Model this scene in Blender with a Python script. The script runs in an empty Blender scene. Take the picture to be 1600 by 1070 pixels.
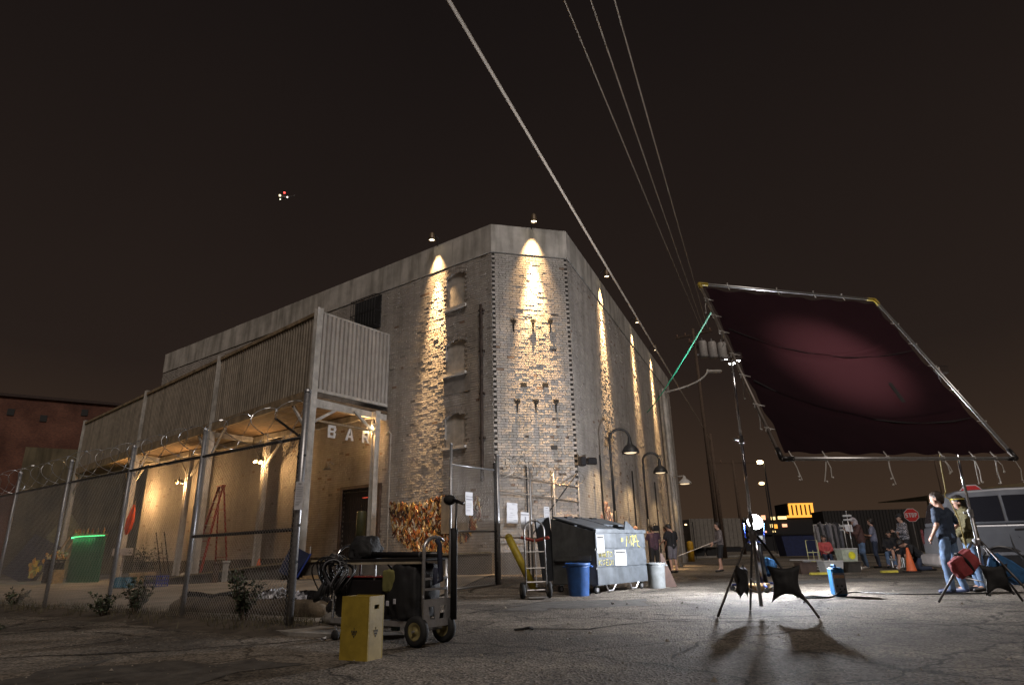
import bpy, bmesh, math, random
from math import sin, cos, pi, radians, sqrt, atan2
from mathutils import Vector, Matrix, noise as mnoise

# ------------------------------------------------------------------ camera, sky, sun, exposure
scene = bpy.context.scene
COL = scene.collection
CAM_H, PITCH, ROLL = 0.85, radians(18.4), radians(1.4)
cam_data = bpy.data.cameras.new('camera')
cam_data.sensor_width = 36.0
cam_data.lens = 985.0 / 1600.0 * 36.0
cam_data.clip_start, cam_data.clip_end = 0.05, 4000
cam = bpy.data.objects.new('camera', cam_data)
COL.objects.link(cam)
cam.matrix_world = Matrix.Translation((0, 0, CAM_H)) @ Matrix.Rotation(pi / 2 + PITCH, 4, 'X') @ Matrix.Rotation(-ROLL, 4, 'Z')
scene.camera = cam

world = bpy.data.worlds.new('World')
scene.world = world
world.use_nodes = True
wn, wl = world.node_tree.nodes, world.node_tree.links
wn.clear()
wout = wn.new('ShaderNodeOutputWorld')
wbg = wn.new('ShaderNodeBackground')
wtc = wn.new('ShaderNodeTexCoord')
wsep = wn.new('ShaderNodeSeparateXYZ')
wmap = wn.new('ShaderNodeMapRange')
wmap.inputs['From Min'].default_value = 0.0
wmap.inputs['From Max'].default_value = 0.75
wramp = wn.new('ShaderNodeValToRGB')
e = wramp.color_ramp.elements
e[0].position, e[0].color = 0.0, (0.043, 0.0262, 0.0165, 1)
e[1].position, e[1].color = 1.0, (0.0080, 0.0058, 0.0054, 1)
m_ = wramp.color_ramp.elements.new(0.35); m_.color = (0.0178, 0.0118, 0.0094, 1)
wl.new(wtc.outputs['Generated'], wsep.inputs[0])
wl.new(wsep.outputs['Z'], wmap.inputs['Value'])
wnz = wn.new('ShaderNodeTexNoise'); wnz.inputs['Scale'].default_value = 2.2; wnz.inputs['Detail'].default_value = 5
wadd = wn.new('ShaderNodeMath'); wadd.operation = 'MULTIPLY_ADD'; wadd.inputs[1].default_value = 0.22; wadd.use_clamp = True
wsub = wn.new('ShaderNodeMath'); wsub.operation = 'SUBTRACT'; wsub.inputs[1].default_value = 0.11
wl.new(wtc.outputs['Generated'], wnz.inputs['Vector']); wl.new(wnz.outputs['Fac'], wadd.inputs[0]); wl.new(wmap.outputs[0], wsub.inputs[0]); wl.new(wsub.outputs[0], wadd.inputs[2])
wl.new(wadd.outputs[0], wramp.inputs[0])
wl.new(wramp.outputs[0], wbg.inputs['Color'])
wbg.inputs['Strength'].default_value = 1.0
wl.new(wbg.outputs[0], wout.inputs[0])

sun_data = bpy.data.lights.new('night_glow', 'SUN')      # soft glow of the city from behind and right of the camera
sun_data.energy = 1.05
sun_data.angle = radians(16)
sun_data.color = (1.0, 0.87, 0.77)
sun = bpy.data.objects.new('night_glow', sun_data)
COL.objects.link(sun)
SUN_AZ, SUN_EL = radians(166), radians(50)               # where it comes from, clockwise from +Y
sd = Vector((sin(SUN_AZ) * cos(SUN_EL), cos(SUN_AZ) * cos(SUN_EL), sin(SUN_EL)))
sun.rotation_euler = sd.to_track_quat('Z', 'Y').to_euler()

scene.view_settings.view_transform = 'Standard'
scene.view_settings.look = 'None'
scene.view_settings.exposure = 0.18
scene.view_settings.gamma = 1.0
scene.view_settings.use_curve_mapping = False
cy = scene.cycles
cy.use_denoising = True
cy.max_bounces = 5
cy.diffuse_bounces = 2
cy.glossy_bounces = 3
cy.transmission_bounces = 4
cy.transparent_max_bounces = 8
cy.caustics_reflective = cy.caustics_refractive = False
cy.sample_clamp_indirect = 2.5

# ------------------------------------------------------------------ materials
MATS = {}
def mat(name, col, rough=0.7, metal=0.0, var=0.25, vscale=6.0, bump=0.0, bscale=60.0, dark=None, emit=None, estr=0.0, spec=0.5,
        attr=None, stain=0.0):
    """procedural principled: base colour varied by two noises, optional stains running down, fine relief"""
    if name in MATS: return MATS[name]
    m = bpy.data.materials.new(name); m.use_nodes = True
    n, l = m.node_tree.nodes, m.node_tree.links
    b = n['Principled BSDF']
    b.inputs['Roughness'].default_value = rough
    b.inputs['Metallic'].default_value = metal
    b.inputs['Specular IOR Level'].default_value = spec
    tc = n.new('ShaderNodeTexCoord')
    src = None
    if attr:
        a = n.new('ShaderNodeAttribute'); a.attribute_name = attr
        src = a.outputs['Color']
    if var > 0 or attr:
        nz = n.new('ShaderNodeTexNoise'); nz.inputs['Scale'].default_value = vscale; nz.inputs['Detail'].default_value = 5
        nz.inputs['Roughness'].default_value = 0.65
        l.new(tc.outputs['Object'], nz.inputs['Vector'])
        cr = n.new('ShaderNodeValToRGB')
        d = dark if dark else tuple(c * (1 - 1.6 * var) if c * (1 - 1.6 * var) > 0 else 0 for c in col)
        cr.color_ramp.elements[0].position = 0.32; cr.color_ramp.elements[0].color = (*d, 1)
        cr.color_ramp.elements[1].position = 0.68; cr.color_ramp.elements[1].color = (*[min(1, c * (1 + 0.5 * var)) for c in col], 1)
        l.new(nz.outputs['Fac'], cr.inputs[0])
        out = cr.outputs[0]
        if attr:
            mx = n.new('ShaderNodeMix'); mx.data_type = 'RGBA'; mx.blend_type = 'MULTIPLY'; mx.inputs[0].default_value = 1.0
            l.new(out, mx.inputs[6]); l.new(src, mx.inputs[7]); out = mx.outputs[2]
        if stain > 0:
            mp = n.new('ShaderNodeMapping'); mp.inputs['Scale'].default_value = (1.6, 1.6, 0.18)
            l.new(tc.outputs['Object'], mp.inputs[0])
            n2 = n.new('ShaderNodeTexNoise'); n2.inputs['Scale'].default_value = 2.0; n2.inputs['Detail'].default_value = 6
            l.new(mp.outputs[0], n2.inputs['Vector'])
            c2 = n.new('ShaderNodeValToRGB'); c2.color_ramp.elements[0].position = 0.42; c2.color_ramp.elements[0].color = (1, 1, 1, 1)
            c2.color_ramp.elements[1].position = 0.66; c2.color_ramp.elements[1].color = (1 - stain, 1 - stain, 1 - stain * 1.05 if stain < .9 else 0, 1)
            l.new(n2.outputs['Fac'], c2.inputs[0])
            m2 = n.new('ShaderNodeMix'); m2.data_type = 'RGBA'; m2.blend_type = 'MULTIPLY'; m2.inputs[0].default_value = 1.0
            l.new(out, m2.inputs[6]); l.new(c2.outputs[0], m2.inputs[7]); out = m2.outputs[2]
        l.new(out, b.inputs['Base Color'])
        rr = n.new('ShaderNodeMapRange'); rr.inputs['To Min'].default_value = max(0.02, rough - 0.12); rr.inputs['To Max'].default_value = min(1, rough + 0.1)
        l.new(nz.outputs['Fac'], rr.inputs['Value']); l.new(rr.outputs[0], b.inputs['Roughness'])
    else:
        b.inputs['Base Color'].default_value = (*col, 1)
    if bump > 0:
        nb = n.new('ShaderNodeTexNoise'); nb.inputs['Scale'].default_value = bscale; nb.inputs['Detail'].default_value = 4
        l.new(tc.outputs['Object'], nb.inputs['Vector'])
        bp = n.new('ShaderNodeBump'); bp.inputs['Strength'].default_value = bump; bp.inputs['Distance'].default_value = 0.01
        l.new(nb.outputs['Fac'], bp.inputs['Height']); l.new(bp.outputs[0], b.inputs['Normal'])
    if emit:
        b.inputs['Emission Color'].default_value = (*emit, 1); b.inputs['Emission Strength'].default_value = estr
    MATS[name] = m
    return m

def asphalt_material():
    m = bpy.data.materials.new('wet_asphalt'); m.use_nodes = True
    n, l = m.node_tree.nodes, m.node_tree.links
    b = n['Principled BSDF']
    b.inputs['Specular IOR Level'].default_value = 0.35
    tc = n.new('ShaderNodeTexCoord')
    def noise_(scale, detail=4, rough=0.6):
        x = n.new('ShaderNodeTexNoise'); x.inputs['Scale'].default_value = scale; x.inputs['Detail'].default_value = detail
        x.inputs['Roughness'].default_value = rough
        l.new(tc.outputs['Object'], x.inputs['Vector']); return x
    def ramp_(src, p0, c0, p1, c1):
        r = n.new('ShaderNodeValToRGB')
        r.color_ramp.elements[0].position, r.color_ramp.elements[0].color = p0, (*c0, 1)
        r.color_ramp.elements[1].position, r.color_ramp.elements[1].color = p1, (*c1, 1)
        l.new(src, r.inputs[0]); return r
    grain = noise_(55, 3, 0.7)
    big = noise_(0.35, 5)
    mid = noise_(2.2, 6, 0.7)
    vor = n.new('ShaderNodeTexVoronoi'); vor.inputs['Scale'].default_value = 48
    l.new(tc.outputs['Object'], vor.inputs['Vector'])
    base = ramp_(vor.outputs['Color'], 0.12, (0.06, 0.054, 0.047), 0.92, (0.33, 0.30, 0.262))
    patch = ramp_(mid.outputs['Fac'], 0.35, (0.62, 0.60, 0.58), 0.65, (1.15, 1.12, 1.08))
    mx = n.new('ShaderNodeMix'); mx.data_type = 'RGBA'; mx.blend_type = 'MULTIPLY'; mx.inputs[0].default_value = 1
    l.new(base.outputs[0], mx.inputs[6]); l.new(patch.outputs[0], mx.inputs[7])
    # worn, dusty and dark damp areas of the lot (shapes of their own)
    damp = ramp_(big.outputs['Fac'], 0.42, (0.45, 0.44, 0.43), 0.58, (1.1, 1.08, 1.05))
    m2 = n.new('ShaderNodeMix'); m2.data_type = 'RGBA'; m2.blend_type = 'MULTIPLY'; m2.inputs[0].default_value = 1
    l.new(mx.outputs[2], m2.inputs[6]); l.new(damp.outputs[0], m2.inputs[7])
    # thin cracks
    cv = n.new('ShaderNodeTexVoronoi'); cv.feature = 'DISTANCE_TO_EDGE'; cv.inputs['Scale'].default_value = 0.42
    ws = noise_(1.4, 5)
    add = n.new('ShaderNodeVectorMath'); add.operation = 'MULTIPLY_ADD'; add.inputs[1].default_value = (0.9, 0.9, 0.0)
    l.new(ws.outputs['Color'], add.inputs[0]); l.new(tc.outputs['Object'], add.inputs[2])
    l.new(add.outputs[0], cv.inputs['Vector'])
    crack = ramp_(cv.outputs['Distance'], 0.004, (0.25, 0.24, 0.22), 0.013, (1, 1, 1))
    m3 = n.new('ShaderNodeMix'); m3.data_type = 'RGBA'; m3.blend_type = 'MULTIPLY'; m3.inputs[0].default_value = 1
    l.new(m2.outputs[2], m3.inputs[6]); l.new(crack.outputs[0], m3.inputs[7])
    l.new(m3.outputs[2], b.inputs['Base Color'])
    # damp patch in front of the lamp is glossier: an ellipse of wet ground with a ragged edge
    sub = n.new('ShaderNodeVectorMath'); sub.operation = 'SUBTRACT'; sub.inputs[1].default_value = (3.0, 4.2, 0)
    l.new(tc.outputs['Object'], sub.inputs[0])
    sc = n.new('ShaderNodeVectorMath'); sc.operation = 'MULTIPLY'; sc.inputs[1].default_value = (0.17, 0.30, 0)
    l.new(sub.outputs[0], sc.inputs[0])
    ln = n.new('ShaderNodeVectorMath'); ln.operation = 'LENGTH'; l.new(sc.outputs[0], ln.inputs[0])
    ad = n.new('ShaderNodeMath'); ad.operation = 'MULTIPLY_ADD'; ad.inputs[1].default_value = 0.9; ad.inputs[2].default_value = -0.45
    l.new(mid.outputs['Fac'], ad.inputs[0])
    su = n.new('ShaderNodeMath'); su.operation = 'ADD'; l.new(ln.outputs['Value'], su.inputs[0]); l.new(ad.outputs[0], su.inputs[1])
    wet = n.new('ShaderNodeMapRange'); wet.inputs['From Min'].default_value = 0.7; wet.inputs['From Max'].default_value = 1.25
    wet.inputs['To Min'].default_value = 1.0; wet.inputs['To Max'].default_value = 0.0; wet.clamp = True
    l.new(su.outputs[0], wet.inputs['Value'])
    rg = n.new('ShaderNodeMapRange'); rg.inputs['To Min'].default_value = 0.88; rg.inputs['To Max'].default_value = 0.2
    l.new(wet.outputs[0], rg.inputs['Value']); l.new(rg.outputs[0], b.inputs['Roughness'])
    wd = n.new('ShaderNodeMix'); wd.data_type = 'RGBA'; wd.blend_type = 'MULTIPLY'
    l.new(wet.outputs[0], wd.inputs[0]); l.new(m3.outputs[2], wd.inputs[6]); wd.inputs[7].default_value = (0.42, 0.41, 0.41, 1)
    l.new(wd.outputs[2], b.inputs['Base Color'])
    hs = n.new('ShaderNodeMath'); hs.operation = 'MULTIPLY_ADD'; hs.inputs[1].default_value = 0.6
    l.new(grain.outputs['Fac'], hs.inputs[0]); l.new(vor.outputs['Distance'], hs.inputs[2])
    bp = n.new('ShaderNodeBump'); bp.inputs['Strength'].default_value = 1.0; bp.inputs['Distance'].default_value = 0.018
    l.new(hs.outputs[0], bp.inputs['Height']); l.new(bp.outputs[0], b.inputs['Normal'])
    return m

STEEL = mat('galvanised_steel', (0.42, 0.42, 0.43), 0.42, 0.75, 0.2, 30)
DARKSTEEL = mat('dark_painted_steel', (0.035, 0.033, 0.032), 0.5, 0.3, 0.3, 12)
PAINTSTEEL = mat('grey_painted_steel', (0.52, 0.495, 0.46), 0.6, 0.0, 0.2, 5, stain=0.35)
CHROME = mat('chromed_tube', (0.75, 0.75, 0.78), 0.18, 1.0, 0.05, 20)
ALU = mat('brushed_aluminium', (0.55, 0.55, 0.56), 0.35, 0.8, 0.12, 25)
BLACKCLOTH = mat('black_nylon', (0.012, 0.012, 0.013), 0.75, 0, 0.3, 20, 0.4, 120)
BLACKPLASTIC = mat('black_plastic', (0.014, 0.013, 0.014), 0.42, 0, 0.2, 15)
RUBBER = mat('black_rubber', (0.016, 0.016, 0.016), 0.8, 0, 0.3, 15, 0.3, 80)
WHITEPAPER = mat('white_paper', (0.58, 0.58, 0.60), 0.8, 0, 0.05, 8)
INK = mat('black_ink', (0.02, 0.02, 0.02), 0.7, 0, 0.0)
WOOD = mat('raw_pine', (0.42, 0.29, 0.15), 0.7, 0, 0.35, 9, 0.2, 40)
CONCRETE = mat('concrete', (0.30, 0.28, 0.25), 0.85, 0, 0.3, 2.2, 0.5, 45, stain=0.25)
BARK = mat('weathered_pole_wood', (0.12, 0.08, 0.055), 0.9, 0, 0.35, 8, 0.4, 50)

# ------------------------------------------------------------------ mesh building
class MB:
    def __init__(s): s.v, s.f, s.c, s.cur = [], [], [], None
    def add(s, vs, fs, col=None):
        o = len(s.v)
        s.v.extend(Vector(p) for p in vs)
        s.f.extend(tuple(i + o for i in f) for f in fs)
        s.c.extend([col or s.cur or (1, 1, 1)] * len(vs))
        return s
    def box(s, c, d, rz=0.0, M=None, col=None):
        x, y, z = d[0] / 2, d[1] / 2, d[2] / 2
        R = M if M is not None else Matrix.Rotation(rz, 3, 'Z')
        c = Vector(c)
        vs = [c + R @ Vector(p) for p in ((-x, -y, -z), (x, -y, -z), (x, y, -z), (-x, y, -z), (-x, -y, z), (x, -y, z), (x, y, z), (-x, y, z))]
        return s.add(vs, ((0, 3, 2, 1), (4, 5, 6, 7), (0, 1, 5, 4), (1, 2, 6, 5), (2, 3, 7, 6), (3, 0, 4, 7)), col)
    def rbox(s, c, d, r=0.02, rz=0.0, M=None, col=None):
        """box with chamfered vertical and horizontal edges"""
        x, y, z = d[0] / 2, d[1] / 2, d[2] / 2
        r = min(r, x * .9, y * .9, z * .9)
        R = M if M is not None else Matrix.Rotation(rz, 3, 'Z')
        c = Vector(c); vs = []
        def ring(ix, iy, zz):
            pts = [(-ix, -y if iy == y else -iy), ]
            return pts
        def oct_(X, Y, rr, zz):
            return [(-X + rr, -Y, zz), (X - rr, -Y, zz), (X, -Y + rr, zz), (X, Y - rr, zz), (X - rr, Y, zz), (-X + rr, Y, zz), (-X, Y - rr, zz), (-X, -Y + rr, zz)]
        for (X, Y, rr, zz) in ((x - r, y - r, r * .6, -z), (x, y, r, -z + r), (x, y, r, z - r), (x - r, y - r, r * .6, z)):
            vs += [c + R @ Vector(p) for p in oct_(X, Y, min(rr, X * .9, Y * .9), zz)]
        fs = [tuple(reversed(range(8))), tuple(range(24, 32))]
        for k in range(3):
            for i in range(8):
                j = (i + 1) % 8
                fs.append((k * 8 + i, k * 8 + j, k * 8 + 8 + j, k * 8 + 8 + i))
        return s.add(vs, fs, col)
    def beam(s, a, b, w, h, up=(0, 0, 1), col=None):
        a, b = Vector(a), Vector(b)
        d = (b - a); L = d.length; d.normalize()
        u = Vector(up)
        x = d.cross(u)
        if x.length < 1e-4: x = d.cross(Vector((1, 0, 0)))
        x.normalize(); z = x.cross(d)
        M = Matrix((x, d, z)).transposed()
        return s.box((a + b) / 2, (w, L, h), M=M, col=col)
    def tube(s, pts, r, n=8, cap=True, col=None, closed=False):
        P = [Vector(p) for p in pts]; k = len(P)
        rs = r if isinstance(r, (list, tuple)) else [r] * k
        vs, fs = [], []
        prevx = None
        for i, p in enumerate(P):
            if closed: d = P[(i + 1) % k] - P[i - 1]
            else: d = P[min(i + 1, k - 1)] - P[max(i - 1, 0)]
            if d.length < 1e-9: d = Vector((0, 0, 1))
            d.normalize()
            if prevx is None:
                x = d.cross(Vector((0, 0, 1)))
                if x.length < 1e-3: x = d.cross(Vector((1, 0, 0)))
            else:
                x = prevx - d * prevx.dot(d)
                if x.length < 1e-5: x = d.cross(Vector((0, 1, 0)))
            x.normalize(); prevx = x
            y = d.cross(x)
            for j in range(n):
                a = 2 * pi * j / n
                vs.append(p + (x * cos(a) + y * sin(a)) * rs[i])
        kk = k if closed else k - 1
        for i in range(kk):
            for j in range(n):
                j2 = (j + 1) % n; i2 = (i + 1) % k
                fs.append((i * n + j, i * n + j2, i2 * n + j2, i2 * n + j))
        if cap and not closed:
            fs.append(tuple(reversed(range(n)))); fs.append(tuple(range((k - 1) * n, k * n)))
        return s.add(vs, fs, col)
    def lathe(s, prof, c=(0, 0, 0), n=16, M=None, col=None, cap=True):
        """prof: (r, z) list, turned round Z"""
        c = Vector(c); vs, fs = [], []
        for (r, z) in prof:
            for j in range(n):
                a = 2 * pi * j / n
                p = Vector((r * cos(a), r * sin(a), z))
                vs.append(c + (M @ p if M is not None else p))
        k = len(prof)
        for i in range(k - 1):
            for j in range(n):
                j2 = (j + 1) % n
                fs.append((i * n + j, i * n + j2, (i + 1) * n + j2, (i + 1) * n + j))
        if cap:
            if prof[0][0] > 1e-4: fs.append(tuple(reversed(range(n))))
            if prof[-1][0] > 1e-4: fs.append(tuple(range((k - 1) * n, k * n)))
        return s.add(vs, fs, col)
    def ball(s, c, r, n=10, m=7, M=None, col=None):
        rx, ry, rz = r if isinstance(r, (tuple, list)) else (r, r, r)
        c = Vector(c); vs, fs = [], []
        for i in range(m + 1):
            t = pi * i / m
            for j in range(n):
                a = 2 * pi * j / n
                p = Vector((rx * sin(t) * cos(a), ry * sin(t) * sin(a), -rz * cos(t)))
                vs.append(c + (M @ p if M is not None else p))
        for i in range(m):
            for j in range(n):
                j2 = (j + 1) % n
                fs.append((i * n + j, i * n + j2, (i + 1) * n + j2, (i + 1) * n + j))
        return s.add(vs, fs, col)
    def prism(s, poly, ax, ay, nrm, th, c=(0, 0, 0), col=None):
        """2D polygon laid out on axes ax, ay from c, extruded th along nrm"""
        c, ax, ay, nrm = Vector(c), Vector(ax), Vector(ay), Vector(nrm)
        k = len(poly)
        vs = [c + ax * p[0] + ay * p[1] for p in poly] + [c + ax * p[0] + ay * p[1] + nrm * th for p in poly]
        fs = [tuple(reversed(range(k))), tuple(range(k, 2 * k))]
        for i in range(k):
            j = (i + 1) % k; fs.append((i, j, j + k, i + k))
        return s.add(vs, fs, col)
    def quad(s, a, b, c, d, col=None): return s.add((a, b, c, d), ((0, 1, 2, 3),), col)
    def build(s, name, m, parent=None, local=False, smooth=False, attr=None, recalc=True):
        if not s.v: return None
        me = bpy.data.meshes.new(name)
        if local: off = Vector((0, 0, 0))
        else:
            xs = [p.x for p in s.v]; ys = [p.y for p in s.v]; zs = [p.z for p in s.v]
            off = Vector(((min(xs) + max(xs)) / 2, (min(ys) + max(ys)) / 2, min(zs)))
        me.from_pydata([tuple(p - off) for p in s.v], [], s.f)
        if attr:
            ca = me.color_attributes.new(attr, 'FLOAT_COLOR', 'POINT')
            flat = []
            for c in s.c: flat += [c[0], c[1], c[2], 1.0]
            ca.data.foreach_set('color', flat)
        if recalc:
            bm = bmesh.new(); bm.from_mesh(me); bmesh.ops.recalc_face_normals(bm, faces=bm.faces); bm.to_mesh(me); bm.free()
        if smooth: me.polygons.foreach_set('use_smooth', [True] * len(me.polygons))
        me.materials.append(m)
        o = bpy.data.objects.new(name, me); COL.objects.link(o)
        o.location = off
        if parent is not None:
            o.parent = parent
            if not local: o.matrix_parent_inverse = wmat(parent).inverted()
        return o

def wmat(o):
    M = o.matrix_basis.copy()
    while o.parent is not None:
        M = o.matrix_parent_inverse @ M
        o = o.parent
        M = o.matrix_basis @ M
    return M

def tag(o, label, cat, group=None):
    o['label'] = label; o['category'] = cat
    if group: o['group'] = group
    return o
def thing(name, label, cat, loc=(0, 0, 0), rz=0.0, group=None):
    o = bpy.data.objects.new(name, None); COL.objects.link(o)
    o.empty_display_size = 0.2
    o.location = loc; o.rotation_euler = (0, 0, rz)
    return tag(o, label, cat, group)
def structure(o): o['kind'] = 'structure'; return o
def stuff(o): o['kind'] = 'stuff'; return o
def copy_tree(o, parent=None):
    c = o.copy(); COL.objects.link(c)
    if parent is not None: c.parent = parent; c.matrix_parent_inverse = o.matrix_parent_inverse.copy()
    for ch in list(o.children): copy_tree(ch, c)
    return c
def lamp(name, kind, energy, color, loc, parent, target=None, size=None, blend=0.5, radius=0.05):
    d = bpy.data.lights.new(name, kind); d.energy = energy; d.color = color
    d.shadow_soft_size = radius
    if kind == 'SPOT': d.spot_size = size; d.spot_blend = blend
    o = bpy.data.objects.new(name, d); COL.objects.link(o)
    o.location = loc
    if target is not None:
        o.rotation_euler = (Vector(target) - Vector(loc)).to_track_quat('-Z', 'Y').to_euler()
    if parent is not None:
        o.parent = parent; o.matrix_parent_inverse = wmat(parent).inverted()
    return o
def heading(a): a = radians(a); return Vector((sin(a), cos(a), 0))
def V(*a): return Vector(a)
UP = Vector((0, 0, 1))
def smooth01(a, b, x):
    t = max(0.0, min(1.0, (x - a) / (b - a))); return t * t * (3 - 2 * t)

# ------------------------------------------------------------------ layout of the place (metres; camera stands over 0, 0 and looks along +Y)
dL, dR, dK = heading(-53.5), heading(21.9), heading(-48.2)     # left front, right front, canopy line
CL, CR = V(-0.62, 19.10, 0), V(1.95, 19.75, 0)                 # the two corners of the chamfered front
dC = (CR - CL).normalized()
nL, nC, nR = V(-dL.y, dL.x, 0), V(dC.y, -dC.x, 0), V(dR.y, -dR.x, 0)
if nL.y > 0: nL = -nL
C4 = V(-6.34, 19.37, 0)                                        # near corner column of the canopy
dE = V(0.587, 0.81, 0)
nK = V(-dK.y, dK.x, 0)
if nK.y > 0: nK = -nK
FC, dF = V(-2.85, 8.50, 0), heading(-54.6)                     # corner post of the yard fence and its line
def onL(t, z, o=0.0): return CL + dL * t + nL * o + UP * z
def onC(t, z, o=0.0): return CL + dC * t + nC * o + UP * z
def onR(t, z, o=0.0): return CR + dR * t + nR * o + UP * z
def onK(t, z, o=0.0): return C4 + dK * t + nK * o + UP * z
def g(x, y):
    return 0.25 * smooth01(13.5, 18.5, y) * smooth01(-13, -6.5, x) * (1 - smooth01(0.2, 2.6, x))

# ------------------------------------------------------------------ ground
def axis_(lo, hi, step, far):
    a = []; x = lo
    while x <= hi + 1e-6: a.append(x); x += step
    s = step; x = hi
    right = []
    while x < far: s *= 1.7; x += s; right.append(x)
    left = []; s = step; x = lo
    while x > -far: s *= 1.7; x -= s; left.append(x)
    return left[::-1] + a + right
gx, gy = axis_(-24, 20, 0.8, 900), axis_(-2, 34, 0.8, 1200)
mb = MB()
mb.add([(x, y, g(x, y)) for y in gy for x in gx],
       [(j * len(gx) + i, j * len(gx) + i + 1, (j + 1) * len(gx) + i + 1, (j + 1) * len(gx) + i) for j in range(len(gy) - 1) for i in range(len(gx) - 1)])
structure(mb.build('ground', asphalt_material(), smooth=True))

# yard slab inside the fence: dusty concrete
YARD = mat('dusty_yard_concrete', (0.30, 0.262, 0.215), 0.9, 0, 0.38, 0.9, 0.5, 35)
mb = MB(); hy = heading(12.0); NU, NV = 34, 22
for j in range(NV + 1):
    for i in range(NU + 1):
        p = FC + dF * (0.15 + i) + V(-nL.x, -nL.y, 0) * 0.45 + hy * (j * 1.0)
        mb.v.append(V(p.x, p.y, g(p.x, p.y) + 0.035)); mb.c.append((1, 1, 1))
for j in range(NV):
    for i in range(NU):
        a = j * (NU + 1) + i; mb.f.append((a, a + 1, a + NU + 2, a + NU + 1))
structure(mb.build('yard_slab', YARD, smooth=True))

# bank of soil along the foot of the fence
SOIL = mat('dry_soil', (0.075, 0.06, 0.045), 0.95, 0, 0.5, 3.5, 0.8, 30)
mb = MB(); rnd = random.Random(3)
NS = 90
for i in range(NS + 1):
    u = -0.7 + i * 0.18
    for j, (o, h) in enumerate(((-0.75, -0.02), (-0.5, 0.02), (-0.2, 0.06), (0.05, 0.10), (0.35, 0.08), (0.65, 0.02))):
        k = mnoise.noise(V(u * 1.3, o * 3, 2.0))
        fade = smooth01(-0.7, 0.2, u)
        p = FC + dF * u - nL * (o + 0.25 * mnoise.noise(V(u * .7, 3.1, j)))
        mb.v.append(V(p.x, p.y, (h + 0.05 * k) * fade - 0.015)); mb.c.append((1, 1, 1))
for i in range(NS):
    for j in range(5):
        a = i * 6 + j; mb.f.append((a, a + 6, a + 7, a + 1))
structure(mb.build('soil_bank', SOIL, smooth=True))

# ------------------------------------------------------------------ warehouse
BRICK = mat('whitewashed_brick', (0.47, 0.43, 0.395), 0.88, 0, 0.15, 1.1, 0.55, 26, attr='tone', stain=0.22)
MORTAR = mat('old_mortar', (0.30, 0.27, 0.24), 0.95, 0, 0.3, 5, 0.5, 40)
PARAPET = mat('stained_parapet_plaster', (0.54, 0.505, 0.46), 0.85, 0, 0.18, 1.6, 0.35, 25, stain=0.42)
PANEL = mat('filled_window_plaster', (0.58, 0.54, 0.49), 0.85, 0, 0.22, 3, 0.3, 30, stain=0.25)
DARKBASE = mat('dark_painted_base', (0.11, 0.10, 0.09), 0.8, 0, 0.3, 3, 0.4, 30, stain=0.3)
TOPZ, PARZ = 11.45, 10.42
LLEN, RLEN, CLEN = 22.6, 22.0, (CR - CL).length
wh = thing('warehouse', 'tall whitewashed brick warehouse with chamfered corner and pale parapet', 'building', CL)

WIN = [(1.12, 2.03, 8.83, 10.14), (1.12, 2.03, 6.48, 7.66), (1.13, 2.04, 4.08, 5.15)]   # bricked-up windows on the left front
def in_window(t, z, m=0.0):
    for (a, b, z0, z1) in WIN:
        if a - m < t < b + m and z0 - m < z:
            c = (a + b) / 2; rise = 0.13
            if z < z1 - rise + rise * (1 - ((t - c) / ((b - a) / 2)) ** 2) + m: return True
    return False

# core with the recess plane of the windows, then the outer leaf
pl = [onL(LLEN, 0, -.085), CL - nL * .085 + dL * 0.07, CL - nC * 0.12 + dC * 0.07, CR - nC * .12 - dC * 0.07, onR(0.07, 0, -.085), onR(RLEN, 0, -.085)]
back = [onR(RLEN, 0, -14) + V(-4, 6, 0), onL(LLEN, 0, -12)]
poly = [(p.x, p.y) for p in pl + back]
mb = MB(); mb.prism(poly, (1, 0, 0), (0, 1, 0), (0, 0, 1), PARZ + 0.2); mb.build('inner_wall', PANEL, wh)
def leaf(mbx, f, t0, t1, z0, z1, th=0.16, o=-0.002):
    a, b = f(t0, 0, o), f(t1, 0, o); n_ = (f(0, 0, 1) - f(0, 0, 0))
    vs = [a, b, b - n_ * th, a - n_ * th]
    mbx.add([p + UP * z0 for p in vs] + [p + UP * z1 for p in vs], ((0, 1, 2, 3), (7, 6, 5, 4), (0, 4, 5, 1), (1, 5, 6, 2), (2, 6, 7, 3), (3, 7, 4, 0)))
mb = MB()
leaf(mb, onL, 0, 1.12, 0, PARZ); leaf(mb, onL, 2.035, LLEN, 0, PARZ)
zz = 0.0
for (a, b, z0, z1) in sorted(WIN, key=lambda w: w[2]):
    leaf(mb, onL, 1.12, 2.035, zz, z0); zz = z1
    c = (a + b) / 2; hw = (b - a) / 2; N = 10                    # spandrels over the segmental arch
    arc = [(c - hw + 2 * hw * i / N, z1 - 0.13 + 0.13 * (1 - (-1 + 2 * i / N) ** 2)) for i in range(N + 1)]
    for i in range(N):
        q0, q1 = arc[i], arc[i + 1]
        mb.prism([(q0[0], q0[1]), (q1[0], q1[1]), (q1[0], z1 + .002), (q0[0], z1 + .002)], dL, UP, -nL, .16, CL - nL * 0.002)
leaf(mb, onL, 1.12, 2.035, zz, PARZ)
leaf(mb, onC, 0.0, CLEN, 0, PARZ, o=-0.03); leaf(mb, onR, 0, RLEN, 0, PARZ)
mb.build('mortar_bed', MORTAR, wh)

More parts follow.
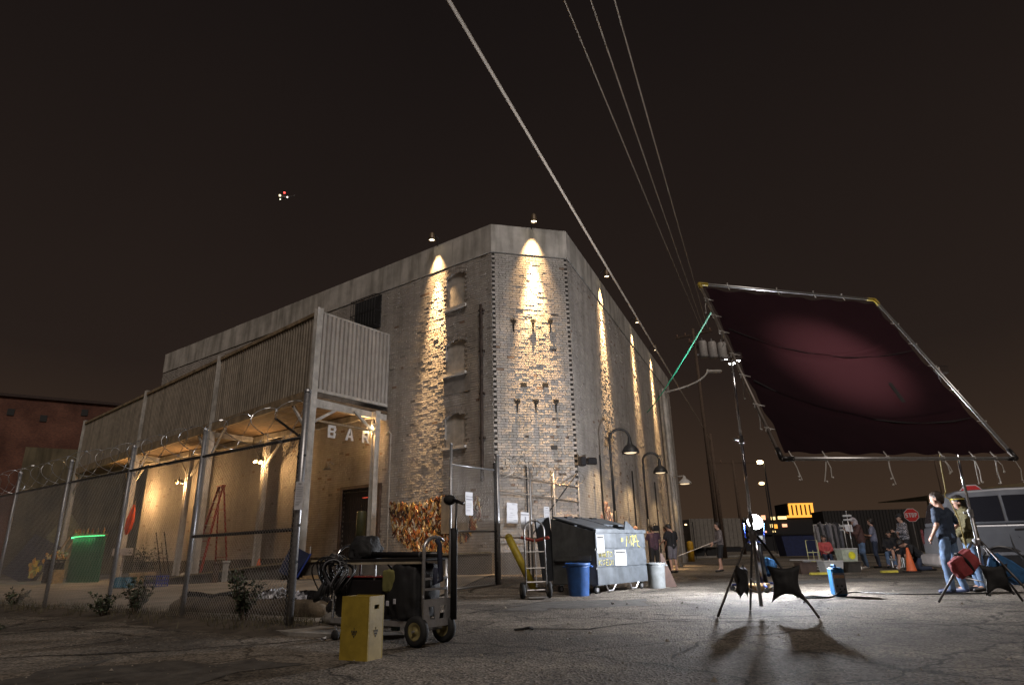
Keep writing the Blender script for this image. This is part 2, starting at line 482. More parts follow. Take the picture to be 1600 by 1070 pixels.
def bricks(name, f, length, z0, z1, seed, hole=None, tooth=False, plain=None):
    r = random.Random(seed); mbx = MB()
    dirv = (f(1, 0) - f(0, 0)); n_ = (f(0, 0, 1) - f(0, 0, 0))
    h, L = 0.0815, 0.2365
    i = 0; z = z0
    while z + 0.07 < z1:
        header = (i % 6 == 5)
        step = L / 2 if header else L
        t = -(L / 2 if i % 2 else 0) + (0.03 if header else 0)
        while t < length:
            a, b = max(t, 0.0), min(t + step - 0.011, length); t += step
            if tooth:
                if i % 2 == 0 and a < 0.11: a = 0.11
                if i % 2 == 0 and b > length - 0.11: b = length - 0.11
            if b - a < 0.03: continue
            c = (a + b) / 2
            if hole and hole(c, z + .035): continue
            dep = 0.008 + r.gauss(0, 0.0034)
            k = r.random()
            tone = 0.90 + 0.14 * r.random()
            col = (tone, tone * (0.985 + .02 * r.random()), tone * (0.96 + .04 * r.random()))
            if k < 0.006: dep = -0.03; col = (0.35, 0.28, 0.24)
            elif k < 0.03: dep += 0.012
            elif k < 0.038: col = (0.6, 0.46, 0.37)
            if plain and plain(c, z): dep = 0.006 + r.gauss(0, 0.001)
            e = 0.004 * (r.random() - .5)
            P = []
            for (tt, zz_, oo) in ((a, z, dep - e), (b, z, dep + e), (b, z + .0705, dep + e + .004 * (r.random() - .5)), (a, z + .0705, dep - e + .004 * (r.random() - .5))):
                P.append(f(tt, zz_, oo))
            B = [p - n_ * (dep + .03) for p in (f(a, z, dep), f(b, z, dep), f(b, z + .0705, dep), f(a, z + .0705, dep))]
            mbx.add(P + B, ((0, 1, 2, 3), (0, 4, 5, 1), (1, 5, 6, 2), (2, 6, 7, 3), (3, 7, 4, 0)), col)
        z += h; i += 1
    return stuff(mbx.build(name, BRICK, wh, attr='tone', recalc=False))
mural_poly = [(4.50, 2.55), (4.28, 1.55), (3.6, 1.08), (2.9, 0.93), (1.9, 0.93), (0.95, 1.35), (0.5, 2.0), (0.62, 2.45), (1.1, 2.3), (2.05, 2.62), (3.1, 2.35), (3.9, 2.45)]
def in_poly(poly, x, y):
    c = False; j = len(poly) - 1
    for i in range(len(poly)):
        (xi, yi), (xj, yj) = poly[i], poly[j]
        if (yi > y) != (yj > y) and x < (xj - xi) * (y - yi) / (yj - yi) + xi: c = not c
        j = i
    return c
bricks('bricks', onL, LLEN, 0.85, PARZ, 1, hole=lambda t, z: in_window(t, z, .0) or in_poly(mural_poly, t, z) or (4.95 < t < 6.95 and z < 3.1))
bricks('bricks', onC, CLEN, 0.85, PARZ, 2, tooth=True)
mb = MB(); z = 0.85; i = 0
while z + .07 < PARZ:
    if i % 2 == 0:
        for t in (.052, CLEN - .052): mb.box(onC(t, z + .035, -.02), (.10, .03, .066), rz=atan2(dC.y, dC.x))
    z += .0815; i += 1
stuff(mb.build('quoin_slot_shade', mat('painted_slot_shade', (.035, .03, .026), .95), wh))  # dark fill paints the shade into the gaps of the toothed corners
bricks('bricks', onR, RLEN, 0.02, PARZ, 3, plain=lambda t, z: z < 4.0 and (t % 5.2) < 2.6)
# dark painted base course under the chamfer and the right corner
mb = MB(); leaf(mb, onC, -0.02, CLEN + .02, 0, 0.86, 0.2, 0.03); leaf(mb, onL, -0.02, LLEN, 0, .84, .2, 0.012); mb.build('base_course', DARKBASE, wh)
# voussoirs, sills and the plaster panels of the windows
for k, (a, b, z0, z1) in enumerate(WIN):
    mb = MB(); c = (a + b) / 2; hw = (b - a) / 2 + .02; N = 11; r = random.Random(40 + k)
    for ring in range(2):
        for i in range(N):
            def pt(u, dz):
                x = -1 + 2 * u / N
                return (c + x * (hw + dz * .25), z1 - 0.13 + 0.13 * (1 - x * x) + dz)
            d0, d1 = 0.012 + ring * .115, 0.112 + ring * .115
            q = [pt(i + .07, d0), pt(i + .93, d0), pt(i + .93, d1), pt(i + .07, d1)]
            tn = .72 + .25 * r.random()
            mb.prism(q, dL, UP, nL, 0.02 + .006 * r.random(), CL - nL * .002, col=(tn, tn * .97, tn * .94))
    w = mb.build('window_arch', BRICK, wh, attr='tone')
    mb = MB(); mb.beam(onL(a - .06, z0 - .045, .03), onL(b + .06, z0 - .045, .03), .2, .085); mb.build('window_sill', PANEL, wh)
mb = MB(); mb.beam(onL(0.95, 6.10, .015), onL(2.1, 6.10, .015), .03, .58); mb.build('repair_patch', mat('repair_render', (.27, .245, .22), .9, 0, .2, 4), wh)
# parapet: one band per front, set proud of the brickwork, mitred at the corners
def mitre(o):
    def ix(p, d, q, e):
        den = d.x * e.y - d.y * e.x; s = ((q.x - p.x) * e.y - (q.y - p.y) * e.x) / den; return p + d * s
    A = ix(CL + nL * o, dL, CL + nC * o, dC); B = ix(CL + nC * o, dC, CR + nR * o, dR)
    return [onL(LLEN, 0, o), A, B, onR(RLEN, 0, o)]
o_, i_ = mitre(0.035), mitre(-0.25)
for k in range(3):
    mb = MB(); r = random.Random(70 + k)
    n = (13, 2, 12)[k]
    for i in range(n):
        a0, a1 = o_[k].lerp(o_[k + 1], i / n), o_[k].lerp(o_[k + 1], (i + 1) / n)
        b0, b1 = i_[k].lerp(i_[k + 1], i / n), i_[k].lerp(i_[k + 1], (i + 1) / n)
        gap = (a1 - a0).normalized() * 0.004
        if n > 2: a0 = a0 + gap; a1 = a1 - gap
        top = TOPZ + r.uniform(-.008, .008)
        vs = [a0, a1, b1, b0]
        mb.add([p + UP * PARZ for p in vs] + [p + UP * top for p in vs], ((0, 1, 2, 3), (7, 6, 5, 4), (0, 4, 5, 1), (1, 5, 6, 2), (2, 6, 7, 3), (3, 7, 4, 0)))
    mb.build('parapet', PARAPET, wh)
mb = MB(); rp = i_ + back
mb.prism([(p.x, p.y) for p in rp], (1, 0, 0), (0, 1, 0), (0, 0, 1), .1, (0, 0, PARZ + .3)); mb.build('roof', mat('tar_roof', (.04, .04, .04), .9), wh)
# iron pattress anchors: three-leaf plates on stems, two rows on the chamfer
for (t, z) in ((0.70, 7.92), (1.36, 7.97), (1.94, 8.0), (0.76, 5.26), (1.36, 5.28), (2.02, 5.30)):
    mb = MB()
    base = onC(t, z, 0.0)
    for s in (-1, 0, 1):
        d = (dC * (0.10 * s) + UP * (0.16 - 0.04 * abs(s)) + nC * 0.09)
        mb.prism([(-.032, 0), (.032, 0), (.052, .08), (0, .17), (-.052, .08)], (dC + UP * (-.6 * s)).normalized(), (UP + dC * .6 * s).normalized(), nC, .02, base + nC * 0.05 + UP * -.03)
    mb.tube([base - UP * .3 + nC * .03, base + nC * .07], 0.018, 6)
    mb.tube([base, base + nC * .09], 0.03, 6)
    mb.build('wall_anchor', DARKSTEEL, wh)
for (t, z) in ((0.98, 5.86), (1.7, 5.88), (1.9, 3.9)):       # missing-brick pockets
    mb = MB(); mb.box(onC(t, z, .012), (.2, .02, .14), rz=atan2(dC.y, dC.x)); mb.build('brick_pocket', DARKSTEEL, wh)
# rain pipe and thin conduits
mb = MB(); mb.tube([onL(.40, 8.6, .09), onL(.40, 2.9, .09)], .055, 8)
for z in (8.4, 7.0, 5.6, 4.2): mb.box(onL(.40, z, .06), (.2, .1, .05), rz=atan2(dL.y, dL.x))
mb.build('rain_pipe', mat('rusty_iron', (.06, .04, .03), .8, .2, .5, 9), wh)
mb = MB(); mb.tube([onL(4.78, 4.9, .05), onL(4.62, 4.95, .05), onL(4.52, 4.85, .05), onL(4.50, .9, .05)], .022, 6); mb.build('conduit', PAINTSTEEL, wh)
for t in (17.2, 19.6):
    mb = MB(); mb.tube([onR(t, 9.6, .12), onR(t, .1, .12)], .08, 8); mb.build('rain_pipe', PAINTSTEEL, wh)
for t in (2.6, 7.9, 13.2):
    mb = MB(); mb.tube([onR(t, 4.0, .05), onR(t, .1, .05)], .03, 6); mb.build('conduit', DARKSTEEL, wh)
# barred opening high on the left front, behind the canopy
mb = MB()
mb.box(onL(6.1, 9.67, .02), (1.5, .06, 1.3), rz=atan2(dL.y, dL.x)); bo = mb.build('vent_opening', INK, wh)
mb = MB()
for i in range(10): mb.tube([onL(5.4 + i * .155, 9.05, .3), onL(5.4 + i * .155, 10.28, .3)], .012, 5)
for z in (9.05, 9.66, 10.28): mb.tube([onL(5.35, z, 0), onL(5.38, z, .3), onL(6.82, z, .3), onL(6.85, z, 0)], .014, 5)
mb.build('security_cage', DARKSTEEL, wh)
# bar door on the dock: dark frame, slatted leaf, red tube sign inside, security bars
mb = MB()
rzL = atan2(dL.y, dL.x)
mb.box(onL(5.97, 1.96, -.05), (1.94, .1, 2.30), rz=rzL); dd = mb.build('door', mat('dark_brown_door', (.045, .03, .024), .6, 0, .3, 6), wh)
mb = MB()
for t in (4.98, 6.96): mb.box(onL(t, 1.97, .03), (.11, .14, 2.36), rz=rzL)
mb.box(onL(5.97, 3.17, .03), (2.1, .14, .1), rz=rzL)
mb.build('door_frame', mat('brown_door_frame', (.11, .075, .06), .6, 0, .3, 6), dd)
mb = MB()
for i in range(17): mb.tube([onL(5.1 + i * .108, .86, .07), onL(5.1 + i * .108, 3.1, .07)], .011, 5)
for z in (1.0, 2.0, 3.0): mb.tube([onL(5.05, z, .075), onL(6.9, z, .075)], .014, 5)
mb.build('security_bars', DARKSTEEL, dd)
NEON = mat('red_neon_tube', (.5, .05, .03), .4, 0, 0, emit=(1, .13, .07), estr=0.55)
for (z, a, b) in ((2.78, 5.15, 5.85), (2.36, 5.1, 5.35), (1.9, 5.1, 5.5)):
    mb = MB(); mb.tube([onL(a, z, .02), onL(b, z, .02)], .018, 6); mb.build('neon_tube', NEON, dd)
# mosaic of broken brick and tile fragments set in the wall
MOSAIC = mat('broken_brick_mosaic', (0.8, 0.8, 0.8), 0.7, 0, 0.25, 14, 0.4, 50, attr='tone')
mb = MB(); r = random.Random(11)
pal = [(.50, .18, .05), (.62, .33, .09), (.25, .08, .035), (.78, .58, .30), (.8, .72, .55), (.10, .04, .025), (.65, .42, .12), (.44, .12, .04), (.85, .65, .35), (.85, .8, .7), (.05, .03, .02), (.7, .3, .12)]
x = 0.45
while x < 4.6:
    z = 0.9
    while z < 2.7:
        cx, cz = x + r.uniform(-.04, .04), z + r.uniform(-.05, .05)
        if in_poly(mural_poly, cx, cz):
            w, h = r.uniform(.015, .06), r.uniform(.035, .13)
            ang = r.uniform(-.5, .5); sk_ = r.uniform(-.9, .9)
            k = r.choice((4, 5, 5, 6))
            pg = []
            for i in range(k):
                a = ang + 2 * pi * i / k + r.uniform(-.25, .25)
                pz = h * sin(a) * r.uniform(.6, 1.25); pg.append((cx + w * cos(a) * r.uniform(.6, 1.3) + sk_ * pz, cz + pz))
            c = r.choice(pal); s = r.uniform(.7, 1.2)
            mb.prism(pg, dL, UP, nL, r.uniform(.010, .05), CL - nL * .01, col=tuple(min(1, q * s) for q in c))
        z += .062
    x += .045
stuff(mb.build('mosaic_fragments', MOSAIC, wh, attr='tone'))
mb = MB(); mb.beam(onL(.98, 2.0, .06), onL(2.08, 2.0, .06), .03, 1.12); mb.build('blank_board', mat('grey_board', (.27, .24, .2), .8, 0, .2, 3, stain=.3), wh)
# pink mosaic at the foot of the right front
mb = MB()
for i in range(260):
    t, z = 2.2 + 2.0 * r.random(), 0.9 + 1.5 * r.random()
    if abs(t - 3.2) / 1.0 + abs(z - 1.6) / .9 > 1.15: continue
    w = r.uniform(.03, .09); a0 = r.random() * 6
    pg = [(t + w * cos(a0 + i_ * 1.256), z + w * 1.3 * sin(a0 + i_ * 1.256)) for i_ in range(5)]
    c = r.choice([(.7, .45, .35), (.75, .6, .5), (.5, .25, .18), (.6, .5, .45)])
    mb.prism(pg, dR, UP, nR, r.uniform(.02, .06), CR, col=c)
stuff(mb.build('mosaic_fragments', MOSAIC, wh, attr='tone'))

# ------------------------------------------------------------------ parapet spotlights (lit)
WARM = (1.0, 0.62, 0.29)
HOT = mat('hot_lamp_lens', (1, .9, .7), .3, 0, 0, emit=(1, .82, .52), estr=9)
def roof_spot(f, t, label, energy, off=0.36, aim=1.0):
    root = thing('parapet_spotlight', label, 'spotlight', f(t, TOPZ, 0.04), group='spotlights along the parapet')
    p = f(t, TOPZ + .17, off); n_ = (f(0, 0, 1) - f(0, 0, 0))
    mb = MB(); mb.tube([f(t, TOPZ - .05, .045), f(t, TOPZ + .28, .05), f(t, TOPZ + .36, off * .8), p + UP * .2], .018, 6); mb.build('bracket', DARKSTEEL, root)
    mb = MB(); mb.lathe([(.05, .16), (.075, .12), (.10, -.06), (.115, -.11)], p, 14, cap=True); mb.v = mb.v
    mb2 = MB(); mb2.lathe([(.04, .2), (.08, .15), (.105, -.02), (.12, -.12), (.108, -.12), (.095, -.02), (.0, .02)], p, 14, cap=False)
    mb2.build('lamp_housing', mat('spot_housing', (.18, .13, .08), .5, .4, .2, 10), root, smooth=True)
    mb = MB(); mb.lathe([(0.0, -.075), (.10, -.07), (.10, -.06), (0, -.055)], p, 14, cap=False); mb.build('lens', HOT, root)
    tilt = p - UP * 10 - n_ * 0.55
    lamp('wide_beam', 'SPOT', energy * .6, WARM, p - UP * .14, root, p - UP * 10 - n_ * 1.9, radians(48), 1.0, .05)
    lamp('narrow_beam', 'SPOT', energy * 9.5, WARM, p - UP * .14, root, p - UP * 10 - n_ * .55 * aim, radians(23), 1.0, .05)
roof_spot(onL, 2.42, 'parapet spotlight above the bricked-up windows of the left front', 1900, aim=.9)
roof_spot(onC, 1.42, 'parapet spotlight centred above the chamfered corner', 2600)
roof_spot(onR, 4.5, 'nearest parapet spotlight along the right front of the warehouse', 2300, aim=1.15)
roof_spot(onR, 10.6, 'middle parapet spotlight along the right front of the warehouse', 1650, aim=.8)
roof_spot(onR, 15.6, 'farthest parapet spotlight along the right front of the warehouse', 2050, aim=1.0)
# small dead floodlight on the corner bracket
root = thing('corner_floodlight', 'small dark floodlight on a bracket at the right corner of the warehouse', 'floodlight', onR(.1, 3.4, 0))
mb = MB(); mb.tube([onR(.15, 3.45, 0), onR(.15, 3.45, .3)], .02, 6); mb.build('bracket', DARKSTEEL, root)
mb = MB(); mb.rbox(onR(.3, 3.5, .36), (.34, .16, .22), .03, rz=.4); mb.rbox(onR(-.2, 3.45, .2), (.2, .2, .3), .03, rz=.4); mb.build('lamp_housing', BLACKPLASTIC, root)

# ------------------------------------------------------------------ loading dock with its ramp
mb = MB()
front = [(onK(12.4, 0, .5), .04), (onK(9.9, 0, .5), .15), (onK(4.8, 0, .5), .44), (onK(-.4, 0, .5), .72), (V(-3.6, 18.98, 0), .80), (V(-.72, 18.86, 0), .86)]
bk = [onL(19.5, 0, -.02), onL(16.5, 0, -.02), onL(11.2, 0, -.02), onL(6.9, 0, -.02), onL(3.5, 0, -.02), onL(.02, 0, -.02)]
n = len(front); vs = []
for (p, z), q in zip(front, bk): vs += [V(p.x, p.y, -.05), V(p.x, p.y, z), V(q.x, q.y, z), V(q.x, q.y, -.05)]
fs = []
for i in range(n - 1):
    for j in range(4): fs.append((i * 4 + j, i * 4 + (j + 1) % 4, i * 4 + 4 + (j + 1) % 4, i * 4 + 4 + j))
fs += [(0, 1, 2, 3), tuple(4 * n - 4 + j for j in (3, 2, 1, 0))]
mb.add(vs, fs); tag(mb.build('loading_dock', mat('dock_concrete', (.135, .12, .105), .9, 0, .3, 1.5, .5, 30, stain=.3)), 'dark concrete loading dock and ramp along the foot of the warehouse', 'dock')
dock = bpy.data.objects['loading_dock']
mb = MB()
for i in range(n - 1):
    (p, z), (q, w) = front[i], front[i + 1]
    mb.beam(V(p.x, p.y, z + .012) + nK * .02, V(q.x, q.y, w + .012) + nK * .02, .09, .05)
mb.build('edge_strip', mat('worn_edge_angle', (.34, .28, .17), .6, .2, .4, 7), dock)

# ------------------------------------------------------------------ canopy: upper walkway walled with corrugated sheet on steel columns
CORR = mat('corrugated_sheet', (0.42, 0.39, 0.36), 0.55, 0.1, 0.12, 3, stain=0.2)
TIMBER = mat('weathered_fascia', (0.36, 0.27, 0.17), 0.8, 0, 0.3, 4, 0.3, 30, stain=0.3)
can = thing('corrugated_canopy', 'raised walkway walled in grey corrugated sheet on steel columns beside the warehouse', 'canopy', C4)
KT = [0.0, 7.2, 15.1, 24.6]
ZT, ZB = 8.52, 5.86
def wallp(t):      # point on the warehouse front facing column t
    p = onK(t, 0); s = (p - CL).dot(dL); return CL + dL * s
def corr_panel(a, b, z0, z1, outn, pitch=0.17, amp=0.032):
    mbx = MB(); L = (b - a).length; d = (b - a).normalized(); nn = int(L / pitch)
    prof = []
    for i in range(nn):
        s0 = i * L / nn; w = L / nn
        prof += [(s0, 0), (s0 + .34 * w, 0), (s0 + .44 * w, amp), (s0 + .90 * w, amp)]
    prof.append((L, 0))
    vs = []
    for (s, o) in prof:
        p = a + d * s + outn * o; vs += [V(p.x, p.y, z0), V(p.x, p.y, z1)]
    mbx.add(vs, [(2 * i, 2 * i + 2, 2 * i + 3, 2 * i + 1) for i in range(len(prof) - 1)])
    return mbx
nE = V(dE.y, -dE.x, 0)
for i in range(3):
    a, b = onK(KT[i] + .1, 0), onK(KT[i + 1] - .1, 0)
    corr_panel(b, a, ZB + .06, ZT - .1, nK).build('corrugated_panel', mat('corrugated_sheet_brown', (0.30, 0.255, 0.20), 0.6, 0.1, 0.2, 3, stain=0.3), can, recalc=False)
E1 = C4 + dE * 3.1
corr_panel(C4 + dE * .1, E1, ZB + .05, ZT - .02, nE, .172, .07).build('corrugated_panel', CORR, can, recalc=False)
for i in range(3):
    mb = MB(); mb.beam(onK(KT[i] + .1, ZT - .05, .02), onK(KT[i + 1] - .1, ZT - .05, .02), .1, .12); mb.build('top_rail', TIMBER, can)
    mb = MB(); mb.beam(onK(KT[i] + .1, ZB - .13, .03), onK(KT[i + 1] - .1, ZB - .13, .03), .09, .34); mb.build('fascia', TIMBER, can)
mb = MB(); mb.beam(C4 + UP * ZT, E1 + UP * ZT, .08, .07); mb.beam(C4 + UP * (ZB + .02) + nE * .02, E1 + UP * (ZB + .02) + nE * .02, .1, .1)
mb.beam(E1 + UP * (ZB - .02), E1 + UP * (ZT + .03), .07, .07); mb.build('end_rail', PAINTSTEEL, can)
# columns: H sections
def hcol(mbx, p, z0, z1, w=.2, rz=0.0):
    R = Matrix.Rotation(rz, 3, 'Z')
    for o in (-1, 1): mbx.box(p + R @ V(0, o * (w / 2 - .012), 0) + UP * ((z0 + z1) / 2), (w, .024, z1 - z0), rz=rz)
    mbx.box(p + UP * ((z0 + z1) / 2), (.022, w - .05, z1 - z0), rz=rz)
rzK = atan2(dK.y, dK.x)
for i, t in enumerate(KT):
    z0 = (.70, .30, 0.0, 0.0)[i]
    mb = MB(); hcol(mb, onK(t, 0), z0, ZT + .12, .21, rzK + pi / 2); mb.build('column', PAINTSTEEL, can)
    # knee braces along the front and cross beam to the wall
    mb = MB()
    for s in ((1,) if i == 0 else (-1, 1) if i < 3 else (-1,)):
        mb.beam(onK(t + s * .08, ZB - 1.35, 0), onK(t + s * 1.15, ZB - .32, 0), .07, .07)
    mb.build('knee_brace', PAINTSTEEL, can)
    if i < 3:
        q = wallp(t); w = V(q.x, q.y, 0) + nL * .12
        mb = MB(); mb.beam(onK(t, ZB - .42, 0), w + UP * (ZB - .42), .12, .2); mb.build('cross_beam', PAINTSTEEL, can)
BC = [V(-4.72, 21.30, 0)] + [onL(t, 0, .75) for t in (10.9, 16.8, 22.4)]
for i, p in enumerate(BC):
    mb = MB(); hcol(mb, p, .75 if i == 0 else .5 if i == 1 else 0.1, ZB - .3, .2, rzL + pi / 2); mb.build('column', PAINTSTEEL, can)
    if i: 
        mb = MB(); mb.beam(p + UP * 4.3, p + dL * -1.1 + UP * 5.3, .07, .07); mb.beam(p + UP * 4.3, p + dL * 1.1 + UP * 5.3, .07, .07); mb.build('knee_brace', PAINTSTEEL, can)
mb = MB(); mb.beam(onL(4.6, ZB - .42, .75), onL(22.4, ZB - .42, .75), .1, .2); mb.build('back_beam', PAINTSTEEL, can)
# deck boards under the walkway
DECK = mat('deck_boards', (.20, .135, .08), .85, 0, .35, 3, .3, 25)
for i in range(3):
    mb = MB(); a, b = KT[i], KT[i + 1]; N = int((b - a) / .3)
    for k in range(N):
        t0, t1 = a + (b - a) * k / N + .006, a + (b - a) * (k + 1) / N - .006
        q0, q1 = wallp(t0), wallp(t1)
        vs = [onK(t0, ZB - .27, -.06), onK(t1, ZB - .27, -.06), q1 + UP * (ZB - .27), q0 + UP * (ZB - .27)]
        mb.add(vs + [p + UP * .05 for p in vs], ((3, 2, 1, 0), (4, 5, 6, 7), (0, 1, 5, 4), (1, 2, 6, 5), (2, 3, 7, 6), (3, 0, 4, 7)))
    stuff(mb.build('deck_boards', DECK, can))
mb = MB()
for k in range(8):
    a, b = C4 + dE * (k * .4 - .02), C4 + dE * (k * .4 + .37)
    mb.beam((a + b) / 2 + UP * (ZB - .2), (a + b) / 2 + dK * -.5 * 0 + UP * (ZB - .2) + dK * .4, .36, .05)
mb.build('end_deck', DECK, can)
# end frame: lower beam and two diagonals over the entrance
mb = MB(); mb.beam(C4 + UP * (ZB - .34) + dE * .1, E1 + UP * (ZB - .40) - dE * .35, .12, .16)
mb.beam(C4 + dE * .15 + UP * 4.9, C4 + dE * 1.05 + UP * (ZB - .42), .08, .08); mb.beam(BC[0] + UP * 4.75, BC[0] - dE * .95 + UP * (ZB - .45), .08, .08)
mb.build('end_frame', PAINTSTEEL, can)
# BAR sign: bar and three cut-out letters
sg = thing('bar_sign', 'white letters BAR hanging from a rail over the yard entrance', 'sign', C4 + dE * .3 + UP * 4.5)
mb = MB(); mb.beam(C4 + dE * .1 + UP * 4.93, BC[0] - dE * .05 + UP * 4.87, .06, .06); mb.build('sign_rail', TIMBER, sg)
LET = mat('white_letter_paint', (.62, .60, .58), .6, 0, .15, 8)
def letter(strokes, s, name='letter'):
    mbx = MB(); o = C4 + dE * s + nE * .06 + UP * 4.44
    for poly in strokes: mbx.prism(poly, dE, UP, nE, .035, o)
    mbx.build(name, LET, sg)
def rect(x0, y0, x1, y1): return [(x0, y0), (x1, y0), (x1, y1), (x0, y1)]
H_ = .40
letter([rect(0, 0, .09, H_), rect(.09, .32, .29, H_), rect(.09, .165, .27, .235), rect(.09, 0, .29, .08), rect(.22, .235, .31, .315), rect(.22, .08, .32, .165)], .62)
letter([[(0, 0), (.09, 0), (.21, H_), (.13, H_)], [(.25, 0), (.34, 0), (.215, H_), (.205, H_ - .12)], rect(.11, .09, .23, .155)], 1.32)
letter([rect(0, 0, .09, H_), rect(.09, .32, .28, H_), rect(.09, .165, .27, .235), rect(.21, .235, .30, .32), [(.14, .165), (.22, .165), (.33, 0), (.24, 0)]], 2.02)
# floodlights under the canopy (lit)
def flood(p, aim, label, energy):
    root = thing('canopy_floodlight', label, 'floodlight', p, group='warm floodlights under the canopy')
    d = (Vector(aim) - p).normalized()
    mb = MB(); mb.tube([p + UP * .02, p + UP * .22], .02, 6); mb.build('bracket', DARKSTEEL, root)
    M = d.to_track_quat('Z', 'Y').to_matrix()
    for s in (-1, 1):
        q = p + M @ V(.13 * s, 0, 0)
        mb = MB(); mb.lathe([(.03, -.14), (.055, -.1), (.06, -.02), (.085, .06), (.075, .06), (.0, .0)], q, 12, M=M, cap=False); mb.build('lamp_housing', mat('cream_lamp_housing', (.6, .5, .32), .5, 0, .1), root, smooth=True)
        mb = MB(); mb.ball(q + d * .05, .06, 10, 6); mb.build('bulb', HOT, root)
    lamp('flood_beam', 'POINT', energy, (1, .58, .24), p + d * .22, root, None, radius=.08)
flood(V(-4.75, 21.18, 5.02), (-5.6, 21.0, 4.4), 'lit floodlight beside the BAR letters', 85)
flood(BC[1] + nL * .35 + UP * 4.45, BC[1] + nL * .2 - dL * 2 + UP * 3, 'lit floodlight on the canopy column left of the entrance', 100)
flood(BC[2] + nL * .4 + UP * 4.15, BC[2] + dL * .5 - nL * .5 + UP * 3, 'lit floodlight behind the second canopy column, left of the red ladder', 200)
flood(onL(21.8, 3.95, 1.1), onL(20.5, 3, 0), 'lit floodlight above the orange umbrella at the far end of the canopy', 260)
# dead gooseneck wall lamp by the door
root = thing('wall_lamp', 'small unlit metal wall lamp left of the barred door', 'lamp', onL(7.6, 4.0, 0))
mb = MB(); mb.tube([onL(7.6, 4.1, 0), onL(7.6, 4.2, .2), onL(7.6, 4.1, .3)], .018, 6); mb.build('arm', STEEL, root)
mb = MB(); mb.lathe([(.04, .22), (.06, .12), (.15, -.04), (.16, -.06), (.145, -.05), (.0, .1)], onL(7.6, 3.95, .3), 14, cap=False); mb.build('lamp_shade', STEEL, root, smooth=True)

# ------------------------------------------------------------------ chain-link fences
WIRE = mat('chain_link_wire', (0.36, 0.34, 0.32), 0.5, 0.4, 0.1, 20)
RAZOR = mat('razor_wire', (0.55, 0.55, 0.56), 0.35, 0.8, 0.1, 20)
def link_mesh(p, d, L, z0, z1, pitch=0.062, r=0.0027, nrm=None):
    """woven diamond wire: two sets of slanting wires, one just behind the other"""
    mbx = MB(); H = z1 - z0
    nrm = nrm or V(-d.y, d.x, 0)
    for s in (1, -1):
        k = -int(H / pitch) - 1
        while k * pitch < L:
            x0 = k * pitch if s > 0 else k * pitch + H
            # wire from (x at z0) to (x at z1), clipped to 0..L
            a, b = (k * pitch, 0.0), (k * pitch + H, H)
            if s < 0: a, b = (k * pitch + H, 0.0), (k * pitch, H)
            pts = []
            for q0, q1 in ((a, b),):
                lo, hi = 0.0, 1.0
                dx = q1[0] - q0[0]
                t0, t1 = (0 - q0[0]) / dx, (L - q0[0]) / dx
                if t0 > t1: t0, t1 = t1, t0
                lo, hi = max(lo, t0), min(hi, t1)
                if hi - lo > 0.01:
                    A = p + d * (q0[0] + dx * lo) + UP * (z0 + (q1[1] - q0[1]) * lo) + nrm * (.0022 * s)
                    B = p + d * (q0[0] + dx * hi) + UP * (z0 + (q1[1] - q0[1]) * hi) + nrm * (.0022 * s)
                    mbx.tube([A, B], r, 3, cap=False)
            k += 1
    return mbx
def razor_coil(p, d, L, z, rad, seed, pitch=.42, rr=.0045):
    r = random.Random(seed); nrm = V(-d.y, d.x, 0); pts = []; mbx = MB()
    n = int(L / pitch * 22); ph = 0
    for i in range(n):
        a = i / 22 * 2 * pi
        loop = i / 22
        R = rad * (1 + .22 * mnoise.noise(V(loop * .8, seed, 0)))
        s = L * i / n + .16 * mnoise.noise(V(loop * .6, 7, seed)) + 0.16 * sin(a * 2.0 + 1)
        pts.append(p + d * s + nrm * (R * .9 * cos(a)) + UP * (z + .10 * mnoise.noise(V(loop * .5, 1, seed)) + R * sin(a)))
    mbx.tube(pts, rr, 4)
    for i in range(2, n - 2, 3):
        q = pts[i]; t = (pts[i + 1] - pts[i - 1]).normalized(); u = t.cross(V(r.uniform(-1, 1), r.uniform(-1, 1), r.uniform(-1, 1))).normalized()
        mbx.add([q - t * .03, q + u * .014, q + t * .03, q - u * .014], ((0, 1, 2, 3),))
    return mbx
def post(mbx, p, z1, r=.032, lean=(0, 0)):
    q = p + V(lean[0], lean[1], z1)
    mbx.tube([p - UP * .1, q], r, 10)
    mbx.lathe([(r * 1.15, 0), (r * 1.15, .03), (r * .6, .055), (0, .06)], q, 10, cap=False)

fn = thing('yard_fence', 'long chain-link fence with razor wire in the left foreground', 'fence', FC)
for i, u in enumerate((0, 2.55, 4.95, 7.55, 10.3, 13.1)):
    mb = MB(); post(mb, FC + dF * u, 3.02 if i == 0 else 2.80, .045 if i == 0 else .034, (0, 0) if i == 0 else (.01 * (i % 3 - 1), 0)); mb.build('post', STEEL, fn, smooth=True)
mb = MB(); mb.tube([FC + UP * 2.40, FC + dF * 6.6 + UP * 2.39, FC + dF * 13.2 + UP * 2.36], .024, 8); mb.build('top_rail', DARKSTEEL, fn, smooth=True)
mb = MB(); mb.tube([FC + UP * 1.20, FC + dF * 2.55 + UP * 1.19], .024, 8); mb.build('mid_rail', DARKSTEEL, fn, smooth=True)
mb = MB(); mb.tube([FC + dF * .06 + UP * 2.40, FC + dF * .7 + UP * 2.75], .018, 8); mb.tube([FC + dF * .09 + UP * .05, FC + dF * .09 + UP * 2.42], .013, 6)
for z in (.35, .8, 1.25, 1.7, 2.15): mb.tube([FC + dF * .10 + UP * z, FC - dF * .05 + UP * z], .02, 6)
mb.build('tension_bar', DARKSTEEL, fn)
stuff(link_mesh(FC + nL * .03, dF, 13.2, .06, 2.38).build('chain_link_mesh', WIRE, fn, recalc=False))
razor_coil(FC + dF * .2, dF, 12.8, 2.66, .26, 5, .62).build('razor_wire', RAZOR, fn, recalc=False)

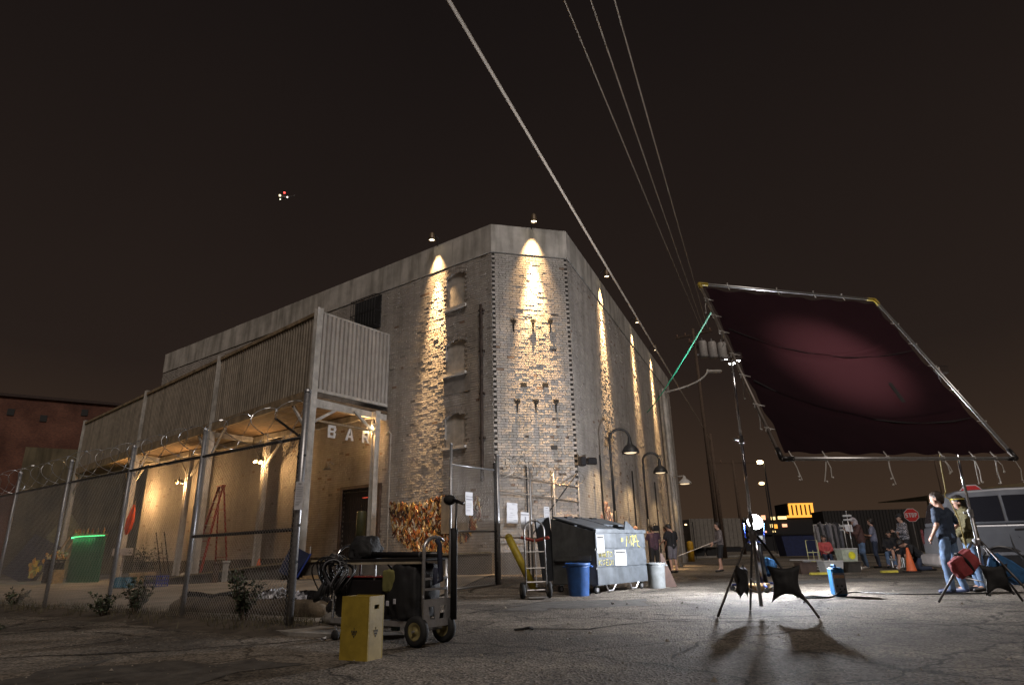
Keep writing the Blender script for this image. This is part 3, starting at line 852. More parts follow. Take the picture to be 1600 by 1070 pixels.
# right-hand length that runs back to the warehouse corner
GA, GB = V(-0.45, 16.10, 0), V(-1.47, 14.62, 0)
dB_ = V(0.545, 0.838, 0)
f2 = thing('corner_fence', 'short chain-link fence with razor wire running back to the warehouse corner', 'fence', GA)
for i, (u, h) in enumerate(((0, 3.18), (1.55, 3.0), (2.85, 3.0), (4.35, 2.9))):
    q = GA + dB_ * u; zb = g(q.x, q.y)
    mb = MB(); post(mb, q + UP * zb, h - zb, .05 if i == 0 else .03); mb.build('post', STEEL, f2, smooth=True)
for u in (1.38, 2.7):
    mb = MB(); q = GA + dB_ * u; mb.tube([q + UP * .15, q + UP * 3.05], .022, 8); mb.build('post', DARKSTEEL, f2, smooth=True)
for z in (2.76, 2.33, 1.22):
    mb = MB(); mb.tube([GA + UP * z, GA + dB_ * 4.4 + UP * (z - .08)], .022, 8); mb.build('rail', mat('rusty_rail', (.33, .27, .21), .6, .3, .4, 8), f2, smooth=True)
mb = MB(); mb.tube([GA + dB_ * 1.6 + UP * 1.3, GA + dB_ * 4.3 + UP * 3.1], .018, 6); mb.build('brace', DARKSTEEL, f2)
stuff(link_mesh(GA, dB_, 4.4, .26, 2.75, .07, .003).build('chain_link_mesh', WIRE, f2, recalc=False))
razor_coil(GA + dB_ * .1, dB_, 4.3, 2.98, .24, 9, .36, .006).build('razor_wire', mat('dull_razor_wire', (.28, .25, .21), .5, .6, .2, 20), f2, recalc=False)
# gate leaf, closed half
gt = thing('chain_link_gate', 'narrow chain-link gate leaf standing left of the posted papers', 'gate', GB)
dG = (GA - GB).normalized(); GLn = (GA - GB).length - .12
mb = MB(); post(mb, GB, 3.25, .034); mb.build('gate_stile', STEEL, gt, smooth=True)
mb = MB(); post(mb, GB + dG * GLn, 2.95, .032); mb.build('gate_stile', DARKSTEEL, gt, smooth=True)
for z, m in ((2.80, STEEL), (1.33, STEEL), (.12, STEEL)):
    mb = MB(); mb.tube([GB + UP * z, GB + dG * GLn + UP * (z + .02)], .022, 8); mb.build('gate_rail', m, gt, smooth=True)
stuff(link_mesh(GB, dG, GLn, .1, 2.8, .062, .0027).build('chain_link_mesh', WIRE, gt, recalc=False))
mb = MB()
for i in range(24):      # slack chain beside the hinge post
    p = GB + dG * (GLn + .02) + UP * (.4 + i * .105) + V(.02 * sin(i), -.03, 0)
    mb.tube([p + V(.02 * cos(k), .012 * cos(k * 1.0 + i * 1.57), .045 * sin(k)) for k in (0, 1.05, 2.1, 3.14, 4.2, 5.25)], .008, 5, closed=True)
mb.build('chain', DARKSTEEL, gt)
# papers tied to the fences
def paper(p, d, w, h, label, lines, tilt=0.0):
    root = thing('posted_paper', label, 'paper', p, group='papers posted on the fences')
    nrm = V(d.y, -d.x, 0)
    if nrm.y > 0: nrm = -nrm
    mb = MB(); r = random.Random(int(w * 1000 + h * 77)); N = 6; vs = []
    for i in range(N + 1):
        for j in range(3):
            vs.append(p + d * (w * (j / 2 - .5) + tilt * h * (i / N - .5)) + UP * (h * (i / N - .5)) + nrm * (.012 * r.random() + .01))
    mb.add(vs, [(i * 3 + j, i * 3 + j + 1, i * 3 + j + 4, i * 3 + j + 3) for i in range(N) for j in range(2)])
    mb.build('sheet', WHITEPAPER, root, recalc=False)
    mb = MB()
    for (z, x0, x1, th) in lines:
        c0, c1 = p + d * (w * (x0 - .5)) + UP * (h * (z - .5)) + nrm * .026, p + d * (w * (x1 - .5)) + UP * (h * (z - .5)) + nrm * .026
        mb.beam(c0, c1, .002, th * h)
    mb.build('print', mat('grey_print', (.22, .22, .25), .8, 0, 0), root)
LN = [(.92, .3, .7, .03), (.8, .12, .9, .012), (.72, .12, .85, .012), (.64, .12, .9, .012), (.56, .12, .8, .012), (.48, .12, .9, .012), (.38, .12, .7, .012), (.28, .12, .86, .012), (.2, .12, .6, .012)]
paper(FC + V(.02, -.06, 1.62), V(1, .1, 0).normalized(), .105, .36, 'tall narrow paper taped to the near corner fence post', LN)
paper(GB + dG * .62 + UP * 1.95 + V(.02, -.04, 0), dG, .27, .52, 'paper with a black heading on the chain-link gate leaf', [(.80, .05, .95, .03), (.68, .05, .95, .04), (.5, .1, .8, .012), (.42, .1, .85, .012), (.34, .1, .7, .012), (.2, .1, .6, .02)], -.03)
paper(GA + dB_ * .62 + UP * 1.80 + V(.0, -.05, 0), dB_, .50, .50, 'larger white paper nearest the hinge post on the corner fence', [(.93, .5, .95, .02), (.7, .2, .6, .01), (.5, .3, .5, .02), (.4, .2, .7, .01), (.3, .15, .5, .01), (.15, .6, .9, .02)], .03)
paper(GA + dB_ * 1.22 + UP * 1.62 + V(.0, -.05, 0), dB_, .40, .44, 'second white paper beside the larger one on the corner fence', [(.86, .0, 1, .05), (.6, .45, .55, .3), (.4, .45, .55, .3), (.15, .1, .8, .012)], -.02)
paper(GA + dB_ * 2.35 + UP * 1.78 + V(.0, -.05, 0), dB_, .30, .50, 'dim narrow paper farthest back on the corner fence', LN)

# ------------------------------------------------------------------ rolled tarpaulin and sandbags at the foot of the fence
def lumpy_tube(path, rad, seed, n=14, amp=.25, fscale=3.0, flat=1.0):
    mbx = MB(); k = len(path); vs = []
    for i, p in enumerate(path):
        d = (path[min(i + 1, k - 1)] - path[max(i - 1, 0)]).normalized(); x = d.cross(UP).normalized()
        end = min(1.0, .35 + min(i, k - 1 - i) * .4)
        for j in range(n):
            a = 2 * pi * j / n
            q = x * cos(a) + UP * (sin(a) * flat)
            R = rad * end * (1 + amp * mnoise.noise(p * fscale + q * 1.6 + V(seed, 0, 0)) + amp * .5 * mnoise.noise(p * fscale * 4 + q * 4))
            vs.append(p + q * R)
    fs = [(i * n + j, i * n + (j + 1) % n, (i + 1) * n + (j + 1) % n, (i + 1) * n + j) for i in range(k - 1) for j in range(n)]
    fs += [tuple(reversed(range(n))), tuple(range((k - 1) * n, k * n))]
    return mbx.add(vs, fs)
TARP = mat('black_polythene', (.02, .019, .02), .28, 0, .3, 8, .6, 18)
STRAWBAG = mat('burlap_wattle', (.16, .125, .085), .9, 0, .4, 5, .8, 40)
SANDBAG = mat('grey_sandbag_cloth', (.19, .175, .155), .9, 0, .3, 5, .6, 40)
p0, p1, p2 = V(-6.0, 11.75, .10), V(-4.3, 10.85, .12), V(-2.75, 9.75, .12)
path = [p0.lerp(p1, i / 20) if i <= 20 else p1.lerp(p2, (i - 20) / 20) for i in range(41)]
tag(lumpy_tube(path, .15, 1.0, amp=.3).build('straw_wattle', STRAWBAG, smooth=True), 'long pale burlap roll lying behind the fence', 'roll')
path2 = [p + V(.08, .12, .14 + .03 * sin(i * .6)) for i, p in enumerate(path)]
tag(lumpy_tube(path2, .075, 4.0, amp=.5).build('tarpaulin_roll', TARP, smooth=True), 'crumpled black plastic lying along the top of the burlap roll', 'tarpaulin')
q0, q1 = V(-2.62, 9.35, .2), V(-1.42, 8.75, .18)
tag(lumpy_tube([q0.lerp(q1, i / 26) for i in range(27)], .10, 9.0, amp=.55, fscale=5).build('tarpaulin_roll', TARP, smooth=True), 'glossy crumpled black plastic roll right of the corner post', 'tarpaulin')
for i, (a, b, lab) in enumerate(((V(-2.6, 9.1, .07), V(-2.05, 8.85, .07), 'grey sandbag under the black plastic, beside the corner post'), (V(-2.02, 8.8, .07), V(-1.45, 8.55, .07), 'grey sandbag under the black plastic, behind the yellow wooden box'))):
    tag(lumpy_tube([a.lerp(b, k / 10) for k in range(11)], .12, 3 + i, amp=.2, flat=.75).build('sandbag', SANDBAG, smooth=True), lab, 'sandbag', 'sandbags holding the plastic down')
mb = MB(); r = random.Random(8)
for i in range(70):
    t = i / 70; c = V(-4.05 + .85 * t, 10.62 - .5 * t, .27 + .07 * sin(t * 3.1))
    u = V(r.uniform(-1, 1), r.uniform(-1, 1), r.uniform(.0, 1)).normalized() * .10; w = V(r.uniform(-1, 1), r.uniform(-1, 1), r.uniform(-.4, .4)).normalized() * .09
    mb.quad(c - u, c + w, c + u, c - w * .6)
tag(mb.build('plastic_sheet', mat('white_polythene', (.62, .63, .68), .35, 0, .1, 6), recalc=False), 'crumpled white plastic scrap on top of the burlap roll', 'plastic sheet')
# concrete apron crumbs at the corner post
mb = MB(); r = random.Random(5)
pg = [(1.25 * cos(a) * r.uniform(.8, 1.1) , .34 * sin(a) * r.uniform(.7, 1.15)) for a in [k * 2 * pi / 18 for k in range(18)]]
mb.prism(pg, dF, nL, UP, .035, FC - dF * .7 + V(0, 0, .0)); structure(mb.build('broken_apron', CONCRETE))

# ------------------------------------------------------------------ weeds
LEAF = mat('dusty_leaves', (.055, .07, .032), .7, 0, .4, 9)
DRYG = mat('dry_grass', (.11, .095, .05), .85, 0, .4, 9)
def shrub(p, h, spread, n, seed, label):
    root = thing('weed_shrub', label, 'weed', p, group='weeds along the fence')
    r = random.Random(seed); st, lf = MB(), MB()
    for k in range(n):
        a, l = r.uniform(0, 2 * pi), h * r.uniform(.45, 1.05)
        top = p + V(cos(a) * spread * r.uniform(.2, 1), sin(a) * spread * r.uniform(.2, 1), l)
        mid = p.lerp(top, .5) + V(0, 0, .08 * l)
        st.tube([p + V(cos(a) * .02, sin(a) * .02, 0), mid, top], [.006, .004, .0025], 4)
        for q in range(int(14 + l * 22)):
            u = r.uniform(.2, 1); b = (p.lerp(mid, u * 2) if u < .5 else mid.lerp(top, u * 2 - 1))
            d = V(r.uniform(-1, 1), r.uniform(-1, 1), r.uniform(-.4, .9)).normalized(); s = d.cross(V(r.uniform(-1, 1), r.uniform(-1, 1), 1)).normalized()
            L = r.uniform(.04, .085); W = L * .28
            lf.add([b, b + d * L * .5 + s * W, b + d * L, b + d * L * .5 - s * W], ((0, 1, 2, 3),))
    st.build('stem', BARK, root); lf.build('leaves', LEAF, root, recalc=False)
shrub(FC + dF * .95 + V(0, -.05, .05), .66, .32, 20, 1, 'leafy weed on the fence just left of the corner post')
shrub(FC + dF * 3.9 + V(0, -.05, .05), .58, .34, 20, 2, 'leafy weed against the middle stretch of the fence')
shrub(FC + dF * 4.6 + V(-.1, -.2, .03), .36, .3, 14, 3, 'low weed left of the leafy weed at the middle fence posts')
shrub(FC + dF * 8.9 + V(0, -.1, .03), .36, .34, 14, 4, 'small dark weed at the left edge of the fence')
shrub(V(-7.2, 9.4, .0), .10, .2, 5, 6, 'tiny weed alone on the ground outside the fence')
mb = MB(); r = random.Random(21)
for i in range(5200):
    u = r.uniform(-.2, 12.5); o = r.gauss(.1, .22)
    if mnoise.noise(V(u * 1.1, o * 2, 5)) < -.12: continue
    p = FC + dF * u - nL * o + UP * .02
    L = r.uniform(.05, .2); d = V(r.uniform(-.5, .5), r.uniform(-.5, .5), 1).normalized() * L; s = V(r.uniform(-1, 1), r.uniform(-1, 1), 0).normalized() * .006
    mb.add([p - s, p + s, p + d], ((0, 1, 2),))
o = stuff(mb.build('dry_grass', DRYG, recalc=False)); tag(o, 'dry grass tufts growing along the foot of the fence', 'grass')

# ------------------------------------------------------------------ things in the yard behind the fence
def zdock(p):       # floor under a yard thing
    return g(p.x, p.y) + .035
RED = mat('red_fibreglass', (.30, .035, .025), .5, 0, .2, 6)
lt = onL(14.2, .32, .75)
ld = thing('step_ladder', 'tall red step ladder standing against the warehouse wall', 'ladder', lt)
H = 3.45
topL, topR = lt + UP * H - dL * .13 + nL * -.1, lt + UP * H + dL * .13 + nL * -.1
for s in (-1, 1):
    mb = MB(); mb.beam(lt + dL * (.42 * s) + nL * .55, lt + dL * (.16 * s) + UP * H - nL * .1, .035, .09, up=nL); mb.build('rail', RED, ld)
    mb = MB(); mb.beam(lt + dL * (.46 * s) - nL * .55, lt + dL * (.18 * s) + UP * H - nL * .14, .03, .06, up=nL); mb.build('rear_rail', RED, ld)
for k in range(1, 11):
    u = k / 11; w = .42 + (.16 - .42) * u
    c = lt + UP * (H * u) + nL * (.55 + (-.65) * u)
    mb = MB(); mb.beam(c - dL * w, c + dL * w, .09, .03); mb.build('tread', ALU if k % 3 == 0 else RED, ld)
mb = MB(); mb.box(lt + UP * (H + .02) - nL * .12, (.42, .2, .06), rz=rzL); mb.build('ladder_cap', RED, ld)
for k in (2, 5, 8):
    u = k / 11; mb = MB(); c = lt + UP * (H * u) - nL * (.55 - .41 * u); w = .46 - .28 * u; mb.beam(c - dL * w, c + dL * w, .03, .03); mb.build('rear_brace', RED, ld)

def hand_truck(p, rz, h, frame, label, group=None, wheel=.125, lean=.12, loop=True, plate=True):
    """two-wheel sack truck: bent tube frame, cross bars, toe plate, pneumatic wheels"""
    root = thing('hand_truck', label, 'hand truck', p, rz, group)
    w = .2
    mb = MB(); N = 8
    arc = [V(-w * cos(pi * k / N), lean * h * 0, h - w + w * sin(pi * k / N)) for k in range(N + 1)] if loop else [V(-w, 0, h), V(w, 0, h)]
    pts = [V(-w, 0, .12)] + arc + [V(w, 0, .12)]
    pts = [V(q.x, q.y + lean * q.z, q.z) for q in pts]
    mb.tube(pts, .017, 8); mb.build('frame', frame, root, local=True, smooth=True)
    for z in ((.3, .55, .85) if h > 1.1 else (.3, .6)):
        mb = MB(); mb.tube([V(-w, lean * z, z), V(w, lean * z, z)], .013, 6); mb.build('cross_bar', frame, root, local=True)
    mb = MB(); mb.tube([V(0, lean * .2, .2), V(0, lean * (h - .35), h - .35)], .011, 6); mb.build('centre_bar', frame, root, local=True)
    if plate:
        mb = MB(); mb.box((0, -.13, .03), (.36, .24, .015)); mb.build('toe_plate', ALU, root, local=True)
    mb = MB(); mb.tube([V(-w - .09, .1, wheel), V(w + .09, .1, wheel)], .012, 6); mb.build('axle', STEEL, root, local=True)
    M = Matrix.Rotation(pi / 2, 3, 'Y')
    for s in (-1, 1):
        c = V(s * (w + .06), .1, wheel)
        mb = MB(); mb.lathe([(wheel * .55, -.035), (wheel * .9, -.04), (wheel, -.018), (wheel, .018), (wheel * .9, .04), (wheel * .55, .035)], c, 18, M=M, cap=False); t = mb.build('wheel', RUBBER, root, local=True, smooth=True)
        mb = MB(); mb.lathe([(0, -.03), (wheel * .3, -.03), (wheel * .5, -.012), (wheel * .56, -.03), (wheel * .56, .03), (wheel * .5, .012), (wheel * .3, .03), (0, .03)], c, 14, M=M, cap=False); mb.build('rim', ALU, t, local=True, smooth=True)
    return root
hand_truck(V(-12.9, 24.6, .1), radians(-20), 1.75, mat('brown_tube', (.05, .032, .022), .6, 0, .2), 'dark brown hand truck leaning behind the blue crates in the yard', lean=-.32, loop=False)

def crate(p, rz, col, label):
    root = thing('plastic_crate', label, 'crate', p, rz, 'plastic crates in the yard')
    w, d, h = .34, .34, .36
    m = mat('crate_' + col[0], col[1], .5, 0, .15)
    for s in (-1, 1):
        for (cx, cy, sx, sy) in ((0, s * d / 2, w, .012), (s * w / 2, 0, .012, d)):
            mb = MB()
            for z in (.02, .12, .22, .345): mb.box((cx, cy, z), (sx, sy, .03))
            for k in range(5):
                f = (k / 4 - .5) * .94
                mb.box((cx + (f * w if sx > .1 else 0), cy + (f * d if sy > .1 else 0), h / 2), (.022 if sx > .1 else .0125, .022 if sy > .1 else .0125, h))
            mb.build('side', m, root, local=True)
    mb = MB(); mb.box((0, 0, .008), (w, d, .012)); mb.build('bottom', m, root, local=True)
crate(V(-11.45, 21.6, .05), .5, ('blue', (.05, .07, .32)), 'blue plastic crate in the yard, right of the dark crate')
crate(V(-11.98, 21.9, .05), .4, ('navy', (.035, .04, .10)), 'dark navy plastic crate touching the blue crate')
TEAL = mat('teal_plastic', (.015, .13, .21), .5, 0, .2)
for (p, s, lab) in ((V(-12.75, 22.0, .04), .22, 'larger teal plastic tub upside down on the slab'), (V(-13.25, 22.3, .04), .19, 'smaller teal plastic tub at the second fence post')):
    mb = MB(); mb.lathe([(s, 0), (s * 1.02, .03), (s * .96, .05), (s * .85, .26), (s * .7, .33), (0, .35)], p, 16); tag(mb.build('plastic_tub', TEAL, smooth=True), lab, 'tub', 'teal tubs in the yard')
mb = MB()
for i in range(3): mb.ball(V(-12.6, 25.2, .22) + V(.14 * i, 0, .05 * (i % 2)), (.17, .15, .2), 10, 7)
tag(mb.build('sack', mat('pale_sack', (.42, .37, .29), .85, 0, .2, 6, .5, 20), smooth=True), 'pale lumpy sack beside the canopy column', 'sack')
# potted evergreen with its planter
pp = V(-14.6, 26.0, .05)
root = thing('potted_shrub', 'dark potted shrub at the foot of the second canopy column', 'plant', pp)
mb = MB(); mb.rbox(pp + UP * .2, (.9, .5, .4), .03, rz=.6); mb.build('planter', WOOD, root)
mb = MB(); r = random.Random(31)
for i in range(1500):
    q = pp + V(r.gauss(0, .34), r.gauss(0, .25), .45 + abs(r.gauss(.35, .25)))
    d = V(r.uniform(-1, 1), r.uniform(-1, 1), r.uniform(-.3, 1)).normalized() * r.uniform(.05, .11); s = d.cross(V(r.random(), r.random(), 1)).normalized() * .018
    mb.add([q, q + d * .5 + s, q + d, q + d * .5 - s], ((0, 1, 2, 3),))
mb.build('leaves', mat('dark_leaves', (.03, .035, .02), .7, 0, .4, 9), root, recalc=False)
# folded orange umbrella hanging from the column, with a pale planter box on a post
up = V(-16.6, 28.0, 0)
root = thing('folded_umbrella', 'folded bright orange umbrella hanging beside the far canopy column', 'umbrella', up + UP * 1.1)
mb = MB(); n = 10; vs = []
for k, (z, rr) in enumerate(((3.2, .03), (3.0, .10), (2.6, .17), (2.2, .15), (1.95, .05))):
    for j in range(n):
        a = 2 * pi * j / n; R = rr * (1 if j % 2 else .55); vs.append(up + V(R * cos(a) + (z - 2.6) * .12, R * sin(a), z))
mb.add(vs, [(k * n + j, k * n + (j + 1) % n, (k + 1) * n + (j + 1) % n, (k + 1) * n + j) for k in range(4) for j in range(n)])
mb.build('canopy_cloth', mat('orange_cloth', (.62, .075, .012), .7, 0, .2, 7), root)
mb = MB(); mb.tube([up + V(-.08, 0, 1.9), up + V(.1, 0, 3.35)], .015, 6); mb.build('shaft', WOOD, root)
mb = MB(); mb.tube([up + V(-.1, .1, 0), up + V(-.1, .1, 1.15)], .03, 6); mb.rbox(up + V(-.1, 0, 1.25), (.75, .35, .3), .02, rz=.5)
tag(mb.build('post_box', mat('pale_box', (.42, .38, .36), .8, 0, .2)), 'pale box on a short post under the orange umbrella', 'box')
# green-lit curved screen with a row of small bottles
gp = V(-20.0, 30.9, 0)
root = thing('lit_screen', 'curved slatted screen glowing green under its top edge at the far left', 'screen', gp)
GREEN = mat('green_slat', (.05, .16, .08), .6, 0, .2, 6)
mb = MB(); N = 26
arcp = []
for i in range(N + 1):
    a = -1 + 2 * i / N
    arcp.append(gp + dK * (-2.1 * a) + nK * (.6 * (1 - a * a)))
for i in range(N):
    c = arcp[i].lerp(arcp[i + 1], .5); d = (arcp[i + 1] - arcp[i]); mb = MB()
    mb.box(c + UP * .98, (d.length * .82, .03, 1.94), rz=atan2(d.y, d.x)); mb.build('slat', GREEN, root)
mb = MB(); mb.tube([p + UP * 2.0 + nK * .09 for p in arcp], .022, 6); mb.build('led_strip', mat('green_led', (.1, .8, .3), .4, 0, 0, emit=(.12, 1, .32), estr=1.9), root)
for i in range(1, N, 5): lamp('led_glow', 'POINT', 2.6, (.15, 1, .38), arcp[i] + UP * 1.9 + nK * .22, root, radius=.05)
mb = MB(); mb.tube([p + UP * 2.04 - nK * .02 for p in arcp], .05, 6); mb.build('top_rail', WOOD, root)
r = random.Random(4)
for i in range(1, N, 2):
    p = arcp[i] + UP * 2.09
    mb = MB(); mb.lathe([(.04, 0), (.045, .12), (.02, .19), (.018, .26)], p, 8)
    tag(mb.build('bottle', mat('amber_glass_%d' % (i % 3), [(.35, .12, .04), (.5, .25, .08), (.3, .2, .1)][i % 3], .2), smooth=True), 'small bottle in the row on top of the green-lit screen', 'bottle', 'bottles on the green-lit screen')
# cluttered side table in front of it
tp = gp + nK * 1.3 + dK * -.1
root = thing('side_table', 'small dark table heaped with bright flowers in front of the green-lit screen', 'table', tp)
mb = MB(); mb.box(tp + UP * .98, (.95, .6, .06), rz=rzK); mb.build('tabletop', BLACKPLASTIC, root)
for sx in (-1, 1):
    for sy in (-1, 1): mb = MB(); mb.tube([tp + dK * (.42 * sx) + nK * (.25 * sy), tp + dK * (.42 * sx) + nK * (.25 * sy) + UP * .96], .025, 6); mb.build('leg', BLACKPLASTIC, root)
mb = MB(); mb.box(tp + UP * .48, (.9, .55, .85), rz=rzK); mb.build('skirt', BLACKCLOTH, root)
root = thing('flower_heap', 'heap of orange and cream flowers on the dark table', 'flowers', tp + UP * 1.01)
mb = MB(); r = random.Random(6)
for i in range(90):
    q = tp + UP * 1.06 + dK * r.gauss(0, .26) + nK * r.gauss(0, .15) + UP * abs(r.gauss(0, .12)); c = r.choice([(.8, .35, .08), (.85, .6, .25), (.8, .7, .5), (.6, .15, .05), (.1, .25, .08)])
    mb.ball(q, r.uniform(.03, .06), 6, 4, col=c)
stuff(mb.build('blossoms', mat('blossoms', (.9, .9, .9), .7, 0, .2, attr='tone'), root, attr='tone'))
mb = MB(); mb.rbox(tp + dK * -.75 + UP * .3, (.5, .4, .6), .02, rz=rzK); tag(mb.build('wooden_crate', WOOD), 'plain wooden crate right of the dark table', 'crate')
# leaning boards, planks and garden-house gables at the far left
bp = V(-25.2, 34.0, 0)
mb = MB(); mb.beam(bp + V(-.3, 0, .1), bp + V(.5, .7, 2.0), 1.5, .06, up=V(.6, -.8, 0)); tag(mb.build('navy_board', mat('navy_panel', (.02, .022, .05), .5, 0, .3, 3)), 'dark navy panel leaning at the far left of the yard', 'panel')
mb = MB(); r = random.Random(12)
for i in range(40):
    q = bp + V(.62 + r.gauss(0, .12), -.12 + r.gauss(0, .1), .25 + r.random() * .8); mb.prism([(r.uniform(.03, .12) * cos(k * 1.256), r.uniform(.05, .2) * sin(k * 1.256)) for k in range(5)], V(.7, .3, 0), UP, nK, .03, q, col=r.choice([(.8, .55, .08), (.7, .65, .2), (.3, .3, .05), (.6, .3, .05)]))
tag(mb.build('painted_cutout', mat('yellow_paint', (.9, .9, .9), .6, 0, .2, attr='tone'), attr='tone'), 'ragged yellow painted cutout leaning on the navy panel', 'cutout')
for i in range(3):
    mb = MB(); a = bp + V(1.1 + .22 * i, -.3 + .1 * i, 0); mb.beam(a, a + V(.75, .55, 2.15 - .1 * i), .16, .045, up=nK); tag(mb.build('plank', WOOD), ('leftmost', 'middle', 'rightmost')[i] + ' of the three pale planks leaning at the far left', 'plank', 'planks leaning at the far left')
for (x, y, s, lab) in ((-26.4, 38.5, 1.0, 'pale pointed garden shed behind the leaning planks'), (-19.5, 36.8, .8, 'small dark pointed shed behind the green-lit screen')):
    root = thing('garden_shed', lab, 'shed', V(x, y, 0), .55)
    m = mat('shed_boards', (.24, .22, .13), .85, 0, .3, 4)
    mb = MB(); mb.box((0, 0, 1.15 * s), (1.8 * s, 1.6 * s, 2.3 * s)); mb.build('wall', m, root, local=True)
    mb = MB(); mb.prism([(-.95 * s, 0), (.95 * s, 0), (0, 1.35 * s)], (1, 0, 0), (0, 0, 1), (0, 1, 0), 1.7 * s, (0, -.85 * s, 2.3 * s)); mb.build('roof', m, root, local=True)
# cone, timber post stubs, parking block, blue bin with tarp, lumber on the yard floor
CONE = mat('traffic_cone_orange', (.62, .13, .04), .55, 0, .15, 6)
def cone(p, label, s=1.0):
    root = thing('traffic_cone', label, 'traffic cone', p)
    mb = MB(); mb.lathe([(.155 * s, .03), (.14 * s, .06), (.035 * s, .70 * s), (.025 * s, .71 * s)], p, 14); mb.build('body', CONE, root, smooth=True)
    mb = MB(); mb.rbox(p + UP * .02, (.38 * s, .38 * s, .035), .01); mb.build('base', CONE if s < 1 else BLACKPLASTIC, root)
q = V(-8.0, 20.6, 0); cone(V(q.x, q.y, zdock(q)), 'small orange traffic cone on the yard slab behind the fence', .85)
for (x, y, w, m, lab) in ((-8.75, 20.0, .16, PAINTSTEEL, 'short pale square post stub on the yard slab'), (-9.12, 20.2, .16, BARK, 'short dark square post stub on the yard slab')):
    z = zdock(V(x, y, 0)); root = thing('post_stub', lab, 'post', V(x, y, z))
    mb = MB(); mb.rbox((x, y, z + .27), (w, w, .54), .012, rz=.4); mb.build('post', m, root)
    mb = MB(); mb.rbox((x, y, z + .57), (w + .06, w + .06, .07), .012, rz=.4); mb.build('post_cap', m, root)
q = V(-7.2, 19.9, 0); z = zdock(q)
mb = MB(); mb.beam(q + dF * .6 + UP * (z + .06), q - dF * .6 + UP * (z + .06), .16, .12); tag(mb.build('parking_block', CONCRETE), 'low concrete parking block on the yard slab behind the cone', 'parking block')
bq = V(-6.45, 18.6, 0); z = zdock(bq)
root = thing('recycling_bin', 'blue recycling bin tipped over by the near canopy column', 'bin', bq + UP * z)
BLUE = mat('bright_blue_plastic', (.03, .06, .30), .45, 0, .2, 6)
M = Matrix.Rotation(.35, 3, 'Z') @ Matrix.Rotation(radians(28), 3, 'Y')
mb = MB(); vs = []
for zz, s in ((0, .22), (.75, .29)):
    for (a, b) in ((-1, -1), (1, -1), (1, 1), (-1, 1)): vs.append(bq + UP * (z + .12) + M @ V(a * s, b * s, zz))
mb.add(vs, ((0, 3, 2, 1), (0, 1, 5, 4), (1, 2, 6, 5), (2, 3, 7, 6), (3, 0, 4, 7))); mb.build('body', mat('dark_blue_plastic', (.02, .03, .08), .5, 0, .2), root)
mb = MB(); mb.rbox(bq + UP * (z + .12) + M @ V(.30, 0, .42), (.05, .62, .72), .02, M=M); mb.build('lid', BLUE, root)
for k in range(5):
    a = V(-5.95 + .06 * k, 18.3 + .05 * k, 0); zz = zdock(a) + .03 + .045 * (k % 2)
    mb = MB(); mb.beam(a + UP * zz, a + V(.75, .25 + .12 * k, zz), .09, .04); tag(mb.build('timber_offcut', WOOD), ('nearest', 'second', 'middle', 'fourth', 'farthest')[k] + ' timber offcut in the pile by the near canopy column', 'timber', 'timber offcuts in the pile')
# green bollard on the dock
bo = V(-4.72, 19.9, .78)
root = thing('dock_bollard', 'dark green round bollard on the dock in front of the barred door', 'bollard', bo)
mb = MB(); mb.lathe([(.15, 0), (.15, 1.33), (.13, 1.37), (0, 1.39)], bo, 16); mb.build('pipe', mat('olive_bollard_paint', (.065, .068, .025), .55, 0, .35, 4, stain=.3), root, smooth=True)
mb = MB(); mb.tube([V(-5.9, 18.9, .7), V(-5.9, 18.9, 1.15)], .02, 6); tag(mb.build('marker_stake', mat('white_stake', (.5, .48, .45), .7)), 'thin white marker stake on the edge of the dock', 'stake')

# ------------------------------------------------------------------ wooden box on end, in the foreground
PLY = mat('golden_plywood', (.33, .235, .03), .55, 0, .22, 5, .1, 30)
PLYL = mat('pale_plywood', (.42, .32, .12), .55, 0, .22, 5, .1, 30)
bx0 = V(-1.30, 5.93, 0)
la, ra = V(-.86, .40, 0).normalized(), V(.40, .86, 0).normalized()   # along the left and the right face
root = thing('wooden_box', 'golden plywood box with a slotted handle standing on end in the foreground', 'box', bx0 + la * .15 + ra * .12)
W_, D_, Hb = .30, .215, .515
def panel(mbx, o, ax, w, h, nrm, th=.016, hole=None):
    if not hole: mbx.prism([(0, 0), (w, 0), (w, h), (0, h)], ax, UP, -nrm, th, o); return
    x0, x1, z0, z1 = hole
    for r_ in ((0, 0, w, z0), (0, z1, w, h), (0, z0, x0, z1), (x1, z0, w, z1)):
        mbx.prism([(r_[0], r_[1]), (r_[2], r_[1]), (r_[2], r_[3]), (r_[0], r_[3])], ax, UP, -nrm, th, o)
nl_, nr_ = -ra, -la
mb = MB(); panel(mb, bx0 + la * .0, la, W_, Hb, nl_); mb.build('side_panel', PLY, root)
mb = MB(); panel(mb, bx0 + ra * .017, ra, D_ - .034, Hb - .002, nr_, hole=(.058, .125, .405, .44)); mb.build('handle_panel', PLYL, root)
mb = MB(); panel(mb, bx0 + ra * D_, la, W_, Hb, ra); mb.build('side_panel', PLY, root)
mb = MB(); panel(mb, bx0 + la * W_ + ra * .017, ra, D_ - .034, Hb - .002, la); mb.build('handle_panel', PLYL, root)
for z in (.02, Hb - .012):
    mb = MB(); mb.prism([(.017, .017), (W_ - .017, .017), (W_ - .017, D_ - .017), (.017, D_ - .017)], la, ra, UP, .010, bx0 + UP * (z - .008)); mb.build('end_panel', PLY, root)
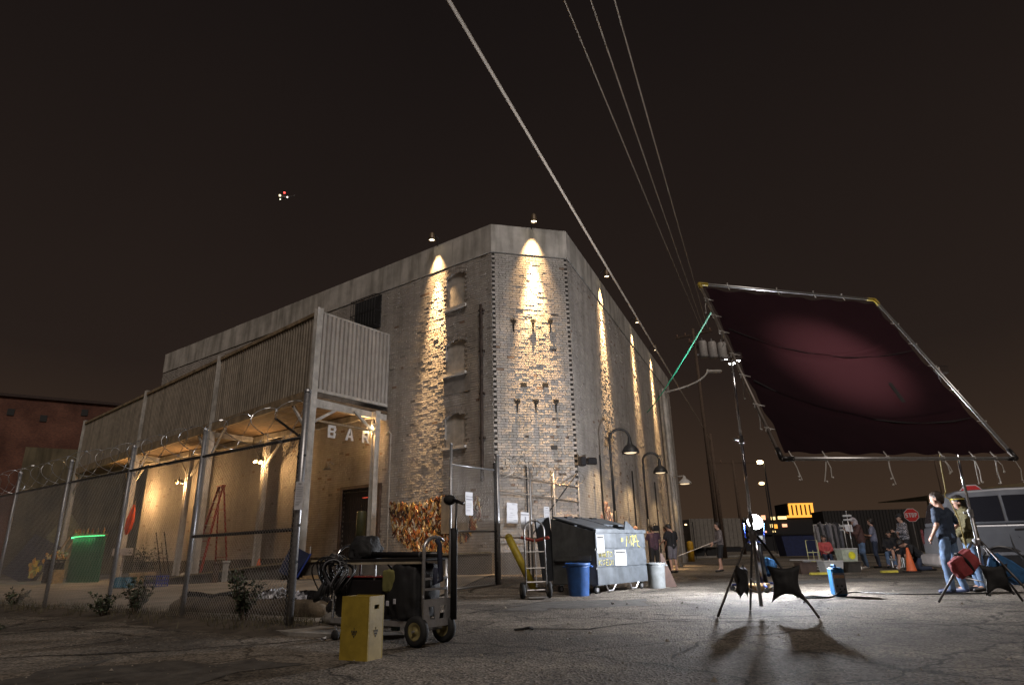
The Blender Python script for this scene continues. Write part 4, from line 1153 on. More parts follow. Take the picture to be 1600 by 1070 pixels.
for (o, ax, n_, c) in ((bx0, la, nl_, .15), (bx0, ra, nr_, .105)):      # small burnt-in stamps
    mb = MB(); z = .225; q = o + n_ * .0015
    def st(x0, z0, x1, z1): mb.prism([(c + x0, z + z0), (c + x1, z + z0), (c + x1, z + z1), (c + x0, z + z1)], ax, UP, n_, .0012, q)
    for k in range(4): st(-.03 + k * .016, .0, -.019 + k * .016, .013)
    st(-.03, -.006, .031, -.003)
    for k in range(3): st(-.02 + k * .015, -.024, -.009 + k * .015, -.011)
    mb.prism([(c - .01, z - .03), (c, z - .048), (c + .01, z - .03)], ax, UP, n_, .0012, q); st(-.003, .018, .003, .036)
    stuff(mb.build('stamp', INK, root))

# ------------------------------------------------------------------ folding equipment cart
A0, B0 = V(-.86, 6.86, 0), V(-1.93, 7.62, 0)
ca = (B0 - A0).normalized(); cl = V(-ca.y, ca.x, 0)
if cl.y > 0: cl = -cl
CLn = (B0 - A0).length
def cp(s, w, z): return A0 + ca * s + cl * w + UP * z
cart = thing('equipment_cart', 'aluminium folding equipment cart with pneumatic wheels loaded with black bags', 'cart', A0.lerp(B0, .5))
M = Matrix((cl, UP, ca)).transposed(); Mx = Matrix((UP, ca, cl)).transposed()
wheels = []
for s, w in ((.03, .20), (.03, -.20)):
    c = cp(s, w, .142)
    mb = MB(); mb.lathe([(.085, -.036), (.120, -.042), (.136, -.03), (.142, -.012), (.142, .012), (.136, .03), (.120, .042), (.085, .036)], c, 26, M=Mx, cap=False); wo = mb.build('wheel', RUBBER, cart, smooth=True)
    mb = MB(); mb.lathe([(.0, -.034), (.022, -.034), (.03, -.02), (.06, -.016), (.075, -.034), (.087, -.032), (.087, .032), (.075, .034), (.06, .016), (.03, .02), (.022, .034), (0, .034)], c, 20, M=Mx, cap=False); mb.build('rim', mat('brass_rim', (.42, .36, .17), .45, .5, .2, 12), wo, smooth=True)
for w in (.18, -.18):
    c = cp(CLn - .06, w, .05); mb = MB(); mb.lathe([(.0, -.018), (.045, -.02), (.05, -.008), (.05, .008), (.045, .02), (0, .018)], c, 14, M=Mx, cap=False); mb.build('caster', RUBBER, cart, smooth=True)
    mb = MB(); mb.tube([c, c + UP * .1], .012, 6); mb.build('caster_fork', STEEL, cart)
mb = MB(); mb.tube([cp(.03, .26, .142), cp(.03, -.26, .142)], .012, 8); mb.build('axle', STEEL, cart)
mb = MB()
for w in (.19, -.19): mb.beam(cp(.0, w, .20), cp(CLn, w, .20), .03, .05)
for k in range(5): mb.beam(cp(.15 + k * .27, .19, .2), cp(.15 + k * .27, -.19, .2), .04, .03)
mb.build('deck_frame', ALU, cart)
mb = MB()
N = 8        # upright at the nose end, with its bent handle and cross bars
arc = [cp(-.02, .17 * cos(pi * k / N), .90 + .12 * sin(pi * k / N)) for k in range(N + 1)]
arc = [cp(-.02, .17, .20)] + arc[:6] + [cp(-.02, -.12, .985)]
mb.tube(arc, .019, 10); mb.build('nose_handle', ALU, cart, smooth=True)
mb = MB(); mb.tube([cp(-.02, -.17, .20), cp(-.02, -.17, .80)], .016, 8); mb.build('nose_upright', ALU, cart, smooth=True)
for z in (.52, .62): mb = MB(); mb.beam(cp(-.03, .17, z), cp(-.03, -.17, z), .03, .022); mb.build('cross_bar', ALU, cart)
mb = MB()     # nose plate with two slanted slots
q = lambda w, z: cp(-.055, w, z)
for pg in ([(-.20, .17), (.20, .17), (.20, .24), (-.20, .24)], [(-.20, .36), (.20, .36), (.20, .43), (-.20, .43)], [(.10, .24), (.20, .24), (.20, .36), (.13, .36)], [(-.03, .24), (.03, .24), (.045, .36), (-.045, .36)], [(-.20, .24), (-.10, .24), (-.13, .36), (-.20, .36)]):
    mb.prism(pg, cl, UP, -ca, .014, cp(-.045, 0, 0))
mb.build('nose_plate', ALU, cart)
mb = MB(); arc = [cp(CLn, .18 * cos(pi * k / 8), .80 + .17 * sin(pi * k / 8)) for k in range(9)]
mb.tube([cp(CLn, .18, .2)] + arc + [cp(CLn, -.18, .2)], .016, 8); mb.build('rear_handle', CHROME, cart, smooth=True)
mb = MB(); mb.rbox(cp(CLn / 2, 0, .805), (CLn + .04, .40, .035), .01, rz=atan2(ca.y, ca.x)); mb.build('top_shelf', BLACKPLASTIC, cart)
mb = MB(); mb.beam(cp(.0, .19, .775), cp(CLn, .19, .775), .02, .022); mb.build('shelf_lip', mat('shelf_edge', (.42, .36, .26), .6), cart)
mb = MB(); mb.tube([cp(CLn * .52, .17, .22), cp(CLn * .52, .17, .79)], .014, 8); mb.build('shelf_post', ALU, cart)
def bag(c, d, rz, name, label, m, r_=.06, seed=1, amp=.10, squash=0.0, cat='bag'):
    """soft bag: rounded box with lumps"""
    mbx = MB(); N = 9; vs = []; R = Matrix.Rotation(rz, 3, 'Z')
    bm = bmesh.new(); bmesh.ops.create_cube(bm, size=2.0); bmesh.ops.subdivide_edges(bm, edges=bm.edges, cuts=13, use_grid_fill=True)
    for v in bm.verts:
        p = v.co.copy(); L = max(abs(p.x), abs(p.y), abs(p.z))
        q = p.normalized() * 1.22
        p = p.lerp(q, .42)
        k = 1 + amp * mnoise.noise(p * 1.4 + V(seed, seed * 2, 0)) + amp * .4 * mnoise.noise(p * 4 + V(seed, 0, 3))
        p *= k + amp * .55 * (.5 - abs(mnoise.noise(p * 2.6 + V(0, seed, 7))) * 1.6)
        if squash and p.z > 0: p.x *= 1 - squash * p.z; p.y *= 1 - squash * p.z
        v.co = Vector(c) + R @ V(p.x * d[0] / 2.1, p.y * d[1] / 2.1, p.z * d[2] / 2.1)
    bm.verts.ensure_lookup_table()
    mbx.add([v.co for v in bm.verts], [[v.index for v in f.verts] for f in bm.faces]); bm.free()
    return mbx
rzc = atan2(ca.y, ca.x)
PURPLEB = mat('dark_equipment_case', (.010, .008, .009), .55, 0, .3, 10)
root = thing('equipment_case', 'long black equipment case with a red rim on the cart deck', 'case', cp(.9, 0, .24))
mb = MB(); mb.rbox(cp(.86, 0, .43), (.86, .38, .40), .03, rz=rzc); mb.build('body', PURPLEB, root)
mb = MB(); mb.rbox(cp(.86, 0, .638), (.87, .39, .012), .004, rz=rzc); mb.build('rim', mat('red_rim', (.25, .02, .02), .5), root)
root = thing('camera_bag', 'black soft bag with an olive pouch on the cart by the nose plate', 'bag', cp(.25, 0, .24))
bag(cp(.24, .02, .50), (.40, .42, .56), rzc, '', '', None, seed=3).build('body', BLACKCLOTH, root, smooth=True)
bag(cp(.42, .20, .60), (.17, .07, .22), rzc + .15, '', '', None, seed=5).build('pouch', mat('olive_pouch', (.17, .16, .05), .8, 0, .2, 8), root, smooth=True)
mb = MB(); mb.tube([cp(.46, .12, .70), cp(.52, .14, .76), cp(.46, .14, .79), cp(.36, .12, .78), cp(.28, .10, .76)], .012, 6); mb.build('handle', BLACKCLOTH, root, smooth=True)
for k in range(3):
    mb = MB(); mb.rbox(cp(.30 + .10 * k, .245, .41 - .02 * k), (.035, .012, .05), .004, rz=rzc + .2 * k); mb.build('buckle', mat('pale_buckle', (.5, .5, .55), .4), root)
tag(bag(cp(CLn - .28, 0, .935), (.30, .30, .26), rzc + .3, '', '', None, seed=9, squash=.25, amp=.16).build('backpack', BLACKCLOTH, smooth=True), 'black backpack on the top shelf of the cart', 'backpack')
root = thing('boom_pole_case', 'long black pole bag lying along the top shelf of the cart', 'pole bag', cp(.4, 0, .83))
mb = MB(); mb.tube([cp(CLn - .45, .04, .86), cp(.4, .02, .855), cp(-.08, -.02, .85)], [.035, .03, .028], 10); mb.build('tube', BLACKPLASTIC, root, smooth=True)
mb = MB(); mb.lathe([(.032, -.012), (.034, 0), (.032, .012)], cp(.18, .0, .852), 12, M=Matrix((cl, UP, ca)).transposed(), cap=False); mb.build('ring', ALU, root)
def coil(p, rad, n, seed, label, m=BLACKPLASTIC, w=.05, tall=1.35):
    r = random.Random(seed); root = thing('cable_coil', label, 'cable', p - UP * rad * tall)
    for k in range(n):
        R = rad * r.uniform(.72, 1.08); ph = r.uniform(-.3, .3); off = V(r.gauss(0, w), r.gauss(0, w), r.gauss(0, .02))
        pts = [p + off + ca * (R * cos(2 * pi * j / 20) * .75) * (1) + cl * (.06 * sin(4 * pi * j / 20 + ph)) + UP * (R * tall * sin(2 * pi * j / 20) - .02) for j in range(20)]
        mb = MB(); mb.tube(pts, r.choice((.006, .008, .010)), 6, closed=True)
        mb.build('loop', m if k % 5 else mat('grey_cable', (.12, .12, .13), .5), root, smooth=True)
    mb = MB(); mb.tube([p + UP * rad * tall * 1.02, p + cl * .05 + UP * rad * .9 * tall, p - cl * .04 + UP * rad * .8 * tall], .03, 6); mb.build('tie', BLACKCLOTH, root)
coil(cp(CLn + .16, .10, .66), .15, 16, 2, 'thick coil of black cables hanging on the outer end of the cart')
coil(cp(CLn - .14, .24, .66), .12, 12, 3, 'smaller coil of black cables hanging inside the rear handle of the cart')
mb = MB(); mb.tube([cp(CLn + .2, .14, .55), cp(CLn + .3, .16, .42), cp(CLn + .36, .16, .38)], [.05, .045, .02], 8); tag(mb.build('glove', BLACKCLOTH, smooth=True), 'black glove dangling below the cable coil on the cart', 'glove')
root = thing('boom_microphone', 'boom microphone with black windscreen clipped upright to the cart', 'microphone', cp(-.08, -.2, .2))
mp = cp(-.10, -.16, 1.40)
mb = MB(); mb.ball(mp + ca * .03, (.068, .06, .055), 14, 9); mb.build('windscreen', RUBBER, root, smooth=True)
mb = MB(); mb.tube([mp, mp - ca * .10 - UP * .025, mp - ca * .16 - UP * .045], [.022, .018, .02], 8); mb.build('body', BLACKPLASTIC, root, smooth=True)
mb = MB(); mb.tube([mp - ca * .07 - UP * .03, cp(-.12, -.2, 1.1), cp(-.10, -.21, .95)], .012, 8); mb.build('pole', BLACKPLASTIC, root, smooth=True)
mb = MB(); mb.tube([cp(-.09, -.21, .22), cp(-.09, -.215, .98), cp(-.09, -.215, 1.11)], [.034, .036, .042], 12); mb.build('quiver', BLACKCLOTH, root, smooth=True)
mb = MB(); mb.tube([cp(-.05, .02, 1.0), cp(-.075, .0, .95), cp(-.07, -.02, .75), cp(-.06, -.05, .60), cp(-.05, .04, .57), cp(-.06, .03, .72)], .026, 8); tag(mb.build('strap', mat('navy_strap', (.02, .025, .05), .8, 0, .2), smooth=True), 'dark webbing strap looped over the cart handle', 'strap')
mb = MB(); mb.tube([cp(.35, .05, .17), cp(.3, .08, .10), cp(.25, .1, .15)], .006, 5); mb.rbox(cp(.42, .1, .15), (.1, .05, .06), .01, rz=rzc); mb.build('hanging_clip', mat('green_clip', (.02, .05, .04), .5), cart)

# ------------------------------------------------------------------ hand truck, leaning yellow post, bins, dumpster
hand_truck(V(.36, 13.0, 0), radians(8), 1.45, mat('worn_tube', (.30, .29, .28), .4, .6, .25, 12), 'hand truck with bent handle standing before the yellow post', wheel=.15, lean=.08)
for (w, h, z, col) in ((.5, .07, 1.0, (.35, .06, .03)),):
    mb = MB(); mb.tube([V(.08, 13.12, 1.13), V(.36, 13.18, 1.06), V(.64, 13.12, 1.12)], .035, 6); tag(mb.build('red_strap', mat('red_strap', (.32, .05, .03), .7)), 'red padded strap tied over the hand truck', 'strap')
root = thing('leaning_post', 'yellow steel post leaning to the left behind the hand truck', 'post', V(.42, 14.9, 0))
d = V(-.44, -.05, .9).normalized()
mb = MB(); mb.tube([V(.44, 14.9, -.1), V(.44, 14.9, -.1) + d * 1.42], .085, 14); mb.build('pipe', mat('yellow_post_paint', (.47, .36, .03), .55, 0, .3, 4, stain=.4), root, smooth=True)
mb = MB(); mb.ball(V(.44, 14.9, -.1) + d * 1.42, .084, 12, 6); mb.build('cap', mat('yellow_post_paint', (1,1,1)), root, smooth=True)
def bin_(p, r0, r1, h, m, label, ribs=True):
    root = thing('trash_barrel', label, 'barrel', p)
    mb = MB(); mb.lathe([(r0, 0), (r0 * 1.01, .02), (r0 + (r1 - r0) * .8, h * .86), (r1, h * .9), (r1 * .93, h * .9), (r0 * .93, .03), (0, .03)], p, 22, cap=False); mb.lathe([(0, 0.002), (r0, 0)], p, 22, cap=False); mb.build('body', m, root, smooth=True)
    mb = MB(); mb.lathe([(r1, h * .9), (r1 * 1.05, h * .91), (r1 * 1.06, h), (r1 * 1.0, h), (r1 * .97, h * .92)], p, 22, cap=False); mb.build('rim', m, root, smooth=True)
    for s in (-1, 1): mb = MB(); mb.tube([p + V(s * r1, -.06, h * .9), p + V(s * (r1 + .05), 0, h * .88), p + V(s * r1, .06, h * .9)], .018, 6); mb.build('handle', m, root)
bin_(V(1.22, 13.55, 0), .20, .245, .62, mat('blue_barrel_plastic', (.016, .075, .25), .5, 0, .25, 7, .1, 30), 'blue plastic trash barrel in front of the dumpster')
bin_(V(3.2, 15.55, 0), .19, .22, .55, mat('grey_barrel_plastic', (.20, .215, .22), .5, 0, .2, 6), 'pale grey trash barrel at the right end of the dumpster')
mb = MB(); mb.prism([(0, 0), (.34, 0), (.05, .75), (0, .75)], V(1, .1, 0).normalized(), UP, V(-.1, 1, 0), .04, V(3.38, 15.75, 0)); tag(mb.build('leaning_board', mat('brown_board', (.07, .04, .03), .8, 0, .3, 6)), 'dark brown tapered board leaning beside the grey barrel', 'board')

DUMP = mat('dumpster_paint', (.098, .112, .128), .5, .1, .25, 4, .1, 40, stain=.3)
DUMPD = mat('dumpster_lid_plastic', (.04, .044, .05), .6, 0, .25, 6)
D0 = V(1.62, 13.8, 0); df, ds = heading(40), heading(-50)
FW, SD = 2.08, 1.12
def dp(u, v, z): return D0 + df * u + ds * v + UP * z
dm = thing('dumpster', 'grey steel dumpster on casters with yellow graffiti and white notices', 'dumpster', D0 + df * 1.04 + ds * .56)
zf, zr, zb_ = 1.22, 1.53, .17
nf = -ds
mb = MB(); mb.prism([(0, zb_), (SD, zb_), (SD, zr), (0, zf)], ds, UP, df, .025, dp(0, 0, 0)); mb.build('side_plate', mat('dumpster_side', (.13, .135, .135), .6, .1, .25, 4, stain=.3), dm)
mb = MB(); mb.prism([(0, zb_), (SD, zb_), (SD, zr), (0, zf)], ds, UP, -df, .025, dp(FW, 0, 0)); mb.build('side_plate', DUMP, dm)
mb = MB(); mb.prism([(.0, zb_), (FW, zb_), (FW, zf - .003), (.0, zf - .003)], df, UP, ds, .02, dp(0, 0.001, 0)); fp = mb.build('front_plate', DUMP, dm)
for (z0, z1) in ((zb_ + .0, .48), (.525, .85), (.895, zf - .02)):
    mb = MB(); mb.prism([(.012, z0), (FW - .012, z0), (FW - .012, z1), (.012, z1)], df, UP, nf, .022, dp(0, -.001, 0)); mb.build('front_panel', DUMP, dm)
mb = MB(); mb.beam(dp(-.01, -.02, zf + .02), dp(FW + .01, -.02, zf + .02), .07, .07); mb.build('front_rim', DUMP, dm)
mb = MB(); mb.prism([(0, zb_), (FW, zb_), (FW, zr), (0, zr)], df, UP, -ds, .02, dp(0, SD, 0)); mb.build('rear_plate', DUMP, dm)
mb = MB(); mb.prism([(0, 0), (FW, 0), (FW, SD), (0, SD)], df, ds, UP, .02, dp(0, 0, zb_)); mb.build('floor_plate', DUMPD, dm)
# lids: left one shut, right one propped so that its raised gusset shows
sl = (ds * SD + UP * (zr - zf)).normalized(); sn = df.cross(sl).normalized()
if sn.z < 0: sn = -sn
mb = MB(); mb.prism([(.02, .02), (FW * .48, .02), (FW * .48, 1.13), (.02, 1.13)], df, sl, sn, .035, dp(0, 0, zf + .03)); mb.build('lid', DUMP, dm)
mb = MB(); mb.prism([(FW * .52, .45), (FW - .03, .45), (FW - .03, 1.13), (FW * .52, 1.13)], df, sl, sn, .035, dp(0, 0, zf + .03)); mb.build('lid', DUMP, dm)
for u in (.5, .9, 1.5): 
    mb = MB(); mb.rbox(dp(u, 1.0, zr + .03), (.22, .1, .06), .01, rz=atan2(df.y, df.x)); mb.build('lid_hinge', BLACKPLASTIC, dm)
mb = MB(); mb.prism([(0, 0), (.5, 0), (.12, .2), (.05, .2)], df, UP, ds, .03, dp(1.45, .12, zf + .05)); mb.build('gusset', DUMP, dm)
mb = MB(); mb.beam(dp(-.02, .1, .7), dp(-.02, SD - .1, .7), .05, .1); mb.build('fork_pocket', mat('dumpster_side', (1,1,1)), dm)
mb = MB(); mb.beam(dp(-.05, SD + .03, .25), dp(-.2, SD + .1, 1.55), .04, .5, up=df); mb.build('rear_flap', DUMPD, dm)
for (u, v) in ((.12, .1), (FW - .12, .1), (.12, SD - .1), (FW - .12, SD - .1)):
    mb = MB(); c = dp(u, v, .085)
    mb.lathe([(.03, -.025), (.07, -.028), (.085, -.012), (.085, .012), (.07, .028), (.03, .025)], c, 16, M=Matrix((UP, df, ds)).transposed(), cap=False); w = mb.build('caster', RUBBER, dm, smooth=True)
    mb = MB(); mb.lathe([(0, -.03), (.04, -.03), (.04, .03), (0, .03)], c, 12, M=Matrix((UP, df, ds)).transposed(), cap=False); mb.build('hub', STEEL, w)
    mb = MB(); mb.box(c + UP * .08, (.12, .1, .03), rz=.7); mb.build('caster_plate', STEEL, dm)
for u0 in (.34, 1.3):
    mb = MB(); mb.tube([dp(u0, .0, zb_), dp(u0 + .1, .02, .05), dp(u0 + .28, .02, .05), dp(u0 + .38, .0, zb_)], .018, 6); mb.build('skid', STEEL, dm)
def notice(u0, z0, w, h):
    mb = MB(); mb.prism([(u0, z0), (u0 + w, z0), (u0 + w, z0 + h), (u0, z0 + h)], df, UP, nf, .003, dp(0, -.026, 0)); s = mb.build('notice', WHITEPAPER, dm)
    mb = MB(); mb.prism([(u0 + .06 * w, z0 + h * .80), (u0 + .94 * w, z0 + h * .80), (u0 + .94 * w, z0 + h * .9), (u0 + .06 * w, z0 + h * .9)], df, UP, nf, .001, dp(0, -.0295, 0))
    for k in range(5): mb.prism([(u0 + .1 * w, z0 + h * (.16 + .11 * k)), (u0 + (.9 - .13 * (k % 3)) * w, z0 + h * (.16 + .11 * k)), (u0 + (.9 - .13 * (k % 3)) * w, z0 + h * (.18 + .11 * k)), (u0 + .1 * w, z0 + h * (.18 + .11 * k))], df, UP, nf, .001, dp(0, -.0295, 0))
    stuff(mb.build('print', INK, s))
notice(.05, .80, .27, .36); notice(.72, .53, .46, .32)
YEL = mat('yellow_spray_paint', (.50, .44, .12), .7, 0, .3, 14)
def scrawl(strokes, u0, z0, sx, sz, name='graffiti', w=.012):
    for stp in strokes:
        mb = MB(); mb.tube([dp(u0 + x * sx, -.024, z0 + y * sz) for (x, y) in stp], w, 5); mb.build(name, YEL, dm)
scrawl([[(0, 0), (.12, 1.0), (.28, .25), (.42, 1.05), (.5, .1)], [(.42, .95), (1.0, 1.02)], [(.68, 1.1), (.66, .0)], [(.62, .2), (.98, 1.15), (1.1, .05), (1.3, -.1)], [(.72, .45), (1.2, .5)]], 1.22, .92, .46, .22)
mb = MB(); mb.lathe([(0, 0), (.045, 0), (.045, .004), (0, .004)], dp(1.06, -.026, 1.06), 10, M=Matrix((df, UP, -ds)).transposed(), cap=False); mb.build('graffiti', YEL, dm)
wa = [[(0, 1), (.1, 0), (.2, .7), (.3, 0), (.4, 1)], [(.48, 0), (.62, 1), (.76, 0)], [(.53, .4), (.72, .4)], [(.85, 0), (.85, 1), (1.05, .9), (1.0, .55), (.85, .5), (1.1, 0)], [(1.15, 1), (1.5, 1)], [(1.32, 1), (1.32, 0)], [(1.6, .9), (1.9, .9), (1.95, .2), (1.65, .1), (1.6, .9)]]
scrawl(wa, .08, .71, .27, .11, w=.009)
kb = [[(0, 1), (0, 0)], [(.35, 1), (0, .5), (.35, 0)], [(.8, .95), (.5, .8), (.8, .4), (.5, .05)], [(1.3, 1), (1.0, 1), (1.0, 0), (1.3, 0)], [(1.0, .5), (1.25, .5)], [(1.5, 0), (1.5, 1), (1.8, .7), (1.75, .2), (1.5, 0)], [(2.0, 0), (2.0, 1)]]
scrawl(kb, .08, .55, .27, .11, w=.009)

# ------------------------------------------------------------------ overhead frame with black cloth on two stands
sTL, sTR, sBR, sBL = V(3.14, 9.68, 5.02), V(6.67, 10.78, 5.09), V(6.61, 8.42, 1.87), V(3.07, 7.33, 1.80)
fr = thing('overhead_scrim', 'large tilted square frame stretched with black cloth, glowing dull red from behind', 'overhead frame', sBL.lerp(sBR, .5))
for a, b, m in ((sTL, sTR, ALU), (sTR, sBR, ALU), (sBR, sBL, ALU), (sBL, sTL, mat('brown_aged_tube', (.22, .19, .17), .45, .5, .2))):
    mb = MB(); mb.tube([a, b], .022, 8); mb.build('frame_tube', m, fr, smooth=True)
for c, m in ((sTL, 'y'), (sTR, 'y'), (sBR, ''), (sBL, '')):
    mb = MB(); u = ((sTL + sTR + sBR + sBL) / 4 - c).normalized()
    for o in (sTR - sTL, sBL - sTL):
        s = 1 if o.dot(u) > 0 else -1
        mb.tube([c, c + o.normalized() * s * .16], .03, 8)
    mb.build('corner_joint', mat('yellow_joint', (.45, .33, .04), .6, 0, .2) if m else BLACKPLASTIC, fr, smooth=True)
def cloth_material():
    m = bpy.data.materials.new('black_overhead_cloth'); m.use_nodes = True
    n, l = m.node_tree.nodes, m.node_tree.links
    n.remove(n['Principled BSDF'])
    d = n.new('ShaderNodeBsdfDiffuse'); d.inputs['Color'].default_value = (.005, .0045, .0055, 1)
    t = n.new('ShaderNodeBsdfTranslucent')
    nz = n.new('ShaderNodeTexNoise'); nz.inputs['Scale'].default_value = 260; tc = n.new('ShaderNodeTexCoord'); l.new(tc.outputs['Object'], nz.inputs['Vector'])
    cr = n.new('ShaderNodeValToRGB'); cr.color_ramp.elements[0].color = (.0024, .0008, .0009, 1); cr.color_ramp.elements[1].color = (.0052, .0017, .0019, 1); l.new(nz.outputs['Fac'], cr.inputs[0]); l.new(cr.outputs[0], t.inputs['Color'])
    a = n.new('ShaderNodeAddShader'); l.new(d.outputs[0], a.inputs[0]); l.new(t.outputs[0], a.inputs[1]); l.new(a.outputs[0], n['Material Output'].inputs['Surface'])
    return m
def sp_(u, v): return (sTL.lerp(sTR, u)).lerp(sBL.lerp(sBR, u), v)
sN = (sTR - sTL).cross(sBL - sTL).normalized()
if sN.y > 0: sN = -sN
mb = MB(); NX, NY = 150, 150
for j in range(NY + 1):
    for i in range(NX + 1):
        u, v = .025 + .95 * i / NX, .03 + .945 * j / NY
        eu = min(i, NX - i) / NX; ev = min(j, NY - j) / NY
        sag = -.16 * (4 * u * (1 - u)) ** .8 * (4 * v * (1 - v)) ** .8                 # belly hangs away from the upper face
        sc = .02 * sin(i * 2 * pi / 25) * max(0, 1 - ev * 9) + .012 * sin(j * 2 * pi / 25) * max(0, 1 - eu * 9)
        f1 = math.exp(-((v - (.42 + .22 * (u - .5) ** 2 * -3)) / .016) ** 2) * .05 * min(1, eu * 5)
        f2 = math.exp(-((v - (.80 + .40 * (u - .62) ** 2 * -1.2)) / .014) ** 2) * .055 * min(1, eu * 5)
        f3 = .022 * mnoise.noise(V(u * 3 - v * 2, v * 9 + u * 4, 1.5)) + .045 * mnoise.noise(V(u * 1.5, v * 4 + (u - .2) ** 2 * 4, 4)) * max(0, 1 - u * 1.6)
        inset = .012 * (abs(sin(i * pi / 10)) * max(0, 1 - ev * 25))
        mb.v.append(sp_(u, v) + sN * (sag + sc + f1 + f2 + f3 + .012 * mnoise.noise(V(u * 14 + v * 5, v * 22 - u * 6, 8)) * (.4 + max(0, 1 - eu * 4)))); mb.c.append((1, 1, 1))
for j in range(NY):
    for i in range(NX):
        a = j * (NX + 1) + i; mb.f.append((a, a + 1, a + NX + 2, a + NX + 1))
clo = mb.build('black_cloth', cloth_material(), fr, smooth=True, recalc=False)
for (v0, k0, u0, amp_) in ((.43, -.30, .62, .010), (.82, -.36, .74, .013)):      # added black tubes imitate the dark shade lines of folds
    mb = MB(); pts = []
    for i in range(61):
        u = .04 + .92 * i / 60; v = v0 + k0 * (u - u0) ** 2 + .006 * mnoise.noise(V(u * 9, v0 * 7, 1))
        sag_ = -.16 * (4 * u * (1 - u)) ** .8 * (4 * v * (1 - v)) ** .8
        pts.append(sp_(u, v) + sN * (sag_ + .03))
    mb.tube(pts, [amp_ * (.35 + .8 * abs(sin(i * .19 + v0 * 9))) for i in range(61)], 6); mb.build('dark_line', BLACKCLOTH, fr, smooth=True)
mb = MB(); c = sp_(.70, .66); ux = (sTR - sTL).normalized(); vy = (sBL - sTL).normalized()
mb.prism([(-.035, -.22), (.045, -.24), (.035, .2), (-.045, .22)], ux, vy, sN, .003, c - sN * .055); mb.build('cloth_patch', INK, fr)
ROPE = mat('white_tie_cord', (.62, .60, .57), .8, 0, .1)
r = random.Random(17)
def tie(c, inward, n=2):
    mb = MB(); mb.tube([c - inward * .05 + V(0, 0, .03), c + inward * .12], .007, 5)
    mb.tube([c + V(.03 * cos(k), 0, .03 * sin(k)) for k in (0, 1.2, 2.4, 3.6, 4.8)], .008, 5, closed=True)
    for k in range(n):
        L = r.uniform(.16, .32); x = r.uniform(-.05, .05)
        mb.tube([c + V(x * .2, 0, -.02), c + V(x, -.02, -L * .5), c + V(x * 1.2 + .03 * r.uniform(-1, 1), -.02, -L)], .006, 5)
        mb.ball(c + V(x * 1.2, -.02, -L), .013, 6, 4)
    mb.build('tie', ROPE, fr)
for u in (.04, .17, .42, .66, .80, .90, .985): tie(sBL.lerp(sBR, u), (sTL - sBL).normalized(), 2 if u not in (.985,) else 1)
for u in (.13, .25, .36, .50, .62, .77, .88): tie(sTL.lerp(sBL, u), ux, 2 if u < .5 else 1)
for u in (.15, .42, .63, .8): mb = MB(); c = sTL.lerp(sTR, u); mb.tube([c + vy * .12, c - UP * .0, c + UP * .05], .007, 5); mb.ball(c + UP * .05, .014, 6, 4); mb.build('tie', ROPE, fr)
for u in (.2, .35, .5, .65, .82): mb = MB(); c = sTR.lerp(sBR, u); mb.tube([c - ux * .12, c, c + ux * .05], .007, 5); mb.ball(c + ux * .05, .014, 6, 4); mb.build('tie', ROPE, fr)
# green guy rope to the warehouse, yellow rope at the right
mb = MB(); a, b = sTL.lerp(sBL, .21), onR(12.6, 7.4, .1)
mb.tube([a.lerp(b, k / 12) - UP * (.12 * 4 * (k / 12) * (1 - k / 12)) for k in range(13)], [.014 + .012 * k / 12 for k in range(13)], 6); tag(mb.build('guy_rope', mat('green_rope', (.02, .34, .18), .7, 0, .1)), 'taut green guy rope from the black-cloth frame to the warehouse wall', 'rope')
mb = MB(); a = sTR.lerp(sBR, .8)
ys = [V(6.55, 9.7, 2.6), V(6.62, 9.95, 2.0), V(6.70, 10.1, 1.6), V(6.66, 10.1, 1.52), V(6.74, 10.12, 1.48), V(6.86, 10.2, 1.2), V(6.95, 10.3, .5)]
mb.tube(ys, .010, 6); tag(mb.build('guy_rope', mat('yellow_rope', (.36, .27, .06), .7, 0, .1)), 'thin knotted yellow rope behind the right-hand stand', 'rope')

def tripod(base, top, feet, hub_z, label, masts):
    root = thing('light_stand', label, 'stand', base)
    zt = top.z
    for (z0, z1, rr, m) in masts:
        p, q = base.lerp(top, (z0 - base.z) / (zt - base.z)), base.lerp(top, (z1 - base.z) / (zt - base.z))
        mb = MB(); mb.tube([p, q], rr, 10); mb.build('mast_section', m, root, smooth=True)
    for k, (z0, z1, rr, m) in enumerate(masts[:-1]):
        p = base.lerp(top, (z1 - base.z) / (zt - base.z)); mb = MB(); mb.lathe([(rr * 1.5, -.05), (rr * 1.5, .05)], p, 10); mb.tube([p, p + V(-.09, -.03, 0)], .012, 6); mb.ball(p + V(-.1, -.03, 0), .022, 8, 5); mb.build('collar', STEEL, root)
    hub = base.lerp(top, (hub_z - base.z) / (zt - base.z))
    mb = MB(); mb.lathe([(.05, -.06), (.06, -.03), (.06, .03), (.05, .05)], hub, 12); mb.build('hub', STEEL, root)
    for f in feet:
        d = (V(*f) - hub); mb = MB(); h0 = hub + V(d.x, d.y, 0).normalized() * .06
        mb.tube([h0, V(*f) + UP * .015], .016, 8); mb.build('leg', mat('dark_leg_tube', (.10, .09, .085), .45, .5, .2), root, smooth=True)
        bq = base + UP * .22; e = h0.lerp(V(*f), .55); mb = MB(); mb.tube([V(bq.x, bq.y, .28), e], .010, 6); mb.build('leg_brace', STEEL, root)
    # grip head at the top
    mb = MB(); mb.lathe([(.05, -.04), (.05, .04)], top, 10); mb.rbox(top + V(.06, -.04, .05), (.14, .08, .12), .015); mb.tube([top + V(-.12, 0, .04), top + V(.1, 0, .04)], .014, 6); mb.ball(top + V(-.13, 0, .04), .03, 8, 5); mb.build('grip_head', CHROME, root, smooth=False)
    return root
GOLD = mat('brass_mast', (.42, .36, .24), .3, .8, .1)
